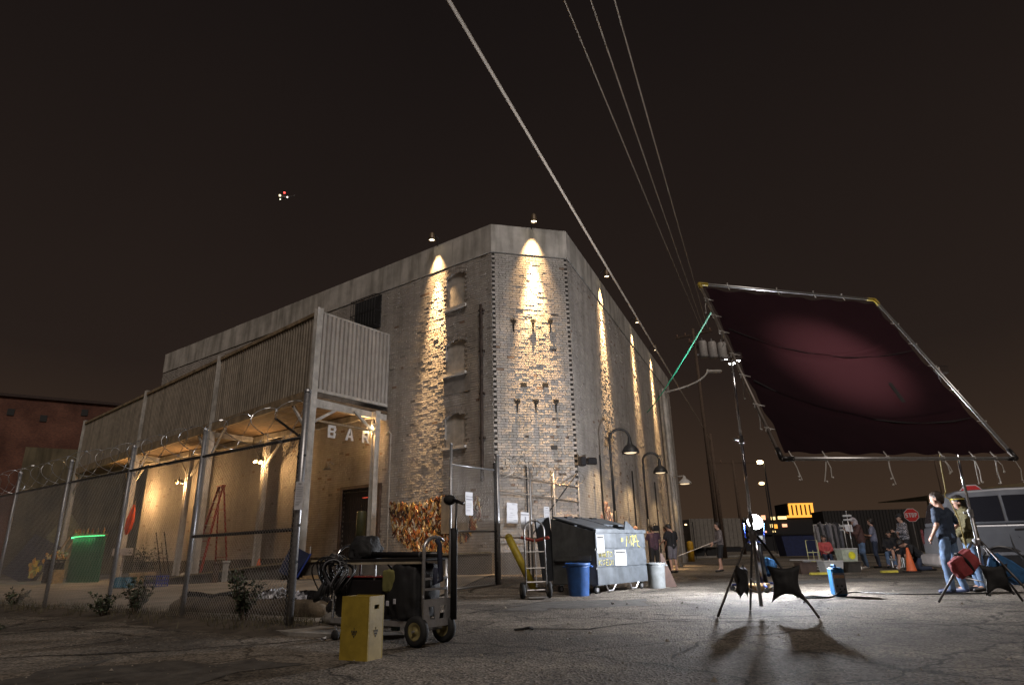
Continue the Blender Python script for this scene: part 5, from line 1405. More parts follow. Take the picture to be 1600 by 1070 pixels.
tripod(V(3.12, 8.78, .12), V(3.12, 8.62, 3.36), [(2.53, 8.73, 0), (3.63, 8.3, 0), (3.26, 9.62, 0)], .98, 'tall chrome stand on a wide tripod left of the frame', [(.12, 1.2, .024, STEEL), (1.2, 2.25, .021, CHROME), (2.25, 3.36, .018, CHROME)])
tripod(V(6.76, 9.78, .1), V(6.70, 9.62, 3.36), [(6.16, 10.02, 0), (7.29, 9.88, 0), (6.95, 9.1, 0)], .84, 'tall chrome stand on a tripod at the right, hung with sandbags', [(.1, 1.25, .024, STEEL), (1.25, 2.3, .021, CHROME), (2.3, 3.36, .018, CHROME)])
def saddle_bag(c, d1, m, label, tilt=0.4, size=.22):
    """sandbag straddling a tripod leg: two lobes with pointed corners"""
    root = thing('sandbag', label, 'sandbag', c - UP * size, group='sandbags on the stands')
    d2 = V(-d1.y, d1.x, 0)
    for s in (-1, 1):
        mb = MB(); N = 10; vs = []; K = 8
        for i in range(K + 1):
            v = i / K
            for j in range(N):
                a = 2 * pi * j / N
                w = size * .62 * (1 - .25 * v) * (abs(cos(a)) ** .5) * (1 if cos(a) > 0 else -1) * (1.0 + .32 * (v > .85) + .12 * sin(3 * v))
                t = .055 * sin(a) * (sin(pi * min(1, v * 1.02 + .08)) ** .6)
                vs.append(c + d1 * w + d2 * (s * (.03 + .10 * v) + t) + UP * (-size * 1.05 * v + .04 - .06 * (abs(cos(a)) > .9) * (v > .9)))
        mb.add(vs, [(i * N + j, i * N + (j + 1) % N, (i + 1) * N + (j + 1) % N, (i + 1) * N + j) for i in range(K) for j in range(N)] + [tuple(reversed(range(N))), tuple(range(K * N, K * N + N))])
        mb.build('pouch', m, root, smooth=True)
    mb = MB(); mb.tube([c + d2 * -.07 + UP * .0, c + UP * .07, c + d2 * .07 + UP * .0], .022, 6); mb.build('strap', m, root)
def star_bag(c, w, h, yaw, m, label):
    """limp four-cornered bag with pointed ends"""
    mb = MB(); ax = V(cos(yaw), sin(yaw), 0); n_ = V(-sin(yaw), cos(yaw), 0); N = 12; vs = []
    for s in (-1, 1):
        for i in range(N + 1):
            for j in range(N + 1):
                x, y = -1 + 2 * i / N, -1 + 2 * j / N
                pin = 1 - .30 * (1 - abs(y) ** 1.5) * abs(x) ** 2 * .9; pin2 = 1 - .34 * (1 - abs(x) ** 1.5) * abs(y) ** 2
                th = (1 - x * x) * (1 - y * y)
                vs.append(c + ax * (x * pin * w / 2) + UP * (y * pin2 * h / 2 - .03 * x * x) + n_ * s * (.075 * th ** .6 + .03 * mnoise.noise(V(x * 2.4, y * 2.4, s * 2 + c.x)) + .012 * mnoise.noise(V(x * 6, y * 6, c.x))))
    k = (N + 1) ** 2; fs = []
    for s in (0, 1):
        for i in range(N):
            for j in range(N):
                a = s * k + i * (N + 1) + j; fs.append((a, a + 1, a + N + 2, a + N + 1))
    mb.add(vs, fs); return tag(mb.build('sandbag', m, smooth=True), label, 'sandbag', 'sandbags on the stands')
star_bag(V(2.86, 8.62, .46), .34, .40, .95, BLACKCLOTH, 'black sandbag on the left leg of the left-hand stand')
star_bag(V(3.36, 8.48, .43), .40, .44, -.25, BLACKCLOTH, 'black pointed sandbag on the right leg of the left-hand stand')
REDB = mat('red_sandbag_cloth', (.36, .055, .06), .75, 0, .25, 8, .3, 60)
BLUB = mat('blue_sandbag_cloth', (.02, .105, .26), .75, 0, .25, 8, .3, 60)
def pillow(c, d, rz, tilt, m, label, strap=None):
    root = thing('sandbag', label, 'sandbag', c - UP * d[2] / 2, group='sandbags on the stands')
    mb = bag(V(0, 0, 0), d, 0, '', '', None, seed=c.x, amp=.12); R = Matrix.Rotation(rz, 3, 'Z') @ Matrix.Rotation(tilt, 3, 'Y')
    mb.v = [c + R @ p for p in mb.v]; mb.build('body', m, root, smooth=True)
    if strap:
        mb = MB(); mb.v = []; ring = [V(.0, d[1] * .56 * cos(2 * pi * k / 14), d[2] * .60 * sin(2 * pi * k / 14)) for k in range(14)]
        mb.tube([c + R @ p for p in ring], .02, 6, closed=True); mb.build('strap', strap, root)
pillow(V(6.40, 9.62, .55), (.40, .17, .27), .1, -.55, REDB, 'red sandbag strapped to the left leg of the right-hand stand', BLACKCLOTH)
pillow(V(6.98, 9.62, .46), (.48, .17, .27), .0, .62, BLUB, 'blue sandbag on the right leg of the right-hand stand')
star_bag(V(6.72, 9.5, .36), .44, .42, .1, BLACKCLOTH, 'black sandbag hanging between the red and blue sandbags')

# ------------------------------------------------------------------ the film lamp (lit) on its low stand
LP = V(4.86, 13.45, 1.30)
root = thing('film_lamp', 'glaring white film lamp on a low wheeled stand behind the frame', 'lamp', V(4.9, 13.6, 0))
aim = (V(4.9, 8.6, 3.3) - LP).normalized(); Ml = aim.to_track_quat('Z', 'Y').to_matrix()
mb = MB(); mb.lathe([(0, -.26), (.07, -.26), (.10, -.2), (.11, -.04), (.135, .04), (.14, .08), (.13, .08), (.12, .04), (0, .02)], LP, 20, M=Ml, cap=False); mb.build('housing', BLACKPLASTIC, root, smooth=True)
mb = MB(); mb.lathe([(0, .03), (.12, .035), (.150, .05), (.150, .09), (.12, .13), (.06, .15), (0, .155)], LP, 20, M=Ml, cap=False); mb.build('lens', mat('white_hot_lens', (1, 1, 1), .3, 0, 0, emit=(.93, .95, 1), estr=24), root, smooth=True)
BLUEF = mat('blue_yoke_paint', (.03, .07, .42), .4, 0, .2)
mb = MB()
for s in (-1, 1): mb.tube([LP + V(.2 * s, .02, 0), LP + V(.2 * s, .05, -.25), LP + V(.12 * s, .1, -.36)], .016, 8)
mb.tube([LP + V(-.14, .1, -.36), LP + V(.14, .1, -.36)], .018, 8); mb.build('yoke', BLUEF, root, smooth=True)
mb = MB(); mb.tube([V(4.9, 13.55, .08), V(4.88, 13.55, .98)], .034, 10); mb.build('column', CHROME, root, smooth=True)
mb = MB(); mb.tube([V(5.0, 13.62, .1), V(4.96, 13.6, .88)], .045, 10); mb.build('column_sleeve', BLACKPLASTIC, root, smooth=True)
mb = MB()
for k in range(2): mb.box(V(4.8 + .2 * k, 13.5, .98), (.05, .12, .16), rz=.3)
mb.build('cleat', CHROME, root)
for a in (.3, 2.4, 4.5):
    e = V(4.9 + .62 * cos(a), 13.6 + .62 * sin(a), .05); mb = MB(); mb.tube([V(4.9, 13.6, .16), e + UP * .06], .02, 8); mb.build('leg', BLUEF, root, smooth=True)
    mb = MB(); mb.lathe([(0, -.02), (.045, -.02), (.05, 0), (.045, .02), (0, .02)], e, 12, M=Matrix.Rotation(pi / 2, 3, 'X'), cap=False); mb.build('caster', RUBBER, root)
lamp('lamp_spill', 'POINT', 1600, (.92, .94, 1.0), LP + aim * .12 + UP * .24, root, radius=.12)
lamp('lamp_beam', 'SPOT', 9000, (1.0, .93, .95), LP + aim * .30, root, sp_(.55, .46), radians(34), 1.0, .1)
pillow(V(4.72, 13.35, .09), (.5, .22, .16), .1, 0, mat('tan_sandbag', (.42, .27, .12), .8, 0, .2), 'tan sandbag on the base of the film lamp')
pillow(V(5.15, 13.75, .45), (.22, .3, .34), .2, .2, BLUB, 'dark blue sandbag hung behind the film lamp column')

# blue ballast box with cables
bp_ = V(5.55, 11.75, 0)
root = thing('ballast_box', 'upright blue and grey lamp ballast box on the asphalt', 'ballast', bp_, -.25)
mb = MB(); mb.rbox((0, .0, .24), (.20, .36, .46), .025); mb.build('case', mat('blue_ballast', (.01, .13, .33), .45, 0, .15), root, local=True)
mb = MB(); mb.rbox((0, -.19, .22), (.19, .03, .34), .008); fpn = mb.build('front_panel', mat('grey_ballast_panel', (.16, .17, .19), .5, 0, .2), root, local=True)
mb = MB(); mb.rbox((0, -.208, .33), (.16, .01, .05), .004); mb.build('vent', mat('amber_label', (.45, .28, .16), .6), fpn, local=True)
for i in range(4): mb = MB(); mb.lathe([(0, 0), (.014, 0), (.014, .015), (0, .015)], V(-.05 + .035 * i, -.206, .18 - .05 * (i % 2)), 8, M=Matrix.Rotation(pi / 2, 3, 'X'), cap=False); mb.build('knob', INK, fpn, local=True)
mb = MB(); mb.tube([(-.02, -.14, .45), (-.02, -.13, .51), (-.02, .13, .51), (-.02, .14, .45)], .016, 8); mb.build('handle', mat('blue_ballast', (1,1,1)), root, local=True)
def cable(pts, label, rr=.011, m=BLACKPLASTIC):
    P = [V(p[0], p[1], rr + .004 if len(p) < 3 else p[2]) for p in pts]; out = []
    for i in range(len(P) - 1):      # Catmull-Rom
        p0_, p1_, p2_, p3_ = P[max(i - 1, 0)], P[i], P[i + 1], P[min(i + 2, len(P) - 1)]
        for k in range(6):
            t = k / 6
            out.append(.5 * ((2 * p1_) + (p2_ - p0_) * t + (2 * p0_ - 5 * p1_ + 4 * p2_ - p3_) * t * t + (3 * p1_ - p0_ - 3 * p2_ + p3_) * t ** 3))
    out.append(P[-1]); mb = MB(); mb.tube(out, rr, 6); return tag(mb.build('cable', m, smooth=True), label, 'cable')
cable([(5.0, 13.4), (4.95, 12.6), (5.0, 11.9), (4.75, 11.6), (5.0, 11.35), (5.25, 11.5), (5.1, 11.75), (4.8, 11.65), (5.0, 11.45), (5.3, 11.5), (5.5, 11.54, .1)], 'black cable looping on the asphalt left of the blue ballast box', .014)
cable([(5.62, 11.95, .08), (5.9, 12.3), (6.25, 12.5), (6.5, 11.9), (6.75, 11.6), (7.4, 11.55), (8.3, 11.5), (9.5, 11.4)], 'black cable snaking right from the blue ballast box', .011)
mb = MB(); mb.tube([V(-.05, 7.9, .01), V(.05, 7.95, .012), V(.12, 7.9, .03), V(.16, 7.95, .01)], .014, 5); tag(mb.build('rubber_scrap', RUBBER), 'small black rubber scrap lying on the asphalt', 'scrap')

# ------------------------------------------------------------------ lamps and poles along the right front
def gooseneck(p, h, reach, label, energy):
    root = thing('gooseneck_lamp', label, 'street lamp', p, group='gooseneck lamps along the right front')
    d = V(1, -.15, 0).normalized(); r_ = reach / 2; N = 12
    arc = [p + d * (r_ - r_ * cos(pi * k / N)) + UP * (h + r_ * sin(pi * k / N)) for k in range(N + 1)]
    mb = MB(); mb.tube([p, p + UP * .6, p + UP * 2.0], [.085, .08, .065], 10); mb.tube([p + UP * 2.0, p + UP * h] + arc[1:] , .045, 8); mb.build('pole', DARKSTEEL, root, smooth=True)
    e = arc[-1]
    mb = MB(); mb.lathe([(.05, .05), (.07, -.1), (.09, -.2), (.20, -.28), (.27, -.40), (.30, -.50), (.285, -.50), (.25, -.40), (.0, -.26)], e, 20, cap=False); mb.build('lamp_shade', DARKSTEEL, root, smooth=True)
    mb = MB(); mb.lathe([(0, -.42), (.20, -.43), (.24, -.46), (.16, -.50), (0, -.52)], e, 18, cap=False); mb.build('diffuser', mat('warm_diffuser', (.9, .8, .6), .4, 0, 0, emit=(1, .74, .45), estr=1.0), root, smooth=True)
    lamp('lamp_glow', 'SPOT', energy, (1, .68, .34), e - UP * .56, root, e - UP * 5 - nR * 1.6, radians(120), .6, .12)
gooseneck(V(3.22, 21.3, .05), 4.35, .66, 'nearest gooseneck lamp on a dark post by the right front', 170)
gooseneck(V(5.22, 26.0, .0), 4.25, .66, 'second gooseneck lamp on a dark post by the right front', 200)
sp = V(7.95, 32.6, 0)
root = thing('street_light', 'tall pale street light pole with a curved arm at the end of the warehouse', 'street light', sp)
mb = MB(); mb.tube([sp, sp + UP * 8.9], [.13, .08], 10); mb.build('pole', PAINTSTEEL, root, smooth=True)
mb = MB(); mb.tube([sp + UP * 8.7] + [sp + V(2.5 * sin(k / 8 * pi / 2), 0, 8.7 + .85 * (1 - cos(k / 8 * pi / 2)) + .35 * sin(k / 8 * pi / 2)) for k in range(1, 9)], .05, 8); mb.build('arm', PAINTSTEEL, root, smooth=True)
mb = MB(); mb.rbox(sp + V(2.85, 0, 9.78), (.75, .3, .14), .05); mb.build('luminaire', PAINTSTEEL, root)
mb = MB(); mb.tube([sp + UP * 4.35, sp + V(-.35, -.2, 4.6), sp + V(-.55, -.3, 4.45)], .04, 8); mb.build('side_arm', PAINTSTEEL, root)
mb = MB(); mb.lathe([(.05, .25), (.1, .12), (.3, -.05), (.34, -.14), (.3, -.12), (0, .04)], sp + V(.28, -1.3, 3.95), 18, cap=False); mb.tube([sp + V(.0, -.05, 4.3), sp + V(.28, -1.3, 4.2)], .03, 6); mb.build('shade', PAINTSTEEL, root, smooth=True)
mb = MB(); mb.lathe([(0, -.08), (.24, -.1), (.2, -.15), (0, -.17)], sp + V(.28, -1.3, 3.95), 16, cap=False); mb.build('diffuser', mat('warm_diffuser', (1, 1, 1)), root, smooth=True)
lamp('lamp_glow', 'SPOT', 170, (1, .68, .34), sp + V(.28, -1.3, 3.72), root, sp + V(-.6, -1.0, 0), radians(120), .6, .12)
# yellow bollard beyond the corner
yb = V(11.6, 44.5, 0)
root = thing('yellow_bollard', 'round yellow bollard at the far end of the warehouse', 'bollard', yb)
mb = MB(); mb.lathe([(.22, 0), (.22, 1.15), (.18, 1.27), (0, 1.32)], yb, 14); mb.build('pipe', mat('bollard_yellow', (.55, .30, .02), .55, 0, .2), root, smooth=True)
lamp_pt = yb
# painted line and kerb beyond
mb = MB(); mb.beam(V(9.5, 52, .012), V(60, 60, .012), .35, .008); structure(mb.build('painted_line', mat('worn_yellow_line', (.40, .30, .12), .8, 0, .5, 3)))
mb = MB(); mb.beam(V(9, 60, .07), V(90, 74, .07), 4.0, .14); structure(mb.build('kerb_island', CONCRETE))

# ------------------------------------------------------------------ utility poles and wires
def utility_pole(p, h, label, arms, trans=False, r0=.16):
    root = thing('utility_pole', label, 'utility pole', p)
    mb = MB(); mb.tube([p, p + UP * h], [r0, r0 * .65], 8); mb.build('pole', BARK, root, smooth=True)
    for (z, w, a) in arms:
        d = V(cos(a), sin(a), 0); mb = MB(); mb.beam(p + UP * z - d * w, p + UP * z + d * w, .12, .14); ar = mb.build('crossarm', BARK, root)
        for k in (-.9, -.45, .45, .9):
            mb = MB(); mb.lathe([(.04, 0), (.07, .06), (.05, .1), (.07, .16), (.03, .22)], p + UP * (z + .07) + d * (w * k), 8); mb.build('insulator', mat('glazed_insulator', (.35, .22, .16), .3), ar)
    if trans:
        for k in range(3):
            c = p + V(.55 + .72 * k, -.2 - .1 * k, h - 2.4 - .12 * k)
            mb = MB(); mb.lathe([(.30, -.1), (.33, 0), (.33, 1.15), (.26, 1.27), (0, 1.3)], c, 14); t = mb.build('transformer', mat('grey_transformer', (.42, .40, .38), .5, 0, .2), root, smooth=True)
            mb = MB(); mb.lathe([(.05, 0), (.07, .1), (.04, .25)], c + UP * 1.3, 8); mb.build('bushing', STEEL, t)
        mb = MB(); mb.beam(p + UP * (h - 2.2), p + V(2.4, -.4, h - 2.45), .1, .14); mb.build('transformer_rack', STEEL, root)
    return root
U1 = V(14.6, 48, 0)
utility_pole(U1, 17.6, 'tall utility pole carrying three transformers beside the frame', [(17.1, 1.5, -.6), (16.2, 1.1, .9)], True)
U2 = V(17.0, 54.6, 0)
utility_pole(U2, 10.2, 'bare dark utility pole beyond the warehouse end', [], False, .2)
utility_pole(V(23.9, 70, 0), 9.9, 'utility pole with one wide crossarm, behind the film lamp', [(9.6, 3.0, .1)], False, .2)
utility_pole(V(46, 70, 0), 11, 'dark utility pole leaning over the black containers', [], False, .14)
WIREM = mat('weathered_cable', (.62, .54, .45), .6, 0, 0)
def wire(a, b, sag, rr, label):
    mb = MB(); mb.tube([a.lerp(b, k / 240) - UP * (sag * 4 * (k / 240) * (1 - k / 240)) for k in range(241)], rr, 8); return tag(mb.build('overhead_wire', WIREM, smooth=True), label, 'wire', 'overhead wires')
wire(V(15.3, 48, 17.5), V(-15.1, -26, 18.0), .5, .026, 'left one of the three thin overhead wires')
wire(V(15.5, 48, 17.5), V(-13.5, -26, 18.0), .5, .026, 'middle one of the three thin overhead wires')
wire(V(15.8, 48, 17.6), V(-12.2, -26, 18.0), .5, .026, 'right one of the three thin overhead wires')
wire(U2 + UP * 9.7, V(-12.4, -22, 9.6), .25, .034, 'thick pale overhead cable crossing above the warehouse corner')
wire(U1 + UP * 8.6, V(17.2, 54.6, 5.2), .2, .012, 'short slack cable between the two far utility poles')

# ------------------------------------------------------------------ helicopter, far off
hp = V(-164, 400, 249)
root = thing('helicopter', 'tiny distant helicopter with red and white lights in the night sky', 'helicopter', hp)
GREY = mat('helicopter_paint', (.1, .1, .1), .5)
mb = MB(); mb.ball(hp, (3.2, 1.2, 1.3), 14, 9); mb.build('fuselage', GREY, root, smooth=True)
mb = MB(); mb.tube([hp + V(2.4, 0, .3), hp + V(8.5, 0, .8)], [.6, .2], 8); mb.prism([(0, 0), (.9, 0), (1.4, 1.6), (.8, 1.6)], (1, 0, 0), UP, (0, 1, 0), .12, hp + V(7.6, 0, .8)); mb.build('tail_boom', GREY, root)
for k in range(4): mb = MB(); a = .4 + k * pi / 2; mb.beam(hp + UP * 1.9, hp + V(5.4 * cos(a), 5.4 * sin(a), 1.85), .3, .05); mb.build('rotor_blade', GREY, root)
for s in (-1, 1): mb = MB(); mb.tube([hp + V(-2.4, s, -1.7), hp + V(2, s, -1.7)], .08, 6); mb.tube([hp + V(-1, s * .8, -1), hp + V(-1, s, -1.7)], .06, 6); mb.build('skid', GREY, root)
for (o, c, e_, s) in ((V(1.4, -1, 3.3), (1, .05, .04), 3, .75), (V(-1.6, -1.2, 1.0), (1, .8, .45), 2.2, .8), (V(-1.2, -1, -2.0), (.95, .95, .7), 2.0, .5), (V(3.8, -1, -.4), (1, .85, .75), 2, .6)):
    mb = MB(); mb.ball(hp + o, s, 8, 6); mb.build('navigation_light', mat('nav_%d' % int(o.x * 10), (.5, .5, .5), .5, 0, 0, emit=c, estr=e_), root, smooth=True)

# ------------------------------------------------------------------ people
SKIN = mat('skin', (.42, .24, .17), .55, 0, .08, 10)
PENDING = []
def blob(name, parts, m, parent, vox, extra=None, smooth_it=4):
    """tapered capsules fused into one continuous skin"""
    bm = bmesh.new()
    for (a, ra_, b, rb) in parts:
        a, b = Vector(a), Vector(b)
        for c, r_ in ((a, ra_), (b, rb)):
            bmesh.ops.create_icosphere(bm, subdivisions=2, radius=r_, matrix=Matrix.Translation(c))
        d = b - a
        if d.length > 1e-4:
            Mx_ = Matrix.Translation((a + b) / 2) @ d.to_track_quat('Z', 'Y').to_matrix().to_4x4()
            bmesh.ops.create_cone(bm, cap_ends=True, segments=12, radius1=ra_, radius2=rb, depth=d.length, matrix=Mx_)
    me = bpy.data.meshes.new(name); bm.to_mesh(me); bm.free()
    me.materials.append(m)
    o = bpy.data.objects.new(name, me); COL.objects.link(o); o.parent = parent
    md = o.modifiers.new('fuse', 'REMESH'); md.mode = 'VOXEL'; md.voxel_size = vox; md.use_smooth_shade = True
    ms = o.modifiers.new('relax', 'SMOOTH'); ms.iterations = smooth_it; ms.factor = .5
    PENDING.append((o, extra))
    return o
def person(label, loc, face, joints=None, H=1.75, shirt=None, sleeves='short', pants=None, pant_len='long', shoes=None, hair=None, hair_len=0.0,
           cap=None, hood=None, jacket=False, skin=None, fine=False, extra_parts=None, sleeve_col=None):
    """figure facing local +Y; joints override the standing pose (metres for a 1.75 m body)"""
    root = thing('person', label, 'person', loc, face)
    s = H / 1.75
    J = dict(pel=(0, 0, .95), che=(0, .01, 1.30), nec=(0, 0, 1.47), hea=(0, .02, 1.61),
             shL=(-.185, 0, 1.40), shR=(.185, 0, 1.40), elL=(-.25, -.03, 1.12), elR=(.25, -.03, 1.12), wrL=(-.26, .06, .88), wrR=(.26, .06, .88),
             hiL=(-.09, 0, .92), hiR=(.09, 0, .92), knL=(-.10, .03, .50), knR=(.10, .03, .50), anL=(-.11, -.02, .09), anR=(.11, -.02, .09),
             toL=(-.13, .15, .035), toR=(.13, .15, .035), fwd=(0, 1, 0))
    if joints: J.update(joints)
    J = {k: V(*v) * (s if k != 'fwd' else 1) for k, v in J.items()}
    sk = skin or SKIN
    f = J['fwd'].normalized(); up_ = (J['hea'] - J['nec']).normalized(); f = (f - up_ * f.dot(up_)).normalized(); rt = f.cross(up_)
    lat = (J['shR'] - J['shL']).normalized(); hl = (J['hiR'] - J['hiL']).normalized()
    vox = .013 if fine else .02
    trunk = lambda g_: [(J['pel'] - hl * .075 * s, (.105 + g_) * s, J['che'] - lat * .085 * s, (.108 + g_) * s), (J['pel'] + hl * .075 * s, (.105 + g_) * s, J['che'] + lat * .085 * s, (.108 + g_) * s),
                        (J['che'] - lat * .085 * s, (.105 + g_) * s, J['shL'], (.062 + g_) * s), (J['che'] + lat * .085 * s, (.105 + g_) * s, J['shR'], (.062 + g_) * s), (J['shL'], (.058 + g_) * s, J['shR'], (.058 + g_) * s)]
    hd = J['hea']
    head = [(hd + up_ * .035 * s - f * .015 * s, .092 * s, hd + up_ * .03 * s + f * .02 * s, .085 * s), (hd + up_ * .0 * s + f * .03 * s, .072 * s, hd - up_ * .075 * s + f * .045 * s, .05 * s),
            (hd - up_ * .085 * s + f * .055 * s, .036 * s, hd - up_ * .07 * s, .05 * s), (hd + up_ * .0 * s + f * .095 * s, .012 * s, hd - up_ * .028 * s + f * .112 * s, .015 * s)]
    for q in (-1, 1): head.append((hd + rt * (.085 * q * s) + up_ * .015 * s, .018 * s, hd + rt * (.09 * q * s) - up_ * .025 * s, .012 * s))
    body = trunk(0) + head + [(J['nec'] - up_ * .06 * s, .055 * s, J['nec'] + up_ * .07 * s, .05 * s)]
    for q in 'LR':
        body += [(J['sh' + q], .052 * s, J['el' + q], .040 * s), (J['el' + q], .040 * s, J['wr' + q], .027 * s),
                 (J['hi' + q], .085 * s, J['kn' + q], .055 * s), (J['kn' + q], .056 * s, J['kn' + q].lerp(J['an' + q], .35), .056 * s), (J['kn' + q].lerp(J['an' + q], .35), .055 * s, J['an' + q], .038 * s), (J['an' + q], .04 * s, J['to' + q], .03 * s)]
        hd_ = (J['wr' + q] - J['el' + q]).normalized(); side = hd_.cross(f if abs(hd_.dot(f)) < .8 else UP).normalized(); pal = J['wr' + q] + hd_ * .085 * s
        body += [(J['wr' + q], .026 * s, pal, .034 * s)]
    def fingers(bm_):
        for q in 'LR':
            hd_ = (J['wr' + q] - J['el' + q]).normalized(); side = hd_.cross(f if abs(hd_.dot(f)) < .8 else UP).normalized(); n_ = hd_.cross(side)
            pal = J['wr' + q] + hd_ * .085 * s
            for k, (o, L) in enumerate(((-.03, .055), (-.010, .068), (.010, .074), (.030, .066))):
                a = pal + side * (o * s) + hd_ * .02 * s; b = a + (hd_ * .8 + n_ * .35).normalized() * (L * .55 * s); c = b + (hd_ * .4 + n_ * .8).normalized() * (L * .5 * s)
                bm_.append(([a, b, c], [.0095 * s, .009 * s, .0075 * s]))
            a = J['wr' + q] + hd_ * .04 * s + side * .03 * s; b = a + (side * .7 + hd_ * .7) * .035 * s; c = b + (hd_ * .9 + n_ * .3) * .03 * s
            bm_.append(([a, b, c], [.011 * s, .010 * s, .0085 * s]))
    fl = []; fingers(fl)
    blob('body', body, sk, root, vox, extra=fl)
    cl_ = []
    sh_ = trunk(.014 if not jacket else .028)
    sh_ += [(J['pel'] - hl * .07 * s - UP * .03 * s, (.112 + (.02 if jacket else 0)) * s, J['pel'] + hl * .07 * s - UP * .03 * s, (.112 + (.02 if jacket else 0)) * s)]
    for q in 'LR':
        g_ = .02 if not jacket else .03
        if sleeves == 'short': sh_.append((J['sh' + q], (.052 + g_) * s, J['sh' + q].lerp(J['el' + q], .72), (.048 + g_) * s))
        else: sh_ += [(J['sh' + q], (.054 + g_) * s, J['el' + q], (.042 + g_) * s), (J['el' + q], (.042 + g_) * s, J['el' + q].lerp(J['wr' + q], .93), (.030 + g_ * .8) * s)]
    if jacket: sh_.append((J['nec'] - up_ * .03 * s, .085 * s, J['nec'], .078 * s))
    blob('jacket' if jacket else 'shirt', sh_, shirt, root, vox, smooth_it=3)
    pn = [(J['pel'] - hl * .075 * s, .112 * s, J['pel'] + hl * .075 * s, .112 * s)]
    for q in 'LR':
        pn += [(J['pel'] + (hl * -.07 if q == 'L' else hl * .07) * s, .11 * s, J['hi' + q], .105 * s), (J['hi' + q], .10 * s, J['kn' + q], .075 * s)] if pant_len == 'long' else [(J['hi' + q], .108 * s, J['hi' + q].lerp(J['kn' + q], .92), .092 * s)]
        if pant_len == 'long': pn.append((J['kn' + q], .075 * s, J['an' + q] + UP * .0, .062 * s))
    blob('trousers' if pant_len == 'long' else 'shorts', pn, pants, root, vox, smooth_it=3)
    so = []
    for q in 'LR': so += [(J['an' + q] - UP * .03 * s, .048 * s, J['to' + q], .042 * s), (J['an' + q] - UP * .04 * s + (J['an' + q] - J['to' + q]) * .15, .042 * s, J['to' + q], .04 * s)]
    blob('shoes', so, shoes or BLACKPLASTIC, root, vox, smooth_it=2)
    if hood: blob('hood', [(hd + up_ * .045 * s - f * .035 * s, .108 * s, hd - up_ * .03 * s - f * .045 * s, .105 * s), (hd + up_ * .06 * s + f * .01 * s, .095 * s, hd + up_ * .06 * s, .1 * s), (J['nec'] - f * .02 * s, .10 * s, J['nec'] + up_ * .04 * s - f * .02 * s, .10 * s)], hood, root, vox)
    elif hair:
        hp_ = [(hd + up_ * .05 * s - f * .03 * s, .094 * s, hd + up_ * .062 * s + f * .018 * s, .080 * s), (hd - f * .045 * s, .082 * s, hd - up_ * (.05 + hair_len) * s - f * .05 * s, .06 * s)]
        for q in (-1, 1): hp_.append((hd + rt * (.055 * q * s) + up_ * .05 * s, .052 * s, hd + rt * (.062 * q * s) - f * .02 * s - up_ * .01 * s, .04 * s))
        blob('hair', hp_, hair, root, vox)
    if cap:
        blob('cap', [(hd + up_ * .065 * s - f * .02 * s, .094 * s, hd + up_ * .07 * s + f * .02 * s, .088 * s), (hd + up_ * .045 * s + f * .09 * s - rt * .04 * s, .016 * s, hd + up_ * .045 * s + f * .09 * s + rt * .04 * s, .016 * s), (hd + up_ * .04 * s + f * .145 * s, .016 * s, hd + up_ * .045 * s + f * .08 * s, .03 * s)], cap, root, vox, smooth_it=2)
    mb = MB()
    for q in (-1, 1): mb.ball(hd + rt * (.032 * q * s) + up_ * .012 * s + f * .094 * s, .010 * s, 6, 4)
    mb.build('eyes', INK, root, local=True)
    mb = MB(); mb.ball(hd - up_ * .062 * s + f * .093 * s, (.020 * s, .008 * s, .006 * s), 6, 4); mb.build('mouth', mat('lips', (.28, .11, .09), .5, 0, 0), root, local=True)
    return root
def bake_people():
    bpy.context.view_layer.update()
    dg = bpy.context.evaluated_depsgraph_get()
    for o, extra in PENDING:
        me = bpy.data.meshes.new_from_object(o.evaluated_get(dg))
        me.name = o.name
        if extra:
            mb = MB()
            for pts, rs in extra: mb.tube(pts, rs, 6)
            bm = bmesh.new(); bm.from_mesh(me)
            vv = [bm.verts.new(p) for p in mb.v]
            for f in mb.f:
                try: fc = bm.faces.new([vv[i] for i in f]); fc.smooth = True
                except ValueError: pass
            bm.to_mesh(me); bm.free()
        base_name = o.name.split('.')[0]
        if base_name in ('shirt', 'jacket', 'trousers', 'shorts', 'hood', 'hair'):      # creases
            amp, fr_ = (.008, 9.0) if base_name != 'hair' else (.008, 30.0)
            ns = [v.normal.copy() for v in me.vertices]; off_ = o.parent.location * 3.1
            for v, nn_ in zip(me.vertices, ns):
                q_ = V(v.co.x * fr_, v.co.y * fr_, v.co.z * fr_ * (1.5 if base_name != 'trousers' else .9)) + off_
                k_ = 1 - abs(mnoise.noise(q_)) * 2.2 + .5 * mnoise.noise(q_ * 2.3)
                v.co += nn_ * (amp * (k_ - .55))
        o.modifiers.clear(); o.data = me
        if not me.materials: pass
        me.polygons.foreach_set('use_smooth', [True] * len(me.polygons))
def cloth(name, col, var=.18, vs=7): return mat(name, col, .85, 0, var, vs, .35, 90)
NAVY, JEANS, DJEANS, BLK = cloth('navy_tee', (.022, .036, .065)), cloth('blue_jeans', (.10, .16, .27), .35, 5), cloth('dark_jeans', (.025, .035, .065), .3), cloth('black_cotton', (.012, .012, .014))
OLIVE, GREYS, BROWNJ, BLUESH, REDSH = cloth('olive_jacket', (.075, .062, .022), .08), cloth('grey_sweater', (.15, .125, .12)), cloth('brown_jacket', (.075, .035, .03)), cloth('grey_blue_shirt', (.16, .17, .24)), cloth('red_shirt', (.42, .07, .07))
HBROWN, HDARK, HGREY = mat('brown_hair', (.038, .022, .013), .6, 0, .4, 40, .6, 120), mat('dark_hair', (.018, .013, .01), .55, 0, .4, 40, .6, 120), cloth('grey_hood', (.36, .33, .36))
PLAID = bpy.data.materials.new('checked_shirt'); PLAID.use_nodes = True
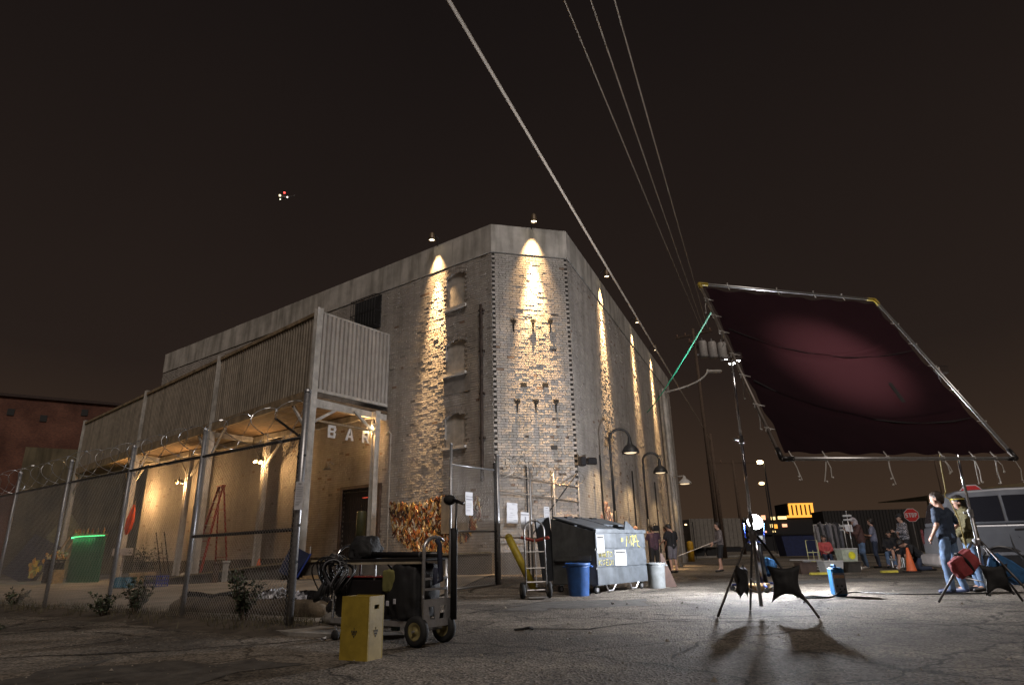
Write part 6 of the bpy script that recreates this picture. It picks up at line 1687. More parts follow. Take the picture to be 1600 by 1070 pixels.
pn_, pl_ = PLAID.node_tree.nodes, PLAID.node_tree.links
ck = pn_.new('ShaderNodeTexChecker'); ck.inputs['Scale'].default_value = 26; ck.inputs['Color1'].default_value = (.32, .30, .32, 1); ck.inputs['Color2'].default_value = (.02, .022, .03, 1)
tcx = pn_.new('ShaderNodeTexCoord'); pl_.new(tcx.outputs['Object'], ck.inputs[0]); pl_.new(ck.outputs[0], pn_['Principled BSDF'].inputs['Base Color']); pn_['Principled BSDF'].inputs['Roughness'].default_value = .85
WHITESHOE, GREYSHORT = mat('pale_shoe', (.5, .48, .46), .6), cloth('grey_shorts', (.15, .14, .16))
# facing angle: 0 faces +Y (away), +90 deg faces -X (left)
person('man in a navy T-shirt and blue jeans seen from behind, hands at his waist', V(7.62, 11.75, 0), radians(28), dict(hea=(.0, .03, 1.615), fwd=(-.45, 1, 0), elL=(-.33, -.06, 1.15), wrL=(-.24, .12, .96), elR=(.36, -.05, 1.16), wrR=(.2, .10, 1.0), knL=(-.12, .05, .5), anL=(-.17, .02, .09), toL=(-.2, .2, .035), knR=(.1, .02, .5), anR=(.13, -.04, .09)), 1.72,
       NAVY, 'short', JEANS, shoes=mat('navy_sneaker', (.03, .04, .09), .5), hair=HBROWN, fine=True)
person('person in an olive jacket with yellow glasses on dark hair, facing left', V(8.22, 12.05, 0), radians(75), dict(hea=(0, .05, 1.60), fwd=(.1, 1, -.08), elL=(-.22, .05, 1.12), wrL=(-.12, .22, 1.0), elR=(.24, .02, 1.12), wrR=(.12, .22, 1.0)), 1.68,
       OLIVE, 'long', JEANS, hair=HDARK, jacket=True, fine=True, hair_len=.02)
pg_ = V(8.22, 12.05, 0)
person('man in a grey sweater and dark shorts standing alone, holding a rope', V(7.5, 24.55, 0), radians(92), dict(elL=(-.24, .05, 1.1), wrL=(-.15, .28, 1.02), elR=(.22, .0, 1.1), wrR=(.1, .2, .98), knL=(-.09, .08, .5), anL=(-.1, .12, .09), toL=(-.1, .28, .035)), 1.76,
       GREYS, 'long', BLK, 'short', hair=HDARK)
mb = MB(); mb.tube([V(7.25, 24.5, 1.03), V(5.6, 24.9, .45), V(4.2, 25.6, .02)], .014, 6); tag(mb.build('held_rope', WIREM), 'slack pale rope running down from the hand of the man in grey', 'rope')
person('crew member in black T-shirt and grey shorts seen from behind near the dumpster', V(5.72, 24.5, 0), radians(25), dict(hea=(-.03, .07, 1.59), fwd=(-.5, 1, -.2), elR=(.28, .05, 1.12), wrR=(.15, .25, 1.05), elL=(-.3, .05, 1.13), wrL=(-.3, .28, 1.02)), 1.76, BLK, 'short', GREYSHORT, 'short', hair=HDARK)
person('camera operator in dark clothes with a camera on the shoulder beside the dumpster', V(5.02, 24.3, 0), radians(12), dict(elR=(.28, .06, 1.22), wrR=(.16, .2, 1.42), elL=(-.25, .12, 1.2), wrL=(-.1, .3, 1.4)), 1.70, cloth('plum_shirt', (.06, .03, .05)), 'short', BLK, hair=HDARK)
person('crew member half hidden behind the dumpster, head turned left', V(5.75, 25.3, 0), radians(60), None, 1.70, BLK, 'short', BLK, hair=HDARK)
person('bare-headed man whose face shows just above the dumpster', V(4.55, 25.2, 0), radians(200), None, 1.72, cloth('brown_tee', (.1, .06, .04)), 'short', BLK, hair=None)
root = thing('film_camera', 'black film camera on the shoulder of the operator by the dumpster', 'camera', V(5.1, 24.35, 1.45))
cc = V(5.12, 24.4, 1.58)
mb = MB(); mb.rbox(cc, (.2, .42, .2), .02, rz=.3); mb.build('body', BLACKPLASTIC, root)
mb = MB(); mb.lathe([(.05, 0), (.06, .1), (.075, .16), (.06, .17), (0, .12)], cc + V(-.08, .2, 0), 12, M=Matrix.Rotation(-pi / 2 + .1, 3, 'X')); mb.build('lens', BLACKPLASTIC, root, smooth=True)
mb = MB(); mb.tube([cc + V(0, .1, .1), cc + V(0, .1, .17), cc + V(.03, -.1, .17), cc + V(.03, -.1, .1)], .013, 6); mb.build('handle', BLACKPLASTIC, root)
mb = MB(); mb.rbox(cc + V(-.16, .0, .08), (.12, .03, .09), .008, rz=.3); mb.build('monitor', BLACKPLASTIC, root)
# the group on the right
sit = dict(pel=(0, 0, .50), che=(0, .02, .86), nec=(0, .02, 1.03), hea=(0, .06, 1.17), shL=(-.185, .02, .96), shR=(.185, .02, .96), elL=(-.24, .12, .72), elR=(.24, .12, .72), wrL=(-.1, .32, .66), wrR=(.1, .32, .66),
           hiL=(-.09, 0, .48), hiR=(.09, 0, .48), knL=(-.11, .42, .50), knR=(.11, .42, .50), anL=(-.11, .46, .09), anR=(.11, .46, .09), toL=(-.12, .63, .035), toR=(.12, .63, .035))
def stool(p, label, z=.42):
    root = thing('stool', label, 'stool', p, group='seats of the waiting crew')
    mb = MB(); mb.rbox(p + UP * z, (.42, .4, .05), .01); mb.build('seat', BLACKCLOTH, root)
    for sx in (-1, 1):
        for sy in (-1, 1): mb = MB(); mb.tube([p + V(.18 * sx, .17 * sy, 0), p + V(.18 * sx, .17 * sy, z)], .012, 6); mb.build('leg', ALU, root)
def onpt(px_x, Y): return V(px_x, Y, 0)
person('woman in a red shirt sitting at the left of the waiting crew', V(11.75, 25.4, 0), radians(165), dict(sit, fwd=(.25, 1, -.15)), 1.62, REDSH, 'long', DJEANS, hair=HDARK, hair_len=.08)
stool(V(11.75, 25.4, 0), 'low seat under the woman in the red shirt')
person('person in a pale grey hood and brown jacket holding up a sheet of paper', V(12.45, 24.0, 0), radians(78), dict(che=(0, .05, 1.31), nec=(0, .1, 1.46), hea=(0, .15, 1.58), fwd=(0, 1, -.25), shL=(-.185, .06, 1.40), shR=(.185, .06, 1.40), elL=(-.24, .18, 1.15), wrL=(-.12, .42, 1.28), elR=(.22, .15, 1.15), wrR=(.05, .36, 1.22)), 1.80, BROWNJ, 'long', JEANS, hood=HGREY, jacket=True, shoes=WHITESHOE)
mb = MB(); mb.quad(V(11.92, 23.9, 1.30), V(12.10, 23.75, 1.27), V(12.12, 23.8, 1.52), V(11.94, 23.95, 1.54)); mb.quad(V(11.91, 23.9, 1.30), V(11.93, 23.95, 1.54), V(12.12, 23.8, 1.52), V(12.10, 23.75, 1.27)); tag(mb.build('script_page', WHITEPAPER, recalc=False), 'white sheet of paper held up by the hooded person', 'paper')
person('man in a grey-blue shirt and dark jeans standing behind the hooded person', V(13.25, 24.6, 0), radians(60), dict(elL=(-.25, .08, 1.12), wrL=(-.1, .25, 1.15), elR=(.25, .0, 1.12), wrR=(.12, .2, 1.05), fwd=(.1, 1, -.15)), 1.76, BLUESH, 'short', DJEANS, hair=HDARK)
person('woman in a black jacket sitting with crossed hands in the waiting crew', V(14.0, 24.9, 0), radians(140), dict(sit), 1.75, BLK, 'long', JEANS, hair=HDARK, hair_len=.12, jacket=True)
stool(V(14.0, 24.9, 0), 'folding seat under the woman in the black jacket', .44)
person('person in shorts sitting with one leg raised next to the checked shirt', V(13.62, 23.5, 0), radians(110), dict(sit, knR=(.06, .45, .62), anR=(-.05, .6, .35), toR=(-.06, .78, .33)), 1.72, BLK, 'short', BLK, 'short', hair=HDARK, shoes=WHITESHOE)
stool(V(13.62, 23.5, 0), 'folding seat under the person in shorts', .44)
person('man in a black cap and checked shirt standing with folded arms', V(13.1, 22.4, 0), radians(85), dict(elL=(-.26, .06, 1.12), wrL=(.06, .24, 1.18), elR=(.26, .06, 1.12), wrR=(-.06, .22, 1.14), fwd=(.1, 1, -.05)), 1.80, PLAID, 'long', BLK, 'short', cap=BLK, hair=HDARK)
person('person in jeans kneeling on the ground behind the orange cone', V(12.55, 20.9, 0), radians(95), dict(pel=(0, -.05, .42), che=(0, .25, .68), nec=(0, .38, .78), hea=(0, .5, .82), shL=(-.185, .33, .72), shR=(.185, .33, .72), elL=(-.24, .45, .46), elR=(.24, .45, .46), wrL=(-.2, .55, .22), wrR=(.2, .55, .22),
       hiL=(-.09, -.03, .40), hiR=(.09, -.03, .40), knL=(-.12, .25, .09), knR=(.12, .25, .09), anL=(-.12, -.2, .09), anR=(.12, -.2, .09), toL=(-.12, -.36, .05), toR=(.12, -.36, .05), fwd=(0, .6, -1)), 1.78, BLK, 'short', DJEANS, hair=HDARK)
bake_people()
# yellow glasses on the olive person
mb = MB(); hc = pg_ + V(-.05, 0, 1.60 * 1.68 / 1.75)
mb.tube([hc + V(-.07 + .10 * (1 - cos(a)), .098 * sin(a), .055) if 0 else hc + V(-.105 * cos(a), .10 * sin(a), .055) for a in [k * 2 * pi / 16 for k in range(16)]], .012, 6, closed=True)
tag(mb.build('safety_glasses', mat('yellow_frame', (.45, .36, .05), .5)), 'yellow safety glasses on the head of the person in the olive jacket', 'glasses')

# ------------------------------------------------------------------ gear of the waiting crew
cone(V(12.0, 20.5, 0), 'tall orange traffic cone before the waiting crew', 1.0)
hand_truck(V(10.75, 24.2, 0), radians(-5), 1.02, mat('pale_yellow_tube', (.55, .55, .28), .5, 0, .15), 'pale yellow hand truck beside the woman in the red shirt', lean=0.05, loop=False)
PALE = mat('clouded_tub', (.38, .37, .36), .5, 0, .15)
def tub(p, d, rz, m, label, disc=None):
    root = thing('storage_tub', label, 'tub', p, rz, 'storage tubs by the crew')
    mb = MB(); vs = []
    for z, s in ((0, .86), (d[2], 1.0)):
        for (a, b) in ((-1, -1), (1, -1), (1, 1), (-1, 1)): vs.append(V(a * d[0] / 2 * s, b * d[1] / 2 * s, z))
    mb.add(vs, ((0, 3, 2, 1), (0, 1, 5, 4), (1, 2, 6, 5), (2, 3, 7, 6), (3, 0, 4, 7))); mb.build('body', m, root, local=True)
    mb = MB(); mb.rbox((0, 0, d[2] + .02), (d[0] * 1.06, d[1] * 1.06, .05), .015); mb.build('lid', disc[1] if disc else m, root, local=True)
    if disc:
        mb = MB(); mb.lathe([(0, 0), (d[2] * .33, 0), (d[2] * .33, .006), (0, .006)], V(.06, -d[1] / 2 * .95 - .004, d[2] * .5), 16, M=Matrix.Rotation(pi / 2, 3, 'X'), cap=False); mb.build('sticker', disc[0], root, local=True)
tub(V(9.75, 20.9, 0), (.62, .42, .34), .1, PALE, 'clouded plastic tub on the asphalt before the red shirt')
tub(V(10.65, 21.6, .33), (.55, .4, .36), .1, mat('pale_green_tub', (.40, .43, .34), .5), 'pale tub with a yellow round sticker', (mat('yellow_sticker', (.65, .6, .03), .6), PALE))
tub(V(10.65, 21.6, 0), (.60, .44, .28), .15, mat('dark_tub', (.05, .045, .04), .5), 'dark low tub under the stickered tub')
tub(V(9.15, 21.3, 0), (.55, .42, .30), .0, mat('brown_tub', (.07, .045, .035), .5), 'dark open case left of the clouded tub')
for (x, y, L, lab) in ((8.75, 20.1, .65, 'short yellow timber wedge on the asphalt, left one'), (10.9, 20.3, .5, 'short yellow timber wedge on the asphalt, right one')):
    mb = MB(); mb.rbox(V(x + .3, y, .04), (L, .12, .07), .01); tag(mb.build('timber_wedge', mat('yellow_timber', (.5, .42, .06), .6)), lab, 'wedge', 'yellow wedges on the asphalt')
mb = MB(); mb.tube([V(8.55, 21.0, .42), V(9.6, 21.1, .40)], .018, 6); mb.rbox(V(9.1, 21.05, .38), (.25, .08, .06), .01); tag(mb.build('slider_rail', ALU), 'silver rail lying across the dark case', 'rail')
for (x, y, h, lab) in ((11.85, 23.5, 1.9, 'silver grip stand with a clamp head left of the hooded person'), (12.6, 25.4, 1.6, 'plain silver stand behind the hooded person')):
    root = thing('grip_stand', lab, 'stand', V(x, y, 0), group='grip stands by the crew'); p = V(x, y, 0)
    mb = MB(); mb.tube([p + UP * .25, p + UP * h], .017, 8); mb.build('mast', ALU, root, smooth=True)
    for a in (.4, 2.5, 4.6): mb = MB(); mb.tube([p + UP * .3, p + V(.35 * cos(a), .35 * sin(a), .28), p + V(.45 * cos(a), .45 * sin(a), .02)], .012, 6); mb.build('leg', ALU, root)
    mb = MB(); mb.rbox(p + UP * (h - .08), (.32, .06, .07), .012); mb.rbox(p + UP * (h - .22), (.3, .06, .06), .012); mb.tube([p + UP * h, p + UP * (h + .1)], .012, 6); mb.build('clamp_head', mat('white_clamp', (.5, .5, .5), .5), root)
# rolling rack of clothes
rk = V(12.9, 27.4, 0)
root = thing('clothes_rack', 'rolling rack hung with pale and dark garments behind the red shirt', 'clothes rack', rk)
for s in (-1, 1): mb = MB(); mb.tube([rk + V(.55 * s, 0, 0), rk + V(.55 * s, 0, 1.65)], .018, 6); mb.build('upright', PAINTSTEEL, root)
mb = MB(); mb.tube([rk + V(-.55, 0, 1.65), rk + V(.55, 0, 1.65)], .018, 6); mb.build('rail', PAINTSTEEL, root)
for k in range(10):
    x = -.47 + k * .104; c = [(.2, .19, .2), (.02, .02, .02), (.15, .14, .15), (.03, .03, .035), (.1, .1, .12)][k % 5]
    mb = bag(rk + V(x, 0, 1.12), (.13, .4, .95 + .1 * (k % 3)), .1 * (k % 3 - 1), '', '', None, seed=k, amp=.15); mb.build('garment', cloth('garment_%d' % (k % 5), c), root, smooth=True)
root = thing('blue_skip', 'distant dark blue bin behind the film lamp', 'bin', V(21.5, 50, 0))
mb = MB(); mb.prism([(-1.3, .1), (1.3, .1), (1.5, 1.6), (-1.5, 1.6)], (1, 0, 0), UP, (0, 1, 0), 1.4, V(21.5, 50, 0)); mb.build('body', mat('dark_blue_steel', (.015, .025, .09), .6), root)
mb = MB(); mb.box(V(21.5, 50.7, 1.65), (3.1, 1.5, .1)); mb.build('lid', BLACKPLASTIC, root)

# ------------------------------------------------------------------ van at the right
vp = V(9.1, 14.2, 0); va = radians(-20)
van = thing('parked_van', 'silver grey minivan parked side-on at the right edge', 'van', vp + V(2.3, .9, 0))
vx, vy_ = V(cos(va), sin(va), 0), V(-sin(va), cos(va), 0)
VANP = mat('silver_grey_car_paint', (.155, .16, .175), .32, .5, .08, 3)
GLASS = mat('dark_van_glass', (.012, .012, .015), .08, 0, 0, spec=.8)
def vn(x, y, z): return vp + vx * x + vy_ * y + UP * z
# side outline (x from the tail at left, z), body lofted across with tumblehome
low = [(0.03, .38), (.0, .62), (.03, .95), (.08, 1.16)]; VL, VW = 4.7, 1.86
lower = [(.06, .30), (.0, .60), (.02, .95), (.09, 1.18), (3.35, 1.16), (4.35, 1.02), (4.66, .86), (4.72, .55), (4.68, .30)]
upper = [(.09, 1.18), (.18, 1.55), (.30, 1.80), (.52, 1.90), (1.4, 1.93), (2.4, 1.92), (2.75, 1.84), (3.42, 1.18)]
def loft(outline, yin):
    mbx = MB(); k = len(outline)
    vs = [vn(x, yin(z), z) for (x, z) in outline] + [vn(x, VW - yin(z), z) for (x, z) in outline]
    fs = [tuple(range(k)), tuple(reversed(range(k, 2 * k)))] + [(i, (i + 1) % k, (i + 1) % k + k, i + k) for i in range(k)]
    mbx.add(vs, fs); return mbx
mb = loft(lower, lambda z: .05 if z < .35 else 0.0 if z < 1.0 else .03); vb = mb.build('body', VANP, van)
md = vb.modifiers.new('soft_edges', 'BEVEL'); md.width = .04; md.segments = 2; md.limit_method = 'ANGLE'; md.angle_limit = radians(25)
tum = lambda z: .03 + (z - 1.15) * .22
mb = loft(upper, tum); vr = mb.build('roof', VANP, van)
md = vr.modifiers.new('soft_edges', 'BEVEL'); md.width = .05; md.segments = 2; md.limit_method = 'ANGLE'; md.angle_limit = radians(25)
def side_panel(poly, m, name, out=.008, parent=van):
    mb = MB(); k = len(poly)
    a = [vn(x, (tum(z) if z > 1.15 else (.0 if z < 1.0 else .03)) - out, z) for (x, z) in poly]; b = [p + vy_ * (out + .004) for p in a]
    mb.add(a + b, [tuple(range(k)), tuple(reversed(range(k, 2 * k)))] + [(i, (i + 1) % k, (i + 1) % k + k, i + k) for i in range(k)]); return mb.build(name, m, parent)
side_panel([(1.28, 1.24), (2.02, 1.24), (2.02, 1.77), (1.30, 1.77)], GLASS, 'side_window')
side_panel([(.34, 1.24), (1.22, 1.24), (1.24, 1.77), (.50, 1.75)], GLASS, 'side_window')
side_panel([(2.12, 1.24), (3.18, 1.24), (2.74, 1.76), (2.12, 1.78)], GLASS, 'side_window')
for x in (1.25, 2.07): side_panel([(x - .02, .42), (x - .012, .42), (x - .012, 1.18), (x - .02, 1.18)], INK, 'door_seam', .003)
side_panel([(1.34, 1.08), (1.85, 1.08), (1.85, 1.04), (1.34, 1.04)], BLACKPLASTIC, 'door_track', .012)
side_panel([(2.2, .98), (2.42, .98), (2.42, .93), (2.2, .93)], BLACKPLASTIC, 'door_handle', .03)
side_panel([(.1, .62), (3.6, .62), (3.6, .56), (.1, .56)], mat('grey_rub_strip', (.12, .12, .13), .5), 'rub_strip', .015)
mb = MB(); mb.rbox(vn(-.02, VW / 2, .47), (.2, VW - .1, .26), .05, rz=va); mb.build('rear_bumper', mat('brownish_bumper', (.16, .14, .13), .5), van)
mb = MB(); mb.prism([(0, 0), (VW - .4, 0), (VW - .55, .42), (.15, .42)], vy_, (UP * 1 + vx * .25).normalized(), -vx, .01, vn(.10, .2, 1.27)); mb.build('rear_window', GLASS, van)
for y in (.04, VW - .14): mb = MB(); mb.rbox(vn(.02, y + .05, .98), (.06, .12, .34), .02, rz=va); mb.build('tail_light', mat('red_tail_lens', (.07, .012, .012), .3), van)
for x in (.98, 3.75):
    for y in (.1, VW - .1):
        c = vn(x, y, .33); Mw = Matrix((UP, vx, vy_)).transposed()
        mb = MB(); mb.lathe([(.2, -.1), (.29, -.105), (.325, -.07), (.325, .07), (.29, .105), (.2, .1)], c, 24, M=Mw, cap=False); w = mb.build('wheel', RUBBER, van, smooth=True)
        mb = MB(); mb.lathe([(0, -.07), (.05, -.08), (.12, -.06), (.19, -.095), (.205, -.09), (.205, .09), (0, .09)], c, 20, M=Mw, cap=False); mb.build('rim', ALU, w, smooth=True)
    mb = MB(); pts = [vn(x + .40 * cos(a), -.012, .33 + .40 * sin(a)) for a in [k * pi / 12 for k in range(13)]]; mb.tube(pts, .022, 6)
    mb.lathe([(0, -.006), (.385, -.006), (.385, .006), (0, .006)], vn(x, -.004, .33), 24, M=Matrix((UP, vx, vy_)).transposed(), cap=False); mb.build('wheel_arch', BLACKPLASTIC, van)

# ------------------------------------------------------------------ stop signs and far background
def stop_sign(p, h, a, label):
    root = thing('stop_sign', label, 'road sign', p, a, 'stop signs')
    mb = MB(); mb.tube([(0, .03, 0), (0, .03, h + .3)], .03, 6); mb.build('pole', STEEL, root, local=True)
    oc = lambda r_: [(r_ * cos(pi / 8 + k * pi / 4), r_ * sin(pi / 8 + k * pi / 4)) for k in range(8)]
    mb = MB(); mb.prism(oc(.42), (1, 0, 0), (0, 0, 1), (0, -1, 0), .006, (0, 0, h)); mb.build('border', WHITEPAPER, root, local=True)
    mb = MB(); mb.prism(oc(.39), (1, 0, 0), (0, 0, 1), (0, -1, 0), .004, (0, -.007, h)); mb.build('sign_face', mat('sign_red', (.55, .03, .03), .5, 0, .05), root, local=True)
    L = {'S': [rect(0, .2, .12, .25), rect(0, .1, .12, .15), rect(0, 0, .12, .05), rect(0, .15, .05, .2), rect(.07, .05, .12, .1)], 'T': [rect(0, .2, .14, .25), rect(.045, 0, .095, .2)], 'O': [rect(0, 0, .12, .05), rect(0, .2, .12, .25), rect(0, .05, .045, .2), rect(.075, .05, .12, .2)], 'P': [rect(0, 0, .05, .25), rect(.05, .2, .12, .25), rect(.05, .1, .12, .15), rect(.08, .15, .12, .2)]}
    for k, ch in enumerate('STOP'):
        mb = MB()
        for pg in L[ch]: mb.prism(pg, (1, 0, 0), (0, 0, 1), (0, -1, 0), .003, (-.31 + k * .16, -.012, h - .125))
        mb.build('letter', WHITEPAPER, root, local=True)
stop_sign(V(24.1, 40, 0), 2.45, radians(-20), 'far red stop sign behind the man in the checked shirt')
stop_sign(V(15.45, 22, 0), 2.28, radians(-25), 'red stop sign showing over the roof of the van')
# tan wall behind the van
root = thing('tan_building', 'low tan building with a sloping top edge behind the van', 'building', V(34, 44, 0))
wa_, wb_ = V(27.8, 44, 0), V(41, 40.5, 0)
mb = MB(); mb.beam(wa_ + UP * 1.9, wb_ + UP * 1.9, .4, 3.8); mb.build('wall', mat('tan_stucco', (.20, .155, .085), .9, 0, .25, .8), root)
mb = MB(); mb.add([wa_ + V(0, -.2, 3.8), wb_ + V(0, -.2, 3.8), wb_ + V(0, -.2, 5.2), wa_ + V(0, -.2, 3.85), wa_ + V(0, 6, 3.8), wb_ + V(0, 6, 3.8), wb_ + V(0, 6, 5.2), wa_ + V(0, 6, 3.85)], ((0, 1, 2, 3), (7, 6, 5, 4), (3, 2, 6, 7), (1, 5, 6, 2), (0, 3, 7, 4))); mb.build('roof', mat('tan_stucco', (1, 1, 1)), root)
# dark containers behind the crew
for (x0, x1, y, h, lab) in ((28.6, 36.4, 61, 3.85, 'long black shipping container behind the crew'), (36.9, 41.0, 63, 3.1, 'shorter dark container right of the long black one')):
    root = thing('shipping_container', lab, 'container', V((x0 + x1) / 2, y, 0), group='containers behind the crew')
    corr_panel(V(x0, y, 0), V(x1, y, 0), .1, h, V(0, -1, 0), .3, .05).build('side', mat('black_container', (.022, .02, .02), .7, 0, .2), root, recalc=False)
    mb = MB(); mb.box(((x0 + x1) / 2, y + 1.25, h / 2), (x1 - x0 - .02, 2.4, h - .02)); mb.build('shell', mat('black_container', (1, 1, 1)), root)
    for x in (x0, x1): mb = MB(); mb.box((x, y, h / 2), (.16, .16, h)); mb.build('corner_post', mat('black_container', (1, 1, 1)), root)
# pale corrugated trailer beyond the yellow bollard
root = thing('freight_trailer', 'pale ribbed trailer far beyond the yellow bollard', 'trailer', V(19, 62, 0))
corr_panel(V(15.8, 60, 0), V(20.6, 61, 0), .9, 3.4, V(0, -1, 0), .4, .06).build('side', mat('pale_trailer', (.22, .20, .175), .7, 0, .2), root, recalc=False)
mb = MB(); mb.beam(V(15.8, 61.3, 2.1), V(20.6, 62.3, 2.1), 2.4, 2.55); mb.build('body', mat('pale_trailer', (1, 1, 1)), root)
for x in (16.6, 17.7): mb = MB(); mb.lathe([(.2, -.15), (.5, -.15), (.5, .15), (.2, .15)], V(x, 60.7, .5), 14, M=Matrix.Rotation(pi / 2, 3, 'X')); mb.build('wheel', RUBBER, root)
# far city: dark mass and a lit block
CITYD = mat('far_dark_building', (.02, .02, .024), .9)
ORW = mat('orange_lit_window', (.6, .3, .05), .5, 0, 0, emit=(1, .42, .06), estr=1.15)
YLW = mat('pale_lit_window', (.6, .5, .3), .5, 0, 0, emit=(1, .72, .30), estr=1.5)
PKW = mat('pink_lit_window', (.6, .4, .3), .5, 0, 0, emit=(1, .45, .25), estr=1.4)
root = thing('lit_building', 'distant building with glowing orange windows on the horizon', 'building', V(84, 202, 0))
mb = MB(); mb.box((83.5, 210, 4.6), (22, 14, 9.2)); mb.build('wall', CITYD, root)
mb = MB(); mb.box((89.3, 210, 11.2), (8.2, 10, 4.6)); mb.build('wall', CITYD, root)
for k in range(6): mb = MB(); mb.box((85.8 + k * 1.38, 204.6, 11.4), (.75, .3, 3.5)); mb.build('window', ORW, root)
mb = MB(); mb.box((89.3, 204.55, 13.2), (7.6, .3, .5)); mb.build('window', ORW, root)
mb = MB(); mb.box((88.5, 202.7, 9.4), (9.5, .3, .7)); mb.build('window', ORW, root)
for (x, z, w, h, m) in ((74.0, 9.3, 1.2, 1.3, PKW), (76.4, 9.3, 1.2, 1.3, PKW), (79.2, 9.0, 1.6, .9, YLW), (82.2, 9.1, 2.6, .9, YLW), (78.6, 6.8, .8, 1.0, YLW), (79.8, 6.6, 1.0, 1.2, ORW), (82.6, 6.8, 1.4, .9, PKW), (76.4, 5.0, .7, .7, PKW), (79.0, 4.9, 1.0, .9, YLW)):
    mb = MB(); mb.box((x, 202.7, z), (w, .3, h)); mb.build('window', m, root)
root = thing('lit_shopfront', 'distant low building with a glowing orange roof line left of the van', 'building', V(118, 200, 0))
mb = MB(); mb.box((124, 206, 3), (26, 10, 6)); mb.build('wall', CITYD, root)
mb = MB(); mb.box((124, 200.8, 6.0), (25, .3, .8)); mb.build('sign_band', ORW, root)
for (x, z, w, h) in ((123, 2.8, 5, 2.8), (118, 1.5, 1.5, 1), (128, 2.5, 3, 2)): mb = MB(); mb.box((x, 200.8, z), (w, .3, h)); mb.build('window', ORW, root)
for (x0, x1, y, h, lab) in ((30, 62, 130, 3.0, 'far dark warehouse behind the film lamp'), (66, 110, 240, 6.0, 'far dark block under the lit windows'), (-6, 26, 190, 7, 'far dark block beyond the end of the warehouse'), (110, 170, 160, 5.0, 'far dark block behind the van')):
    mb = MB(); mb.box(((x0 + x1) / 2, y + 6, h / 2), (x1 - x0, 12, h)); root = thing('dark_building', lab, 'building', V((x0 + x1) / 2, y, 0), group='dark buildings on the horizon'); mb.build('wall', CITYD, root)
    mb = MB(); mb.box(((x0 + x1) / 2, y + 6, h + .2), (x1 - x0 + .6, 12.6, .4)); mb.build('roof', CITYD, root)
for (p, e_, s, lab) in ((V(30.7, 80, 10.85), 14, .34, 'bright far street lamp above the film lamp'), (V(38.2, 100, 10.1), 3.2, .36, 'dimmer far street lamp under the bright one'), (V(13.4, 52, 2.62), 3, .08, 'small work light over the far pale trailer')):
    root = thing('far_street_lamp', lab, 'street lamp', V(p.x, p.y, 0))
    mb = MB(); mb.tube([V(p.x + .6, p.y + .2, 0), V(p.x + .6, p.y + .2, p.z + .2), V(p.x, p.y, p.z + .25)], .09 if s > .1 else .03, 6); mb.build('pole', mat('far_dark_building', (1, 1, 1)), root)
    mb = MB(); mb.ball(p, (s * 1.3, s, s * .7), 10, 7); mb.build('lens', mat('sodium_%d' % int(e_), (1, .8, .5), .4, 0, 0, emit=(1, .68, .34), estr=e_), root, smooth=True)

# ------------------------------------------------------------------ red brick building at the far left
def far_brick():
    m = bpy.data.materials.new('red_brick_far'); m.use_nodes = True
    n, l = m.node_tree.nodes, m.node_tree.links; b = n['Principled BSDF']
    tc = n.new('ShaderNodeTexCoord'); mp = n.new('ShaderNodeMapping'); mp.inputs['Rotation'].default_value = (pi / 2, 0, 0)
    br = n.new('ShaderNodeTexBrick'); br.inputs['Scale'].default_value = 4.2; br.inputs['Color1'].default_value = (.23, .095, .058, 1); br.inputs['Color2'].default_value = (.15, .06, .04, 1); br.inputs['Mortar'].default_value = (.09, .06, .05, 1)
    l.new(tc.outputs['Object'], mp.inputs[0]); l.new(mp.outputs[0], br.inputs[0])
    nz = n.new('ShaderNodeTexNoise'); nz.inputs['Scale'].default_value = .5; nz.inputs['Detail'].default_value = 6; l.new(tc.outputs['Object'], nz.inputs[0])
    cr = n.new('ShaderNodeValToRGB'); cr.color_ramp.elements[0].position = .35; cr.color_ramp.elements[0].color = (.45, .4, .4, 1); cr.color_ramp.elements[1].position = .65; l.new(nz.outputs[0], cr.inputs[0])
    mx = n.new('ShaderNodeMix'); mx.data_type = 'RGBA'; mx.blend_type = 'MULTIPLY'; mx.inputs[0].default_value = 1; l.new(br.outputs[0], mx.inputs[6]); l.new(cr.outputs[0], mx.inputs[7]); l.new(mx.outputs[2], b.inputs['Base Color']); b.inputs['Roughness'].default_value = .9
    return m
rb0, rbd = V(-52, 38.9, 0), heading(57)
rb = bpy.data.objects.new('brick_building', None); COL.objects.link(rb); rb.location = rb0; rb.rotation_euler = (0, 0, atan2(rbd.y, rbd.x))
tag(rb, 'dark red brick building with a pale painted lower wall at the far left', 'building')
mb = MB(); mb.box((18, 5, 6.6), (36, 10, 13.2)); mb.build('wall', far_brick(), rb, local=True)
mb = MB(); mb.box((26, -.06, 4.7), (17.6, .14, 9.4)); mb.build('painted_wall', mat('pale_painted_wall', (.17, .14, .085), .9, 0, .35, .4, stain=.4), rb, local=True)
mb = MB(); mb.box((18, 5, 13.3), (36.3, 10.3, .22)); mb.build('coping', mat('dark_coping', (.06, .04, .035), .9), rb, local=True)
r = random.Random(77)
for (x, z) in ((12.4, 11.2), (13.3, 11.1), (15.8, 12.0), (17.9, 11.7), (20.5, 12.4), (14.6, 10.7)):
    mb = MB(); mb.box((x, -.02, z), (.45, .06, .5)); mb.build('brick_hole', INK, rb, local=True)

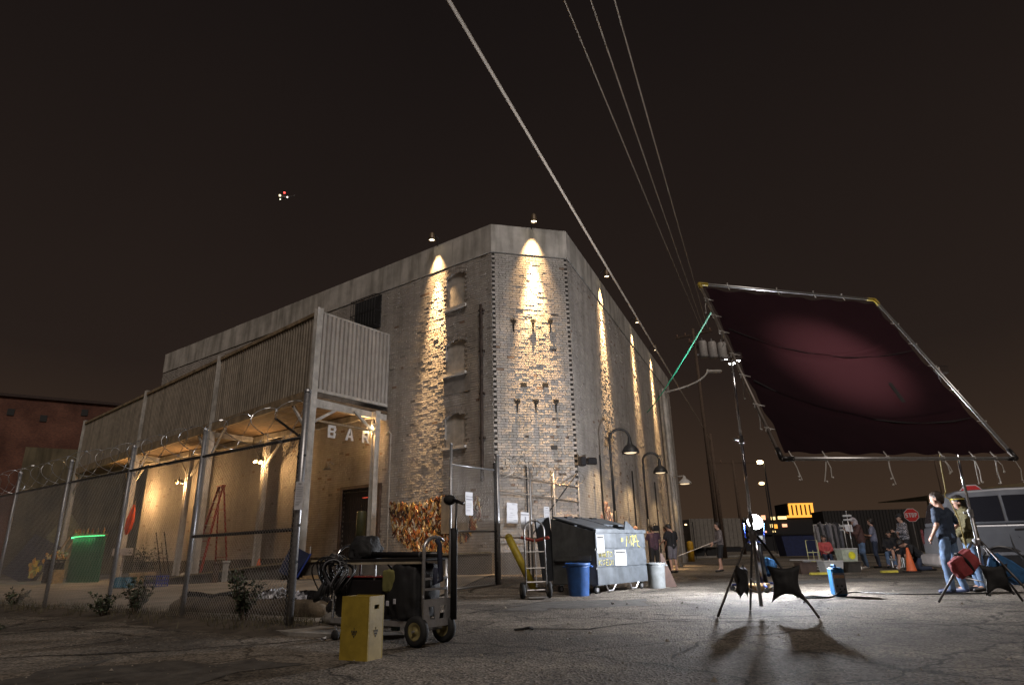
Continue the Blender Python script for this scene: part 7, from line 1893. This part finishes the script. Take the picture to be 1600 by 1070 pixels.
# ------------------------------------------------------------------ repairs, seams and litter on the lot
def sheet(name, pts, z, m, jit=.12, seed=1):
    r = random.Random(seed); P = []
    k = len(pts)
    for i in range(k):
        a, b = V(*pts[i], 0), V(*pts[(i + 1) % k], 0); n = max(2, int((b - a).length / .3))
        for j in range(n):
            q = a.lerp(b, j / n); P.append(q + V(r.uniform(-1, 1), r.uniform(-1, 1), 0) * jit * .5)
    mb = MB(); mb.add([V(p.x, p.y, g(p.x, p.y) + z) for p in P], [tuple(range(len(P)))]); return structure(mb.build(name, m, recalc=True))
PATCH = mat('dark_asphalt_repair', (.085, .078, .07), .9, 0, .45, 4, .9, 50)
sheet('asphalt_patch', [(-.3, 10.4), (2.0, 10.9), (2.2, 12.3), (.0, 11.9)], .004, PATCH, .45, 3)
sheet('asphalt_patch', [(-4.2, 5.2), (-2.2, 5.0), (-1.9, 6.0), (-4.0, 6.3)], .004, PATCH, .5, 4)
sheet('asphalt_patch', [(6.5, 15.8), (9.0, 16.2), (9.2, 17.6), (6.6, 17.2)], .004, PATCH, .2, 5)
TARS = mat('tar_seam', (.03, .028, .026), .97, 0, .3, 8, .6, 50, spec=.05)
def dark_line(pts, w, seed):
    r = random.Random(seed); mb = MB(); L_, R_ = [], []
    out = []
    for i in range(len(pts) - 1):
        a, b = V(*pts[i], 0), V(*pts[i + 1], 0); n = max(2, int((b - a).length / .12))
        for j in range(n): out.append(a.lerp(b, j / n))
    for i in range(1, len(out) - 1):
        d = (out[i + 1] - out[i - 1]).normalized(); s = V(-d.y, d.x, 0)
        c = out[i] + s * (.09 * mnoise.noise(V(i * .23, seed, 0)) + .03 * mnoise.noise(V(i * .9, seed, 3)))
        ww = w * (.35 + .9 * abs(mnoise.noise(V(i * .35, seed, 8))))
        z = g(c.x, c.y) + .005
        L_.append(V(c.x, c.y, z) - s * ww); R_.append(V(c.x, c.y, z) + s * ww)
    k = len(L_); mb.add(L_ + R_, [(i, i + 1, k + i + 1, k + i) for i in range(k - 1)]); return structure(mb.build('tar_seam', TARS, recalc=False))
dark_line([(-.1, 8.0), (.8, 7.9), (1.7, 8.5), (2.4, 8.3), (3.5, 8.1)], .05, 1)
dark_line([(-5.5, 6.6), (-3.4, 6.9), (-2.2, 7.5), (-1.4, 8.4)], .035, 2)
dark_line([(1.2, 5.6), (1.7, 6.6), (2.9, 7.2), (4.9, 7.4), (7.5, 7.9)], .022, 3)
dark_line([(-1.2, 9.6), (.6, 12.3), (2.2, 13.2), (3.6, 15.6), (6.8, 19.2)], .03, 4)
dark_line([(4.0, 10.6), (6.0, 12.6), (8.8, 13.2)], .025, 5)
r = random.Random(99)
mb = MB()      # grit
for i in range(2600):
    y = 4.2 + 13 * r.random() ** 1.4; x = (r.random() * 1.7 - .85) * y
    s = r.uniform(.004, .013) * (1 + (r.random() < .04) * 1.8)
    c = V(x, y, g(x, y) + s * .4); k = r.uniform(.35, 1.2)
    vs = [c + V(r.uniform(.6, 1) * s, 0, 0), c + V(0, r.uniform(.6, 1) * s, 0), c - V(r.uniform(.6, 1) * s, 0, 0), c - V(0, r.uniform(.6, 1) * s, 0), c + V(0, 0, r.uniform(.5, .9) * s)]
    mb.add(vs, ((0, 1, 4), (1, 2, 4), (2, 3, 4), (3, 0, 4)), (k, k * .95, k * .88))
o = stuff(mb.build('grit', mat('grit', (.26, .24, .21), .9, 0, .2, attr='tone'), attr='tone', recalc=False)); tag(o, 'loose grit and pebbles scattered over the asphalt', 'grit')
for i, (x, y, w, lab) in enumerate(((-2.1, 7.4, .07, 'crumpled scrap of paper on the ground left of the wooden box'), (1.55, 11.2, .06, 'small pale scrap of litter before the blue barrel'), (.5, 6.9, .035, 'bottle cap sized scrap on the asphalt right of the cart'), (4.4, 10.5, .05, 'pale scrap of litter left of the ballast box'))):
    mb = MB(); c = V(x, y, .012)
    for k in range(4):
        a = k * 1.4 + i; u = V(cos(a), sin(a), .25 * sin(a * 2)) * w; q = V(-sin(a), cos(a), .2) * w * .7
        mb.quad(c - u * .6, c + q * .8, c + u + UP * .02, c - q * .6 + UP * .015)
    tag(mb.build('litter', WHITEPAPER, recalc=False), lab, 'litter', 'litter on the asphalt')
print('objects', len(bpy.data.objects))
